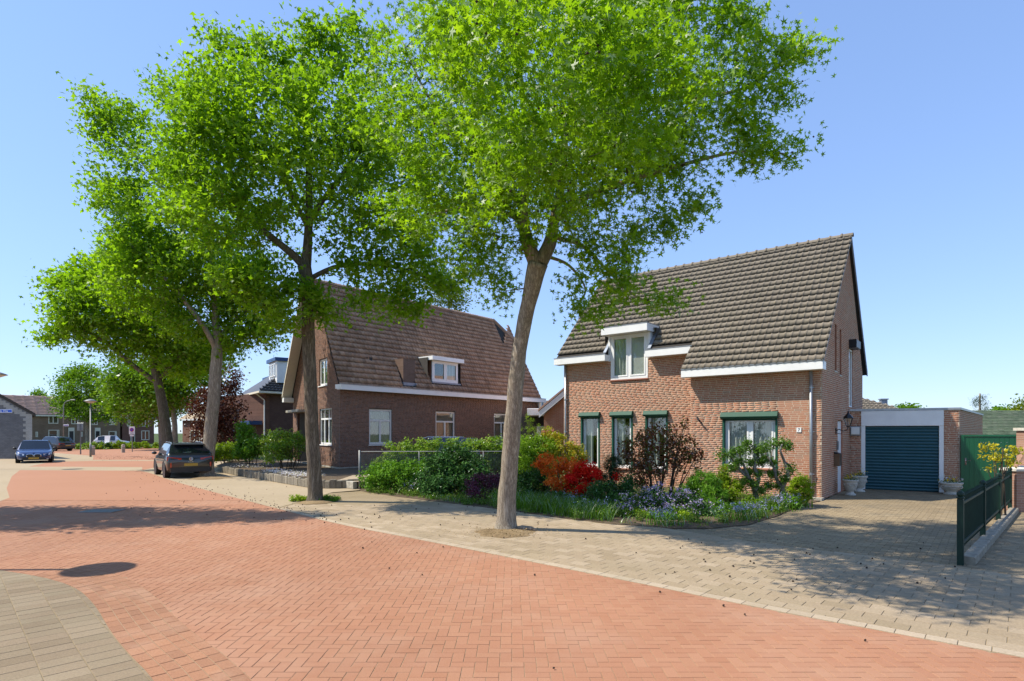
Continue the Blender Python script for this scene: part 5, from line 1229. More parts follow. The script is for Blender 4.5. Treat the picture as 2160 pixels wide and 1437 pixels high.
tree('street_tree', 'fourth street tree, leaning dark trunk rising behind the parked car', G(356, 990),
     gz0(tp_([(358, 990, 24), (354, 940, 22), (345, 870, 20), (332, 800, 17), (322, 760, 14)], d4_)),
     [tp_([(335, 810, 12), (280, 770, 9), (220, 720, 6), (140, 680, 3)], d4_, [0, -.4, -.8, -1]), tp_([(324, 765, 13), (310, 680, 9), (290, 560, 5), (285, 500, 3)], d4_), tp_([(335, 800, 9), (390, 740, 6), (430, 700, 3)], d4_)],
     [bl(225, 645, 105, 75, d4_, -.4, 2.6), bl(165, 665, 55, 45, d4_, -.6, 1.5), bl(118, 705, 26, 20, d4_, -.8, .7, 1.5), bl(150, 600, 30, 20, d4_, -.6, .7, 1.4), bl(260, 715, 110, 40, d4_, -.4, 1.6), bl(330, 690, 95, 80, d4_, 0, 2.2), bl(395, 755, 70, 50, d4_, .3, 1.5), bl(295, 550, 75, 65, d4_, 0, 1.9), bl(215, 580, 50, 45, d4_, -.3, 1.5), bl(440, 740, 50, 45, d4_, .3, 1.3)],
     560, 27000, .175, 'tri', m_leafB, .75, 'street trees', bark=m_bark2, minz=5, tn=10)
d5_ = 45.0
tree('street_tree', 'slender street tree behind, thin trunk between the car and the purple tree', G(369, 966),
     gz0(tp_([(369, 966, 12), (369, 900, 10), (362, 840, 8), (360, 790, 6)], d5_)), [tp_([(362, 845, 5), (320, 810, 3), (290, 780, 2)], d5_), tp_([(362, 835, 5), (400, 800, 3), (430, 780, 2)], d5_)],
     [bl(385, 800, 95, 60, d5_, 0, 3), bl(320, 810, 80, 60, d5_, -.5, 2.5), bl(280, 800, 55, 50, d5_, -.5, 2), bl(420, 760, 60, 40, d5_, 0, 2)], 330, 22000, .24, 'dia', m_leafC, .9, 'street trees', minz=3.5, tn=8)
d6_ = 64.0
tree('street_tree', 'low bright street tree behind the no parking sign, short pale trunk', G(341, 949),
     gz0(tp_([(341, 949, 10), (339, 920, 8), (337, 890, 7), (335, 860, 5)], d6_)), [tp_([(337, 885, 5), (300, 850, 2)], d6_)],
     [bl(295, 855, 68, 34, d6_, 0, 3), bl(340, 840, 55, 45, d6_, 0, 3), bl(265, 835, 40, 35, d6_, 0, 2.2)], 260, 15000, .32, 'dia', m_leafC, 1.1, 'street trees', minz=2, tn=8)
d7_ = 80.0
tree('street_tree', 'round street tree standing before the brown terrace, left of the others', G(184, 942),
     gz0(tp_([(184, 942, 8), (184, 900, 7), (183, 860, 5), (182, 810, 3)], d7_)), [tp_([(183, 850, 4), (155, 820, 2)], d7_), tp_([(183, 845, 4), (210, 810, 2)], d7_)],
     [bl(183, 825, 55, 40, d7_, 0, 3.5), bl(200, 862, 55, 26, d7_, 0, 3), bl(145, 845, 32, 28, d7_, 0, 2), bl(178, 786, 30, 18, d7_, 0, 1.8), bl(150, 800, 22, 18, d7_, 0, 1.5)], 280, 15000, .31, 'dia', m_leafC, 1.1, 'street trees', minz=3, tn=8)
tree('distant_tree', 'small treetop rising above the ridge of the brown terrace', A(82, 911, 150)[:2], gz0(tp_([(82, 928, 6), (82, 840, 3)], 150)), [], [bl(81, 840, 14, 12, 150, 0, 2), bl(79, 831, 8, 8, 150, 0, 1)], 30, 900, .55, 'dia', m_leafC, 1.3, minz=5, tn=6)
m_purple = M_leaf('purple leaves', [(0.028, 0.008, 0.01), (0.056, 0.015, 0.014), (0.105, 0.031, 0.02), (0.154, 0.07, 0.028)], .3, .8, .05)
d8 = 41.0
tree('purple_tree', 'dark purple leaved ornamental tree left of the hipped dark brick house', G(460, 972), gz0(tp_([(470, 970, 12), (470, 900, 9), (468, 840, 6)], d8)), [],
     [bl(465, 860, 48, 50, d8, 0, 2), bl(430, 870, 32, 48, d8, -.3, 1.3), bl(485, 800, 26, 34, d8, 0, 1), bl(465, 920, 50, 30, d8, 0, 1.7), bl(490, 890, 26, 45, d8, 0, 1)], 260, 11000, .17, 'dia', m_purple, .6, minz=1, tn=8)
m_yel = M_leaf('yellow green leaves', [(.10, .15, .01), (.19, .24, .014), (.28, .31, .02)], .4, .7, .04)
tree('yellow_tree', 'yellow green tree rising behind the long brown tiled roof', A(935, 911, 50)[:2], gz0(tp_([(935, 960, 12), (935, 700, 6)], 50)), [], [bl(935, 610, 50, 42, 50, 0, 2.), bl(905, 580, 40, 30, 50, 0, 1.5), bl(965, 635, 28, 25, 50, 0, 1.2)], 120, 5000, .2, 'dia', m_yel, .8, minz=6, tn=6)
m_dkc = M_leaf('dark conifer needles', [(.02, .045, .015), (.035, .07, .022), (.06, .10, .03)], .15, 1, .05)
tree('conifer', 'narrow dark treetop rising beyond the green shingle roof', A(2067, 911, 44)[:2], gz0(tp_([(2067, 960, 8), (2067, 830, 3)], 44)), [], [bl(2068, 862, 13, 18, 44, 0, .6), bl(2066, 845, 9, 12, 44, 0, .4), bl(2072, 890, 10, 14, 44, 0, .5)], 50, 2600, .12, 'needle', m_dkc, .3, minz=1, tn=6)
tree('distant_tree', 'low round treetop above the middle of the green shingle roof', A(2112, 911, 70)[:2], gz0(tp_([(2112, 930, 6), (2112, 870, 3)], 70)), [], [bl(2112, 870, 22, 8, 70, 0, 2)], 30, 1200, .3, 'dia', m_leafC, .8, minz=1, tn=6)
tree('distant_tree', 'yellowish tree at the right edge above the shingle roof', A(2165, 911, 60)[:2], gz0(tp_([(2165, 930, 8), (2160, 860, 3)], 60)), [], [bl(2165, 862, 26, 22, 60, 0, 1.5), bl(2150, 872, 16, 10, 60, 0, 1)], 40, 1600, .26, 'dia', m_yel, .7, minz=1, tn=6)
tree('distant_tree', 'faint low treetop above the flat garage roof beside the chimney', A(1912, 911, 75)[:2], gz0(tp_([(1912, 930, 6), (1912, 866, 3)], 75)), [], [bl(1914, 862, 18, 5, 75, 0, 2)], 20, 800, .3, 'dia', m_leafC, .7, minz=1, tn=6)
# tall narrow tree just outside the left edge: its shadow lies across the road
bt = (-15.4, 13.55)
tree('columnar_tree', 'tall narrow leafy tree on the left verge whose shadow crosses the road', bt, [(*bt, -.05, .22), (bt[0], bt[1], 2, .19), (bt[0]+.05, bt[1], 6, .14), (bt[0], bt[1]+.05, 11, .05)], [],
     [(bt[0], bt[1]-.2, 4.5, 1.9, 2.3, 2.4), (bt[0], bt[1]-.2, 8, 1.7, 1.9, 2.6), (bt[0], bt[1]-.1, 11, 1.1, 1.2, 1.9), (bt[0]+.1, bt[1], 12.8, .5, .5, 1.0)], 360, 22000, .17, 'dia', m_leafB, .55, minz=1.6, tn=10)

# ------------------------------------------------------------------ hedges, shrubs and flowers
def shrub(name, label, blobs, n, size, kind, mat, cat='shrub', group=None, up=.4, spread=.8, droop=0., stems=7, lump=.16, per=55, base=None, flowers=(), hedge=False, outw=.5, part='foliage'):
    cx = sum(b[0] for b in blobs)/len(blobs); cy = sum(b[1] for b in blobs)/len(blobs); base = base or (cx, cy); n = int(n*1.5); size = size*1.12; lump *= .78; per = int(per*1.25)
    t = thing(name, label, cat, (base[0], base[1], 0), group)
    wts = np.array([(b[3]*b[4]+b[3]*b[5]+b[4]*b[5])*(b[6] if len(b) > 6 else 1) for b in blobs]); wts /= wts.sum(); PP, OO = [], []
    for b, wt in zip(blobs, wts):
        k = max(2, int(n*wt/per)); v = RNG.normal(size=(k, 3)); v /= np.linalg.norm(v, axis=1)[:, None]
        if hedge: v = v/np.max(np.abs(v), axis=1)[:, None]*RNG.uniform(.9, 1.05, (k, 1))
        r = RNG.uniform(.2, 1, (k, 1))**.33*RNG.uniform(.72, 1.16, (k, 1)); c = np.array(b[:3])+v*r*np.array(b[3:6])
        c[:, 2] = np.maximum(c[:, 2], .05)
        idx = np.repeat(np.arange(k), per); p = c[idx]+RNG.normal(size=(len(idx), 3))*lump*np.array([1, 1, .8])
        PP.append(p); OO.append(v[idx])
    P_, O_ = np.concatenate(PP), np.concatenate(OO); ok = P_[:, 2] > .02; P_, O_ = P_[ok], O_[ok]
    V, Q = leaves(P_, size, kind, up, spread, droop, O_, outw); npmesh(part, V, Q, mat, t, kind='stuff')
    if stems:
        mb = MB()
        for i in range(stems):
            b = blobs[i % len(blobs)]; v = RNG.normal(size=3)*.5; e = (b[0]+v[0]*b[3], b[1]+v[1]*b[4], b[2]+.3*b[5])
            s = (base[0]+(b[0]-base[0])*.35+RNG.normal()*.08, base[1]+(b[1]-base[1])*.35+RNG.normal()*.08, -.02); m = ((s[0]*.6+e[0]*.4)+RNG.normal()*.05, s[1]*.6+e[1]*.4, (s[2]+e[2])*.55)
            mb.tube([s, m, e], [.022, .015, .006], 5, cap=False)
        mb.build('stems', m_twig, t, kind='stuff')
    for (nm, fmat, cnt, fs, fk) in flowers:
        idx = RNG.choice(len(P_), cnt); d = O_[idx]; p = P_[idx]+d*lump*.9+np.array([0, -.04, .05])
        V, Q = leaves(np.repeat(p, 4, 0)+RNG.normal(size=(cnt*4, 3))*fs*.5, fs, fk, .3, 1., 0, np.repeat(d, 4, 0), .6); npmesh(nm, V, Q, fmat, t, kind='stuff')
    return t
m_priv = M_leaf('privet leaves', [(0.075, 0.163, 0.013), (0.138, 0.263, 0.015), (0.237, 0.375, 0.022), (0.338, 0.312, 0.088)], .3, 1.4, .08)
m_lime = M_leaf('lime leaves', [(0.12, 0.204, 0.012), (0.216, 0.336, 0.014), (0.324, 0.432, 0.024)], .4, 2, .05)
m_rhod = M_leaf('glossy dark leaves', [(0.021, 0.06, 0.012), (0.039, 0.105, 0.021), (0.075, 0.165, 0.03)], .12, 2, .04, .55)
m_fresh = M_leaf('fresh green leaves', [(.10, .19, .012), (.16, .29, .014), (.24, .38, .02)], .4, 2, .05)
m_mid = M_leaf('mid green leaves', [(0.06, 0.15, 0.015), (0.112, 0.255, 0.022), (0.195, 0.36, 0.03)], .3, 2, .03)
m_bronze = M_leaf('bronze leaves', [(.08, .11, .02), (.10, .045, .022), (.20, .06, .03), (.09, .13, .025), (.15, .05, .025)], .35, 3, .06)
m_barb = M_leaf('purple barberry', [(0.053, 0.018, 0.03), (0.112, 0.03, 0.06), (0.18, 0.053, 0.105)], .3, 3, .05)
m_gold = M_leaf('golden leaves', [(0.144, 0.228, 0.014), (0.288, 0.348, 0.019), (0.456, 0.36, 0.024), (0.48, 0.204, 0.024)], .35, 2.5, .06)
m_box = M_leaf('clipped yellow green', [(0.12, 0.204, 0.01), (0.204, 0.312, 0.012), (0.276, 0.384, 0.018)], .3, 3, .04)
m_oran = M_leaf('orange blossom', [(.62, .10, .012), (.74, .16, .02), (.78, .25, .06)], .3, 3, .02)
m_red = M_leaf('red blossom', [(.50, .008, .008), (.65, .015, .012), (.72, .05, .015)], .3, 3, .02)
m_lil = M_leaf('lilac blossom', [(.26, .20, .46), (.38, .31, .60), (.55, .48, .72)], .25, 4, .02)
m_pink = M_leaf('pale mauve blossom', [(.45, .34, .52), (.6, .48, .62), (.68, .6, .7)], .25, 4, .02)
m_blueb = M_leaf('bluebell', [(.22, .23, .46), (.33, .34, .60), (.48, .49, .72)], .25, 4, .02)
m_whitef = M_leaf('white flowers', [(.6, .58, .66), (.72, .70, .74), (.55, .48, .72)], .25, 3, .02)
m_grass = M_leaf('grass blades', [(.06, .15, .012), (.10, .22, .018), (.16, .29, .03)], .35, 2, .06)
m_yelf = M_leaf('yellow pansies', [(.7, .45, .02), (.75, .55, .04)], .2, 4, .02)
m_cover = M_leaf('ground cover', [(0.042, 0.084, 0.014), (0.084, 0.168, 0.021), (0.154, 0.252, 0.035), (0.168, 0.14, 0.056)], .2, 3, .04)
def sb(x, y, rx, ry, d, rz=None, wt=1.): return bl(x, y, rx, ry, d, 0, rz if rz is not None else (rx+ry)/2/F*d, wt)
# clipped hedge behind the wire fence
hb_ = [sb(822, 985, 26, 34, 21.4, .5), sb(862, 975, 46, 38, 21.6, .5), sb(930, 972, 70, 40, 21.7, .5), sb(1010, 970, 60, 40, 21.8, .5), sb(1075, 968, 50, 42, 22, .5), sb(1130, 970, 40, 40, 22.2, .5)]
shrub('clipped_hedge', 'long clipped hedge with bright and brownish tips behind the wire fence', hb_, 34000, .075, 'dia', m_priv, 'hedge', hedge=True, lump=.10, stems=10)
shrub('glossy_shrub', 'leafy light green shrub at the wire fence corner post', [sb(792, 1008, 30, 28, 19.6, .5), sb(835, 1000, 42, 32, 19.4, .5), sb(845, 1018, 40, 22, 19.2, .4), sb(888, 1002, 28, 34, 19.3, .4)], 7000, .085, 'oval', m_mid, lump=.12)
shrub('rhododendron', 'large dark glossy evergreen shrub in the middle of the hedge line', [sb(960, 985, 62, 42, 19, .8), sb(920, 1010, 45, 32, 18.6, .6), sb(1000, 1010, 45, 36, 18.4, .6), sb(955, 1030, 70, 24, 18, .5)], 9000, .10, 'oval', m_rhod, lump=.13, droop=.4)
shrub('barberry', 'low purple leaved shrub just left of the nearest trunk', [sb(1015, 1020, 32, 20, 17.0, .4), sb(1045, 1012, 22, 18, 16.8, .3), sb(1000, 1035, 20, 12, 16.6, .3)], 2400, .045, 'dia', m_barb, lump=.09)
shrub('cypress_shrub', 'pale yellow green upright shrub with spiky tips right of the nearest trunk', [sb(1118, 900, 9, 34, 21, .18), sb(1104, 910, 9, 24, 21, .18), sb(1134, 908, 9, 26, 20.8, .18), sb(1120, 935, 26, 22, 20.8, .4)], 2600, .05, 'needle', m_lime, lump=.06, up=1., droop=-1)
shrub('leafy_shrub', 'bright fresh green shrub between trunk and orange azalea', [sb(1110, 955, 32, 42, 19.3, .6), sb(1140, 940, 34, 26, 19.4, .5), sb(1105, 990, 30, 40, 18.8, .6)], 6000, .075, 'oval', m_fresh, lump=.11)
shrub('leafy_shrub', 'darker low shrub under the bright green one right of the nearest trunk', [sb(1128, 1018, 34, 28, 18.2, .5), sb(1100, 1030, 24, 22, 18.0, .4)], 3000, .075, 'oval', m_rhod, lump=.11)
shrub('pieris', 'golden and orange tipped shrub below the left corner of the front house', [sb(1185, 945, 38, 30, 19.6, .5), sb(1215, 960, 26, 24, 19.4, .45), sb(1165, 930, 24, 20, 19.8, .4), sb(1150, 915, 14, 14, 19.8, .25)], 4200, .07, 'oval', m_gold, lump=.09)
shrub('azalea', 'azalea covered in orange blossom, left of the red one', [sb(1165, 980, 36, 22, 17.4, .45), sb(1205, 988, 34, 24, 17.2, .4), sb(1185, 1016, 40, 22, 16.9, .4), sb(1152, 970, 14, 12, 17.6, .2)], 3800, .06, 'dia', m_oran, lump=.08, part='blossom', flowers=[('leaves', m_mid, 120, .06, 'oval')])
shrub('azalea', 'azalea covered in deep red blossom below the narrow shuttered windows', [sb(1235, 990, 28, 20, 16.8, .35), sb(1218, 1022, 34, 24, 16.6, .35), sb(1250, 1005, 18, 16, 16.6, .3), sb(1300, 1008, 8, 8, 16.4, .12)], 2800, .06, 'dia', m_red, lump=.08, part='blossom')
shrub('dwarf_conifer', 'small dark spiky conifer between the azaleas and the bronze shrub', [sb(1293, 985, 20, 24, 17.6, .3), sb(1285, 1000, 26, 22, 17.5, .35)], 2600, .075, 'needle', m_dkc, lump=.07, up=.8)
tb = (A(1395, 1040, 16.3)[0], 16.3)
shrub('bronze_shrub', 'tall bronze leaved shrub with thin branches in front of the brick wall', [sb(1390, 925, 48, 34, 16.4, .5), sb(1440, 950, 34, 28, 16.3, .4), sb(1345, 950, 32, 40, 16.5, .45), sb(1385, 975, 55, 38, 16.3, .5), sb(1340, 1000, 38, 30, 16.2, .4), sb(1445, 900, 8, 16, 16.3, .12), sb(1462, 955, 20, 16, 16.2, .2), sb(1465, 975, 14, 12, 16.2, .2)], 3000, .085, 'oval', m_bronze, up=.2, spread=1., droop=.6, stems=22, lump=.13, per=30, base=tb)
shrub('leafy_shrub', 'dark green shrub filling the bed under the red azalea', [sb(1270, 1045, 34, 28, 15.4, .4), sb(1310, 1030, 34, 26, 15.6, .4), sb(1250, 1065, 24, 18, 15.2, .3), sb(1305, 1060, 34, 26, 15.0, .4)], 4600, .06, 'oval', m_rhod, lump=.1)
shrub('lilac_flower_shrub', 'broad low shrub dotted with lilac flowers at the kerb curve', [sb(1395, 1060, 55, 34, 14.5, .5), sb(1440, 1070, 40, 30, 14.3, .45), sb(1350, 1065, 40, 30, 14.4, .45), sb(1330, 1080, 26, 20, 14, .3), sb(1420, 1090, 60, 18, 13.8, .35), sb(1475, 1080, 24, 24, 14.0, .3)], 8200, .045, 'dia', m_rhod, lump=.09, flowers=[('blossom', m_lil, 620, .040, 'dia'), ('pale_blossom', m_pink, 260, .038, 'dia')])
shrub('weeping_conifer', 'drooping fresh green dwarf conifer in front of the pale brick', [sb(1480, 1015, 34, 20, 15.2, .4), sb(1500, 1040, 30, 28, 15.0, .4), sb(1465, 1035, 26, 22, 15.1, .35)], 5200, .09, 'needle', m_mid, lump=.07, up=.2, droop=1.6)
shrub('leafy_shrub', 'light yellow green upright shrub left of the twisted tree', [sb(1528, 1000, 12, 28, 15.8, .2), sb(1540, 1030, 24, 30, 15.6, .35)], 2200, .06, 'oval', m_lime, lump=.08)
shrub('box_ball', 'rounded clipped yellow green bush at the corner downpipe', [sb(1688, 1033, 24, 32, 15.75, .36)], 5200, .04, 'dia', m_box, lump=.045, per=40, stems=3, outw=.8)
for x, y, rx, ry, dd_, mt, lab in ((1545, 1082, 28, 16, 14.7, m_mid, 'low leafy plants at the kerb left of the bluebells row'), (1605, 1068, 32, 14, 15.0, m_fresh, 'fresh low leaves under the twisted tree'), (1655, 1058, 24, 14, 15.2, m_mid, 'low leafy plants between the twisted tree and the rounded bush'),
        (1240, 1078, 26, 12, 15.3, m_priv, 'small yellowish leafy plant at the kerb under the red azalea'), (1490, 1090, 26, 14, 14.0, m_rhod, 'dark low plants at the kerb right of the lilac shrub'), (1345, 1098, 30, 12, 13.9, m_lime, 'bright low leaves at the kerb left of the lilac shrub'), (1395, 1104, 30, 10, 13.5, m_mid, 'low leaves at the kerb in front of the lilac shrub'), (1440, 1108, 12, 12, 13.5, m_box, 'small yellow green tuft at the tip of the bed'),
        (1290, 1085, 26, 16, 15.0, m_mid, 'leafy plants between the red azalea and the kerb'), (1195, 1058, 30, 14, 16.0, m_rhod, 'dark leaves at the foot of the orange azalea'), (1575, 1075, 24, 16, 15.1, m_fresh, 'fresh leaves left of the twisted trunk foot'), (1625, 1085, 24, 14, 14.8, m_mid, 'leafy plants at the kerb in front of the twisted tree'), (1510, 1075, 22, 18, 14.6, m_mid, 'leafy plants at the foot of the weeping conifer'), (1130, 1050, 28, 12, 16.8, m_rhod, 'dark low leaves just right of the nearest trunk')):
    shrub('bedding_plant', lab, [sb(x-rx*.4, y, rx*.6, ry*1.15, dd_, .3), sb(x+rx*.4, y+2, rx*.6, ry, dd_-.1, .3)], 2000, .062, 'oval', mt, 'plant', lump=.07, stems=0)
# cloud-pruned twisted tree in front of the wide window
d9 = 15.3
tt = thing('twisted_tree', 'small twisted tree with leaf tufts in front of the wide window', 'tree', (A(1620, 1060, d9)[0], d9, 0))
mb = MB(); Pn = []
for L in ([(1600, 1075, 13), (1592, 1035, 11), (1580, 1010, 9), (1560, 990, 7), (1540, 962, 5), (1522, 960, 3)], [(1592, 1035, 10), (1600, 1010, 8), (1592, 985, 7), (1598, 960, 5), (1590, 945, 3)], [(1580, 1010, 7), (1568, 980, 5), (1558, 955, 3)],
          [(1648, 1085, 14), (1655, 1050, 12), (1650, 1030, 10), (1662, 1000, 8), (1655, 975, 6), (1646, 950, 4), (1650, 938, 3)], [(1650, 1030, 8), (1638, 1010, 7), (1632, 985, 6), (1620, 965, 5), (1610, 945, 3)], [(1655, 975, 5), (1668, 985, 4), (1672, 1000, 3)], [(1632, 985, 5), (1628, 960, 3), (1632, 940, 2)]):
    pts = tp_(L, d9, [RNG.normal()*.08 for _ in L]); pts = [(p[0], p[1], p[2], p[3]) for p in pts]; Skel().poly([p[:3] for p in pts], [p[3] for p in pts], mb, 7, 4)
mb.build('trunk', M_plain('grey bark', (.17, .15, .12), .9, var=.3, scale=14, bstr=.6), tt, smooth=True)
tufts = [(1525, 960, 14, 11), (1545, 955, 9, 9), (1562, 950, 11, 10), (1583, 945, 15, 13), (1600, 952, 14, 10), (1575, 935, 10, 8), (1610, 945, 11, 9), (1630, 938, 15, 12), (1648, 935, 13, 12), (1662, 942, 9, 10), (1558, 975, 9, 9), (1545, 985, 8, 8), (1585, 975, 10, 9), (1605, 975, 10, 9), (1612, 968, 6, 6), (1580, 995, 9, 9), (1600, 1000, 8, 8), (1630, 975, 8, 8), (1665, 990, 13, 12), (1655, 1010, 10, 9), (1635, 1000, 9, 8), (1625, 1000, 5, 7), (1622, 1025, 12, 8), (1590, 1020, 12, 10), (1645, 1025, 11, 10), (1605, 1035, 12, 9), (1572, 1015, 11, 10)]
PP = []
for x, y, rx, ry in tufts:
    b = sb(x, y, rx, ry, d9+RNG.normal()*.1); PP.append(np.array(b[:3])+RNG.normal(size=(320, 3))*np.array(b[3:6])*.55)
V, Q = leaves(np.concatenate(PP), .062, 'oval', .3, .9); npmesh('leaf_tufts', V, Q, M_leaf('tuft leaves', [(.05, .11, .012), (.09, .19, .018), (.14, .26, .03)], .3, 3, .06), tt, kind='stuff')
# bulbs and grass
def blades(P_, h, wd, mat, name, parent=None, lean=.35, **kw):
    n = len(P_); a = RNG.uniform(0, 6.283, n); dx, dy = np.cos(a), np.sin(a); hh = h*RNG.uniform(.5, 1.2, n); l = hh*lean*RNG.uniform(.2, 1.6, n)
    V = np.empty((n, 5, 3)); 
    for i, (f, k, wf_) in enumerate(((0, 0, -1), (0, 0, 1), (.6, .35, 1), (.6, .35, -1), (1, 1, 0))):
        V[:, i, 0] = P_[:, 0]+dx*l*k-dy*wd*wf_*.5; V[:, i, 1] = P_[:, 1]+dy*l*k+dx*wd*wf_*.5; V[:, i, 2] = P_[:, 2]+hh*f
    o = (np.arange(n)*5)[:, None]; Q = np.concatenate([np.array([[0, 1, 2, 3]])+o]); Tq = np.array([[3, 2, 4, 3]])+o
    V4 = np.concatenate([V, V[:, 2:4].mean(1, keepdims=True)], 1)
    o6 = (np.arange(n)*6)[:, None]; Q = np.concatenate([np.array([[0, 1, 2, 3]])+o6, np.array([[3, 5, 2, 4]])+o6])
    return npmesh(name, V4.reshape(-1, 3), Q, mat, parent, **kw)
def bluebells(x, y, label, n=26, sp=.22, fm=None):
    g = G(x, y); t = thing('bluebell_clump', label, 'flowers', (g[0], g[1], 0), 'bluebell clumps')
    p = np.c_[g[0]+RNG.normal(size=n*3)*sp, g[1]+RNG.normal(size=n*3)*sp*.7, np.zeros(n*3)]; blades(p, .26, .016, m_grass, 'blades', t, .7, kind='stuff')
    mb = MB(); FP = []
    for i in range(n):
        x0, y0 = g[0]+RNG.normal()*sp*.8, g[1]+RNG.normal()*sp*.6; h = RNG.uniform(.28, .46); l = RNG.normal(size=2)*.05
        mb.tube([(x0, y0, 0), (x0+l[0]*.4, y0+l[1]*.4, h*.7), (x0+l[0], y0+l[1], h)], .004, 3, cap=False)
        s = RNG.uniform(.6, 1, 9)[:, None]; FP.append(np.array([x0, y0, 0])+np.c_[l[0]*s, l[1]*s, h*s]+RNG.normal(size=(9, 3))*np.array([.022, .022, .01]))
    mb.build('stems', m_grass, t, kind='stuff'); V, Q = leaves(np.concatenate(FP), .036, 'dia', .0, 1., .8); npmesh('blossom', V, Q, fm or m_blueb, t, kind='stuff')
for (x, y, lab, n) in ((1555, 1098, 'pale blue bluebells on the kerb side, left of the leafy gap', 30), (1592, 1092, 'bluebells standing in the middle of the row by the driveway curve', 26), (1640, 1078, 'dense lilac bluebells in front of the twisted tree trunk', 34), (1670, 1072, 'tall bluebells beside the rounded yellow green bush', 24), (1262, 1085, 'small bluebells among grass under the red azalea', 16), (1205, 1070, 'lilac bluebells at the foot of the orange azalea', 18), (875, 1043, 'few white blue bells below the dark hedge shrub', 14), (1395, 1108, 'low blue bells in front of the lilac flower shrub', 20)):
    bluebells(x, y, lab, n)
def in_tri_poly(P, n):
    xs = [p[0] for p in P]; ys = [p[1] for p in P]; out = []
    while len(out) < n:
        x, y = random.uniform(min(xs), max(xs)), random.uniform(min(ys), max(ys))
        if in_poly(x, y, P): out.append((x, y, 0.01))
    return np.array(out)
gx = [G(1040, 1072), G(1100, 1079), G(1180, 1091), G(1290, 1104), G(1300, 1085), G(1200, 1066), G(1100, 1056), G(1040, 1054)]
blades(in_tri_poly(gx, 3400), .33, .012, m_grass, 'grass', None, .5, kind='stuff', label='tall green grass at the pavement edge right of the nearest trunk', cat='grass')
gx2 = [G(880, 1052), G(1000, 1066), G(1010, 1050), G(900, 1040)]
blades(in_tri_poly(gx2, 700), .16, .012, m_grass, 'grass', None, .6, kind='stuff', label='short grass at the pavement edge left of the nearest trunk', cat='grass')
gx3 = [G(1300, 1106), G(1400, 1113), G(1500, 1114), G(1580, 1106), G(1640, 1088), G(1690, 1066), G(1670, 1062), G(1600, 1080), G(1500, 1095), G(1400, 1098), G(1300, 1088)]
blades(in_tri_poly(gx3, 200), .13, .014, m_grass, 'grass', None, .7, kind='stuff', label='sparse grass blades along the curved driveway edge of the bed', cat='grass')
gcp = garden[:10]+[(8.6, 16.6), (2.2, 21.5), (-4.5, 19.7)]
cc0 = in_tri_poly([(p[0], p[1]) for p in gcp], 270); PG = []
for q in cc0:
    r_, h_ = RNG.uniform(.10, .26), RNG.uniform(.06, .26); m_ = int(60+500*r_); u_ = RNG.normal(size=(m_, 3))*.5
    PG.append(np.c_[q[0]+u_[:, 0]*r_, q[1]+u_[:, 1]*r_, .02+np.abs(u_[:, 2])*h_*1.3])
pg = np.concatenate([in_tri_poly([(p[0], p[1]) for p in gcp], 3500)]+PG); pg[:3500, 2] = RNG.uniform(.02, .07, 3500)
V, Q = leaves(pg, .055, 'oval', .8, .6); npmesh('ground_cover', V, Q, m_cover, None, kind='stuff', label='low mixed green ground cover over the front flower bed', cat='ground cover')
# house two: hedge, bushes and cushion flowers
shrub('low_hedge', 'bright yellow green clipped hedge beside the third tree', [sb(478, 953, 28, 15, 34, .8), sb(505, 950, 24, 16, 35, .8), sb(455, 956, 12, 14, 33, .7)], 5200, .10, 'dia', m_box, 'hedge', hedge=True, lump=.12)
shrub('leafy_bush', 'fresh green bush with rounded top in front of the hipped house', [sb(520, 925, 26, 20, 30, .6), sb(528, 948, 38, 20, 29.5, .7), sb(515, 905, 16, 12, 30, .4), sb(545, 940, 22, 22, 29.5, .5)], 4200, .11, 'oval', m_mid, lump=.16)
shrub('flowering_bush', 'loose bush of yellowish leaves beside the dark porch', [sb(592, 932, 40, 22, 28, .8), sb(615, 945, 30, 28, 27.6, .7), sb(580, 955, 30, 22, 27.4, .6), sb(640, 935, 16, 14, 27.8, .4)], 4300, .095, 'oval', m_priv, lump=.15, stems=16)
def cushion(label, pts, mat, n, rz=.10, z=.30, size=.045):
    c = np.mean(np.array(pts), 0); t = thing('flower_cushion', label, 'flowers', (c[0], c[1], .25))
    P_ = []
    for p in pts: P_.append(np.c_[p[0]+RNG.normal(size=n)*.22, p[1]+RNG.normal(size=n)*.16, z+np.abs(RNG.normal(size=n))*rz*.7])
    V, Q = leaves(np.concatenate(P_), size, 'dia', 1., .5); npmesh('blossom', V, Q, mat, t, kind='stuff')
cushion('cushion of white and lilac flowers spilling over the palisade wall', [G(x, y, .3) for x, y in ((572, 995), (590, 997), (608, 1000), (625, 1002), (642, 1004), (660, 1004))], m_whitef, 330)
cushion('grey white flower cushion further left on the palisade wall', [G(x, y, .3) for x, y in ((505, 985), (520, 986), (538, 986), (550, 987))], m_whitef, 60)
shrub('low_plants', 'two low leafy tufts with pink flowers at the second trunk', [sb(688, 1052, 22, 8, 16.9, .28), sb(705, 1054, 10, 6, 16.9, .2)], 1300, .05, 'oval', m_mid, 'plant', lump=.05, stems=0, flowers=[('blossom', m_barb, 40, .03, 'dia')])
shrub('low_plants', 'yellow green tuft left of the second trunk', [sb(628, 1054, 18, 7, 16.8, .26)], 800, .05, 'oval', m_lime, 'plant', lump=.05, stems=0)
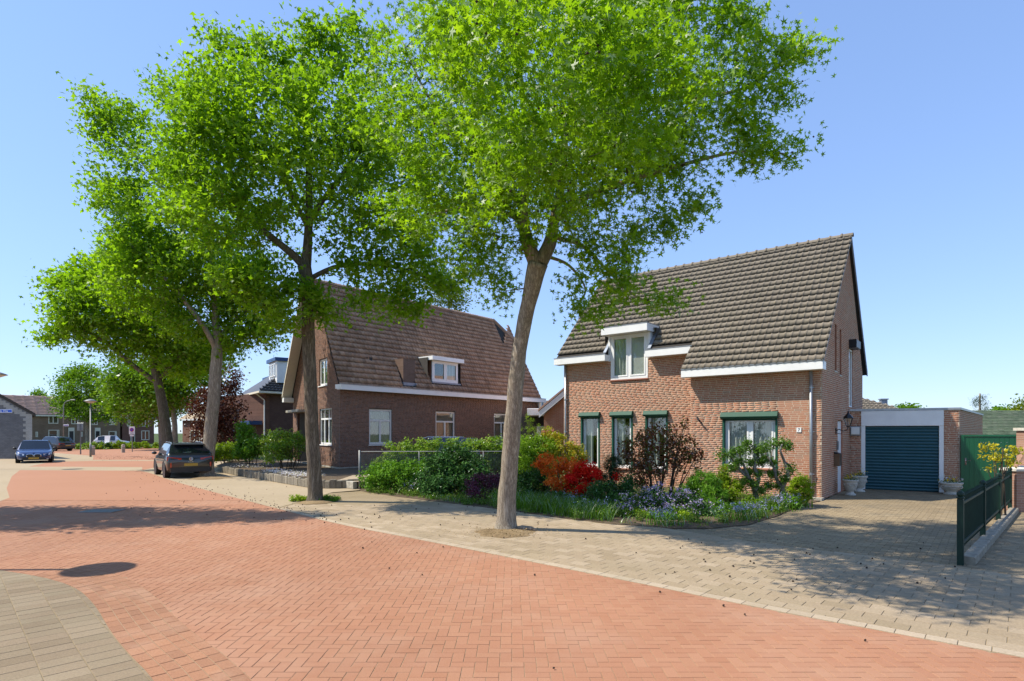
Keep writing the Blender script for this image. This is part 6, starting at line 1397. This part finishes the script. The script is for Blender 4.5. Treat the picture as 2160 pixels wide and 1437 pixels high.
# far hedges
shrub('far_hedge', 'light green low hedge with hazy top before the terrace', [A(185, 944, 66)+(2.2, .7, .55), A(165, 944, 66)+(1.3, .7, .5)], 2200, .16, 'dia', m_priv, 'hedge', hedge=True, lump=.14, stems=0)
shrub('far_hedge', 'dark green low hedge section in the middle before the terrace', [A(215, 944, 67)+(.9, .7, .55), A(220, 945, 67)+(.8, .7, .5)], 1500, .16, 'dia', m_rhod, 'hedge', hedge=True, lump=.14, stems=0)
shrub('far_hedge', 'bright green low hedge behind the no parking sign', [A(255, 943, 68)+(1.6, .7, .55), A(285, 943, 69)+(1.6, .7, .55), A(315, 942, 70)+(1.4, .7, .5)], 4200, .16, 'dia', m_box, 'hedge', hedge=True, lump=.14, stems=0)
# shrub with yellow leaves behind the railing
dz = 13.2
shrub('yellow_shrub', 'thin stemmed shrub with yellow leaves behind the green railing', [sb(2100, 945, 16, 10, dz, .25), sb(2132, 950, 16, 12, dz, .25), sb(2118, 968, 26, 14, dz, .3), sb(2090, 960, 10, 10, dz, .2), sb(2092, 992, 10, 8, dz, .15)], 380, .07, 'oval', M_leaf('yellow leaves', [(.22, .26, .01), (.42, .38, .015), (.55, .45, .03)], .3, 3, .06), lump=.07, per=14, stems=8, base=(A(2104, 1030, dz)[0], dz))
# stone urns with plants
for c, s, lab, tall in ((fG((1.95, -.42, 0)), .92, 'nearer slim stone urn with yellow pansies beside the side door', True), (fG((3.35, -.45, 0)), 1.0, 'slim stone urn with yellow flowers in the corner by the wall lamp', True), (fR((2.80, -.52, 0)), .82, 'wide stone urn with yellow and white flowers before the right garage pier', False)):
    t, zt_ = urn(c, s, lab, tall); n = 160
    r = .17 if tall else .28; P_ = np.c_[c[0]+RNG.normal(size=n)*r*.55, c[1]+RNG.normal(size=n)*r*.55, zt_-.02+np.abs(RNG.normal(size=n))*.06]
    V, Q = leaves(P_, .05, 'oval', .6, .7); npmesh('leaves', V, Q, m_urnp, t, kind='stuff'); V, Q = leaves(P_[:34]+np.array([0, -.02, .06]), .06, 'dia', .7, .5); npmesh('blossom', V, Q, m_yelf, t, kind='stuff')
    if not tall: V, Q = leaves(P_[34:60]+np.array([.08, -.02, .08]), .07, 'dia', .7, .5); npmesh('white_blossom', V, Q, m_whitef, t, kind='stuff')
# ------------------------------------------------------------------ cars
m_tyre = M_plain('tyre rubber', (.012, .012, .013), .85, var=.2); m_rim = M_plain('alloy rim', (.25, .26, .28), .3, .9, var=.1); m_trim = M_plain('black plastic', (.012, .012, .013), .5)
m_cglass = M_plain('dark car glass', (.012, .016, .02), .05, 0, .8, var=.0, coat=.6); m_lampr = M_plain('tail lamp red', (.42, .03, .012), .18, coat=.8, var=.3, scale=12); m_lampw = M_plain('headlamp', (.55, .58, .62), .12, .3, var=.2, coat=.8); m_plate = M_plain('yellow number plate', (.42, .26, .03), .5, var=.15, scale=30)
def car(name, label, L, W, Ht, paint, loc, head, suv=False, rearlogo=False, frontlogo=False, group='parked cars'):
    """nose towards local +x; loft of half sections"""
    t = thing(name, label, 'car', (0, 0, 0), group); w_ = W/2; bz = .96 if suv else .86; gz = .22 if suv else .16
    st = [(-L/2, .40, bz-.16, .86), (-L/2+.03, .34, bz-.10, .92), (-L/2+.12, .30, bz-.01, .965), (-L/2+.20, .27, bz+.02, .985), (-L/2+.55, gz, bz+.02, 1.), (-L/2+1.05, gz, bz, 1.), (-.25, gz, bz-.02, 1.), (.45, gz, bz-.03, 1.), (.92, gz, bz-.04, 1.), (L/2-.95, gz, bz-.06, 1.), (L/2-.5, gz+.02, bz-.11, .97), (L/2-.16, gz+.04, bz-.19, .88), (L/2-.03, gz+.1, bz-.28, .76), (L/2, gz+.2, bz-.34, .70)]
    roof = [None, None, bz+.05, bz+.11, Ht-.10, Ht-.02, Ht, Ht-.03, None, None, None, None, None, None]
    if suv: roof[3] = bz+.12; roof[4] = Ht-.07
    rings = []
    for (x, zl, zb, k), zr_ in zip(st, roof):
        a = w_*k; zb_ = zb
        if zr_ is None: zr_ = zb+.045*k; rw = a*.86; gm = (a*.95, zb+.012)
        else: f = min(1, (zr_-zb)/(Ht-bz)); rw = a*(.93-.21*f); gm = (a*.965-(a*.965-rw)*.42, zb+(zr_-zb)*.5)
        zm = zl+(zb-zl)*.45
        rings.append([(x, a*.80, zl), (x, a*.96, zl+.07), (x, a*.995, zm), (x, a, zb-.13), (x, a*.965, zb), (x, gm[0], gm[1]), (x, rw, zr_-.035*(1 if zr_ > zb+.1 else .4)), (x, rw*.88, zr_-.005), (x, 0, zr_+.008)])
    ns, nj = len(rings), 9
    def patch(rows, cols, off=0., both=True, mirror=None):
        mb = MB()
        for sgn in ((1, -1) if both else (mirror,)):
            pts = []
            for i in rows:
                for j in cols:
                    p = Vector(rings[i][j]); a = Vector(rings[min(i+1, ns-1)][j])-Vector(rings[max(i-1, 0)][j]); b = Vector(rings[i][min(j+1, nj-1)])-Vector(rings[i][max(j-1, 0)])
                    n = a.cross(b)
                    n = n.normalized() if n.length > 1e-6 else Vector((0, 0, 1))
                    if n.y*1. < -.01 or n.z < -.6: n = -n
                    p = p+n*off; pts.append((p.x, p.y*sgn, p.z))
            c = len(cols); fs = [(i*c+j, i*c+j+1, (i+1)*c+j+1, (i+1)*c+j) for i in range(len(rows)-1) for j in range(c-1)]
            if sgn < 0: fs = [f[::-1] for f in fs]
            mb.add(pts, fs)
        return mb
    full = patch(range(ns), range(nj)); N = ns*nj
    for o in (0, (ns-1)*nj): full.f.append([o+j for j in range(nj)]+[N+o+j for j in range(nj-2, -1, -1)]); full.m.append(0)
    full.add([r[0] for r in rings]+[(r[0][0], -r[0][1], r[0][2]) for r in rings], [(i, i+1, ns+i+1, ns+i) for i in range(ns-1)])
    b = full.build('body', paint, t, smooth=True)
    m = b.data; bm = bmesh.new(); bm.from_mesh(m); bmesh.ops.remove_doubles(bm, verts=bm.verts, dist=1e-4); bmesh.ops.recalc_face_normals(bm, faces=bm.faces); bm.to_mesh(m); bm.free()
    m.polygons.foreach_set('use_smooth', [True]*len(m.polygons)); mod = b.modifiers.new('edges', 'EDGE_SPLIT'); mod.split_angle = math.radians(50)
    for a, c in ((4, 5), (5, 6), (6, 7)): 
        [patch([a, c], [4, 5, 6], .006, False, s_).build('side_window', m_cglass, t, smooth=True) for s_ in (1, -1)]
    patch([7, 8], [6, 7, 8], .006).build('windscreen', m_cglass, t, smooth=True); patch([3, 4], [6, 7, 8], .006).build('rear_window', m_cglass, t, smooth=True)
    [patch([3, 4], [4, 5, 6], .005, False, s_).build('rear_quarter', m_cglass if suv else paint, t, smooth=True) for s_ in (1, -1)]
    [patch(range(2, 12), [0, 1], .008, False, s_).build('sill_cladding', m_trim, t, smooth=True) for s_ in (1, -1)]
    fx, rx = L/2-.82, -L/2+.80; R = .345 if suv else .32
    for x in (fx, rx):
        for s in (1, -1):
            y = s*(w_-.125); pr = MB()
            pr.lathe([(R*.66, -.10), (R*.95, -.105), (R, -.07), (R, .07), (R*.95, .105), (R*.66, .10)], (x, y, R), 24, 'y'); wh = pr.build('tyre', m_tyre, t, smooth=True)
            rm = MB(); rm.lathe([(R*.66, s*.04), (R*.68, s*.088), (R*.60, s*.094), (R*.57, s*.055), (.02, s*.05)][::s], (x, y, R), 20, 'y')
            for q in range(5):
                an = q*2*math.pi/5; c_, s_ = math.cos(an), math.sin(an); rm.add([(x+c_*r-s_*h, y+s*.075, R+s_*r+c_*h) for r, h in ((.03, .035), (R*.62, .022), (R*.62, -.022), (.03, -.035))], [(0, 1, 2, 3)])
            rm.build('rim', m_rim, wh)
            ar = MB(); k = 14; pts = []
            for r, yo in ((R*1.06, .0), (R*1.06, .012), (R*1.22, .014), (R*1.24, -.01)):
                for j in range(k+1): an = math.pi*(-.04+1.08*j/k); pts.append((x+r*math.cos(an), s*(w_*.995+yo), R+r*math.sin(an)))
            ar.add(pts, [(a*(k+1)+j, a*(k+1)+j+1, (a+1)*(k+1)+j+1, (a+1)*(k+1)+j) for a in range(3) for j in range(k)]); ar.build('wheel_arch', m_trim, t)
            dk = MB(); dk.lathe([(R*1.07, -.004), (R*1.07, .004)], (x, s*(w_*.993), R), 20, 'y'); dk.build('wheel_well', m_trim, t)
    for s in (1, -1):
        MB().sphere((.80, s*(w_+.09), bz+.07), (.07, .11, .075), 8, 6).build('wing_mirror', m_trim if not suv else paint, t, smooth=True)
    xr, xf = -L/2, L/2
    # rear: lamps, plate, bumper, wiper
    for s in (1, -1):
        mb = MB(); mb.extrude([(xr+.10, s*w_*.975, bz-.03), (xr+.08, s*w_*.975, bz-.20), (xr-.015, s*w_*.80, bz-.22), (xr-.015, s*w_*.40, bz-.16), (xr+.0, s*w_*.40, bz-.09), (xr+.02, s*w_*.8, bz-.05)], (.05, 0, 0)); mb.build('tail_lamp', m_lampr, t)
        if suv: MB().cbox(xr-.02, xr+.1, s*w_*.83-.03, s*w_*.83+.03, .48, .68, .01).build('reflector', m_lampr, t)
    MB().cbox(xr-.03, xr+.2, -.26, .26, .53, .64, .005).build('number_plate', m_plate, t)
    mb = MB(); mb.cbox(xr-.025, xr+.25, -w_*.84, w_*.84, .27, .47, .03); mb.build('bumper', m_trim, t)
    mb = MB(); mb.tube([(xr+.22, -.05, bz+.16), (xr+.22, .28, bz+.14)], .012, 5); mb.build('wiper', m_silver, t)
    if suv:
        for s in (1, -1): MB().tube([(-1.25, s*w_*.66, Ht-.09), (-1.1, s*w_*.66, Ht+.01), (.3, s*w_*.66, Ht+.02), (.55, s*w_*.66, Ht-.06)], .016, 6).build('roof_rail', m_silver, t)
        MB().extrude([(xr+.36, -w_*.64, Ht-.095), (xr+.62, -w_*.66, Ht-.055), (xr+.62, w_*.66, Ht-.055), (xr+.36, w_*.64, Ht-.095)], (0, 0, .03)).build('spoiler', m_trim, t)
    if rearlogo:
        mb = MB(); lg = []
        n = 24
        mb.lathe([(.068, -.012), (.078, -.012), (.078, .0), (.068, .0)], (0, 0, 0), n, 'y'); mb.f = mb.f[:-2]; mb.m = mb.m[:-2]
        for a, b_ in (((-.034, .06), (0, -.002)), ((.034, .06), (0, -.002)), ((-.058, .03), (-.026, -.06)), ((-.026, -.06), (0, .004)), ((0, .004), (.026, -.06)), ((.026, -.06), (.058, .03))): mb.tube([(a[0], -.006, a[1]), (b_[0], -.006, b_[1])], .007, 4)
        mb.v = [(xr-.012+v[1], -v[0], bz-.135+v[2]) for v in mb.v]; mb.build('badge', m_chrome, t)
        text('lettering', 'T-ROC', .065, m_chrome, t, (xr-.014, 0, bz-.265), (math.radians(90), 0, math.radians(-90)))
    # front: lamps, grille, bumper, plate
    for s in (1, -1):
        mb = MB(); mb.extrude([(xf-.20, s*w_*.92, bz-.18), (xf-.12, s*w_*.86, bz-.33), (xf+.012, s*w_*.52, bz-.36), (xf+.0, s*w_*.50, bz-.27)], (.03, 0, 0)); mb.build('headlamp', m_lampw, t)
        if frontlogo:
            k = 16; o, i_ = [], []
            for j in range(k):
                a = 2*math.pi*j/k; cx = math.copysign(abs(math.cos(a))**.6, math.cos(a)); cz = math.copysign(abs(math.sin(a))**.6, math.sin(a)); o.append((xf+.01, s*.19+.18*cx, bz-.37+.115*cz)); i_.append((xf+.035, s*.19+.155*cx, bz-.37+.09*cz))
            mb = MB(); mb.add(o+i_, [(j, (j+1) % k, k+(j+1) % k, k+j) for j in range(k)]); gr = mb.build('grille', m_chrome, t); MB().add([(p[0]-.012, p[1], p[2]) for p in i_], [tuple(range(k))]).build('grille_mesh', m_trim, gr)
            MB().cbox(xf-.16, xf-.05, s*w_*.70-.09, s*w_*.70+.09, .26, .30, .01).build('fog_lamp', m_lampw, t)
        else: MB().cbox(xf-.1, xf+.012, s*.02, s*.45, bz-.42, bz-.36, .008).build('grille', m_trim, t)
    MB().cbox(xf-.12, xf+.015, -w_*.60, w_*.60, .22, .37, .02).build('air_intake', m_trim, t)
    MB().cbox(xf+.016, xf+.034, -.26, .26, .26 if frontlogo else .40, .37 if frontlogo else .51, .005).build('number_plate', m_plate, t)
    if frontlogo:
        mb = MB(); mb.lathe([(.042, -.004), (.042, .006)], (xf-.06, 0, bz-.20), 16, 'z'); mb.build('badge', m_trim, t); mb = MB()
        for q, in ((0,), (2,)):
            mb.add([(xf-.06, 0, bz-.193)]+[(xf-.06+.03*math.cos(math.pi/2*(q+u/4)), .03*math.sin(math.pi/2*(q+u/4)), bz-.193) for u in range(5)], [tuple(range(6))])
        mb.build('badge_field', m_blue, t)
    for s in (1, -1): MB().cbox(-.02, .18, s*w_*1.0-.012, s*w_*1.0+.012, bz-.14, bz-.11, .003).build('door_handle', m_trim, t)
    t.location = (loc[0], loc[1], 0); t.rotation_euler = (0, 0, math.atan2(head[1], head[0])); LOC[t.name] = Vector(t.location); return t
hd = (-.62, .78); rw_ = G(352, 1008); lf = (-.78, -.62)
cc_ = (rw_[0]+1.32*hd[0]-.80*lf[0], rw_[1]+1.32*hd[1]-.80*lf[1])
car('parked_suv', 'dark grey compact crossover seen from behind, parked beside the third tree', 4.23, 1.84, 1.52, M_paint('charcoal paint', (.006, .007, .009)), cc_, hd, True, rearlogo=True)
car('parked_hatchback', 'dark blue hatchback facing the camera beside the grey painted gable', 4.32, 1.86, 1.44, M_paint('dark blue paint', (.006, .035, .14)), (-31.7, 38.8), (.60, -.80), frontlogo=True)
car('parked_hatchback', 'small two tone dark compact car half hidden behind the blue hatchback', 3.9, 1.76, 1.52, M_paint('brown black paint', (.02, .016, .018)), A(113, 911, 61)[:2], (-.97, .25))
car('parked_estate', 'black estate car with only its roof showing above the clipped hedge', 4.7, 1.86, 1.74, M_paint('black blue paint', (.006, .010, .022)), A(922, 911, 27.3)[:2], (-.93, -.36), True)
car('parked_hatchback', 'white car partly hidden behind the bright far hedge', 4.0, 1.74, 1.5, M_paint('white car paint', (.7, .7, .7), 0), A(237, 911, 77)[:2], (.9, .4))

# ------------------------------------------------------------------ lamps, signs, bollards
def disc_lamp(label, p, h, group='street lamps'):
    t = thing('street_lamp', label, 'street lamp', (p[0], p[1], 0), group); fr = Frame((p[0], p[1], 0), (1, 0))
    MB(fr).tube([(0, 0, 0), (0, 0, 1.0), (0, 0, 1.01), (0, 0, h-.12)], [.075, .075, .05, .045], 12).build('pole', m_steel, t, smooth=True)
    MB(fr).lathe([(.06, h-.14), (.44, h+.02), (.44, h+.035)], n=28).build('diffuser', M_lampcone, t, smooth=True)
    MB(fr).lathe([(.46, h+.025), (.47, h+.045), (.30, h+.12), (.12, h+.19), (.02, h+.21)], n=28).build('lamp_shade', m_steel, t, smooth=True); return t
M_lampcone = M_plain('milky lamp cone', (.55, .50, .42), .35, var=.05)
disc_lamp('disc topped street lamp at the left edge, only its head in view', (-27.4, 31.0), 5.0)
disc_lamp('disc topped street lamp on the near left pavement throwing a round shadow', (-9.95, 8.35), 5.0)
disc_lamp('disc topped street lamp beside a bollard on the far corner', G(191, 964), 4.4)
gx_ = A(134, 911, 75); al = thing('arm_lamp', 'tall grey curved arm lamp post in front of the terrace', 'street lamp', (gx_[0], gx_[1], 0)); fr = Frame((gx_[0], gx_[1], 0), (1, 0))
MB(fr).tube([(0, 0, 0), (0, 0, 5.2), (.15, 0, 5.75), (.5, 0, 5.95), (1.1, 0, 6.1)], [.09, .06, .05, .045, .04], 8).build('pole', m_steel, al, smooth=True); MB(fr).cbox(.95, 1.5, -.1, .1, 6.05, 6.16, .02).build('lamp_head', m_steel, al)
sn = thing('street_name_sign', 'small white blue street name plate on the curved lamp post', 'street sign', fr((.1, -.1, 2.9))); MB(fr).cbox(.10, .75, -.13, -.10, 2.72, 2.95, .005).build('sign_plate', m_white, sn); MB(fr).box(.14, .71, -.134, -.1305, 2.77, 2.90).build('sign_face', m_lil, sn)
b2 = G(170, 958.5); fr = Frame((b2[0], b2[1], 0), (1, -.1)); rs2 = thing('road_sign', 'square road sign seen from its grey back on a short post', 'road sign', (b2[0], b2[1], 0))
MB(fr).tube([(0, 0, 0), (0, 0, .9), (0, 0, 2.7)], [.06, .045, .035], 8).build('post', m_steel, rs2); MB(fr).cbox(-.29, .29, -.06, -.04, 2.1, 2.78, .006).build('sign_board', m_zinc, rs2); MB(fr).box(-.02, .02, -.075, -.061, 2.12, 2.76).build('bracket', m_steel, rs2)
b3 = G(279, 953.5); fr = Frame((b3[0], b3[1], 0), (1, 0)); ns_ = thing('no_parking_sign', 'no parking zone sign on a thin post before the bright hedge', 'road sign', (b3[0], b3[1], 0))
MB(fr).tube([(0, 0, 0), (0, 0, 2.5)], .04, 8).build('post', m_steel, ns_); MB(fr).cbox(-.28, .28, -.07, -.05, 1.75, 2.50, .006).build('sign_board', m_white, ns_)
MB(fr).lathe([(.20, -.078), (.20, -.071)], (0, 0, 2.20), 24, 'y').build('sign_ring', M_plain('sign red', (.55, .02, .02), .4), ns_); MB(fr).lathe([(.155, -.083), (.155, -.079)], (0, 0, 2.20), 24, 'y').build('sign_disc', M_plain('sign blue disc', (.02, .08, .5), .4), ns_)
MB(fr).extrude([(-.125, -.0835, 2.285), (-.085, -.0835, 2.325), (.125, -.0835, 2.115), (.085, -.0835, 2.075)], (0, -.003, 0)).build('sign_bar', bpy.data.materials['sign red'], ns_)
mb = MB(fr); mb.cbox(-.2, .2, -.07, -.05, 1.55, 1.70, .004); mb.build('sub_plate', m_white, ns_)
text('lettering', 'ZONE', .13, m_black, ns_, fr((0, -.074, 1.87)), (math.radians(90), 0, 0))
for (x, y, lab) in ((196, 960, 'short brown bollard beside the far disc lamp'), (260, 955, 'grey bollard left of the no parking sign')):
    b4 = G(x, y); t = thing('bollard', lab, 'bollard', (b4[0], b4[1], 0), 'pavement bollards'); fr = Frame((b4[0], b4[1], 0), (1, 0))
    MB(fr).lathe([(.15, 0), (.15, .72), (.14, .74)], n=12).build('bollard_post', m_conc, t, smooth=False); MB(fr).lathe([(.152, .60), (.152, .66)], n=12).build('band', m_offwhite, t)
    MB(fr).lathe([(.14, .741), (.12, .79), (.03, .81)], n=12).build('cap', m_conc, t)
cw = A(222, 911, 74); fr = Frame((cw[0], cw[1], 0), (1, 0)); gc = thing('garden_chair', 'white garden chair behind the far hedge', 'chair', (cw[0], cw[1], 0))
MB(fr).cbox(-.3, .3, -.3, .3, .5, .55, .01).build('seat', m_white, gc); MB(fr).extrude([(-.3, .28, .56), (.3, .28, .56), (.36, .42, 1.5), (-.36, .42, 1.5)], (0, .04, 0)).build('backrest', m_white, gc)
for x in (-.27, .27):
    for y in (-.27, .27): MB(fr).tube([(x, y, 0), (x, y, .5)], .03, 5).build('leg', m_white, gc)

# ------------------------------------------------------------------ earth patches and fallen seed balls
def patch_earth(c, rx, ry, label):
    n = 30; V = [(c[0], c[1], .055)]; Fs = []
    for k, (s, z) in enumerate(((.45, .045), (.8, .022), (1., .006))):
        for j in range(n):
            a = 2*math.pi*j/n; w2 = 1+.10*math.sin(3*a+c[0])+.07*math.sin(7*a); sq = 1/max(abs(math.cos(a)), abs(math.sin(a)))**.5
            V.append((c[0]+rx*s*w2*sq*.9*math.cos(a), c[1]+ry*s*w2*sq*.9*math.sin(a), z+random.uniform(-.004, .008)*(k < 2)))
    Fs += [(0, 1+j, 1+(j+1) % n) for j in range(n)]+[(1+k*n+j, 1+(k+1)*n+j, 1+(k+1)*n+(j+1) % n, 1+k*n+(j+1) % n) for k in range(2) for j in range(n)]
    mb = MB(); mb.add(V, Fs); o = mb.build('tree_pit', m_earth, None, kind='structure', smooth=True); return o
tc = G(1068, 1122); patch_earth((tc[0]-.02, tc[1]-.15), .62, .55, ''); tc = G(437, 1010); patch_earth((tc[0], tc[1]+.2), .9, .8, ''); tc = G(665, 1060); patch_earth(tc, .5, .5, '')
mb = MB(); c0 = G(1085, 1120)
mb.tube([(c0[0], c0[1]+.08, .02), (c0[0]+.16, c0[1]+.02, .055), (c0[0]+.34, c0[1]+.0, .05), (c0[0]+.48, c0[1]-.02, .0)], [.05, .06, .045, .02], 7); mb.build('surface_root', m_bark, None, 'dark knobbly root beside the foot of the nearest trunk', 'root', smooth=True)
# fallen leaf litter on the pit
P_ = np.c_[tc[0]+RNG.normal(size=10), np.zeros(10), np.zeros(10)]
t1c = G(1068, 1122); lit = np.c_[t1c[0]+RNG.normal(size=420)*.42, t1c[1]-.15+RNG.normal(size=420)*.32, RNG.uniform(.03, .06, 420)]
V, Q = leaves(lit, .035, 'dia', 1., .35); npmesh('leaf_litter', V, Q, M_leaf('dry litter', [(.12, .08, .04), (.2, .14, .07), (.28, .2, .1), (.08, .05, .025)], .1, 5, .02), None, kind='stuff', label='dry brown leaf litter around the foot of the nearest trunk', cat='litter')
sbm = bpy.data.meshes.new('seed_ball'); bm = bmesh.new(); bmesh.ops.create_icosphere(bm, subdivisions=2, radius=.0115)
for i, v in enumerate(bm.verts): v.co *= 1.25 if i % 2 else .82
bm.to_mesh(sbm); bm.free(); sbm.materials.append(m_seed)
def seedball(x, y):
    o = bpy.data.objects.new('seed_ball', sbm); COL.objects.link(o); o.location = (x, y, .016); o.rotation_euler = (random.random()*6, random.random()*6, random.random()*6); s = random.uniform(.75, 1.3); o.scale = (s, s, s*.9)
    setp(o, 'small dark spiky seed ball lying on the paving', 'seed ball', 'fallen seed balls')
rs3 = random.Random(11); cnt = 0
spots = [(1526, 1280), (1571, 1299), (1825, 1354), (1669, 1246), (1680, 1224), (1404, 1213), (1342, 1168), (1392, 1251), (891, 1215), (1128, 1215), (1168, 1413), (1935, 1232), (1994, 1222), (1840, 1180), (1640, 1140), (1590, 1190)]
for x, y in spots: seedball(*G(x, y))
while cnt < 105:
    k = rs3.random()
    if k < .55: x, y = rs3.gauss(1000, 190), 1062+abs(rs3.gauss(0, 42))+max(0, (rs3.gauss(1000, 120)-1000))*.02
    elif k < .8: x, y = rs3.uniform(1350, 2080), rs3.gauss(1175, 28)
    else: x, y = rs3.gauss(720, 90), rs3.gauss(1082, 18)
    if 1035 < y < 1330:
        g = G(x, y)
        if in_poly(g[0], g[1], garden): continue
        seedball(*g); cnt += 1
SP = []
for i in range(220):
    k = rs3.random(); s = rs3.random(); a, b = ((300, 1003), (690, 1092))
    x = a[0]+(b[0]-a[0])*s+rs3.gauss(0, 16); y = a[1]+(b[1]-a[1])*s+rs3.gauss(0, 5)
    if k > .75: x, y = rs3.uniform(200, 640), rs3.uniform(1010, 1090)
    g = G(x, max(y, 985)); SP.append((g[0], g[1], .012))
for i in range(300): g = G(rs3.uniform(196, 335), rs3.gauss(965, 3)); SP.append((g[0], g[1], .015))
SP = np.array(SP); o_ = np.array([(1,0,0),(-1,0,0),(0,1,0),(0,-1,0),(0,0,1),(0,0,-1)])*.012; fo_ = np.array([(0,2,4),(2,1,4),(1,3,4),(3,0,4),(2,0,5),(1,2,5),(3,1,5),(0,3,5)])
npmesh('seed_litter', (SP[:, None]+o_[None]*RNG.uniform(.8, 1.6, (len(SP), 1, 1))).reshape(-1, 3), (fo_[None]+(np.arange(len(SP))*6)[:, None, None]).reshape(-1, 3), m_seed, None, kind='stuff', label='scattered dark seed balls along the far road edge', cat='litter')
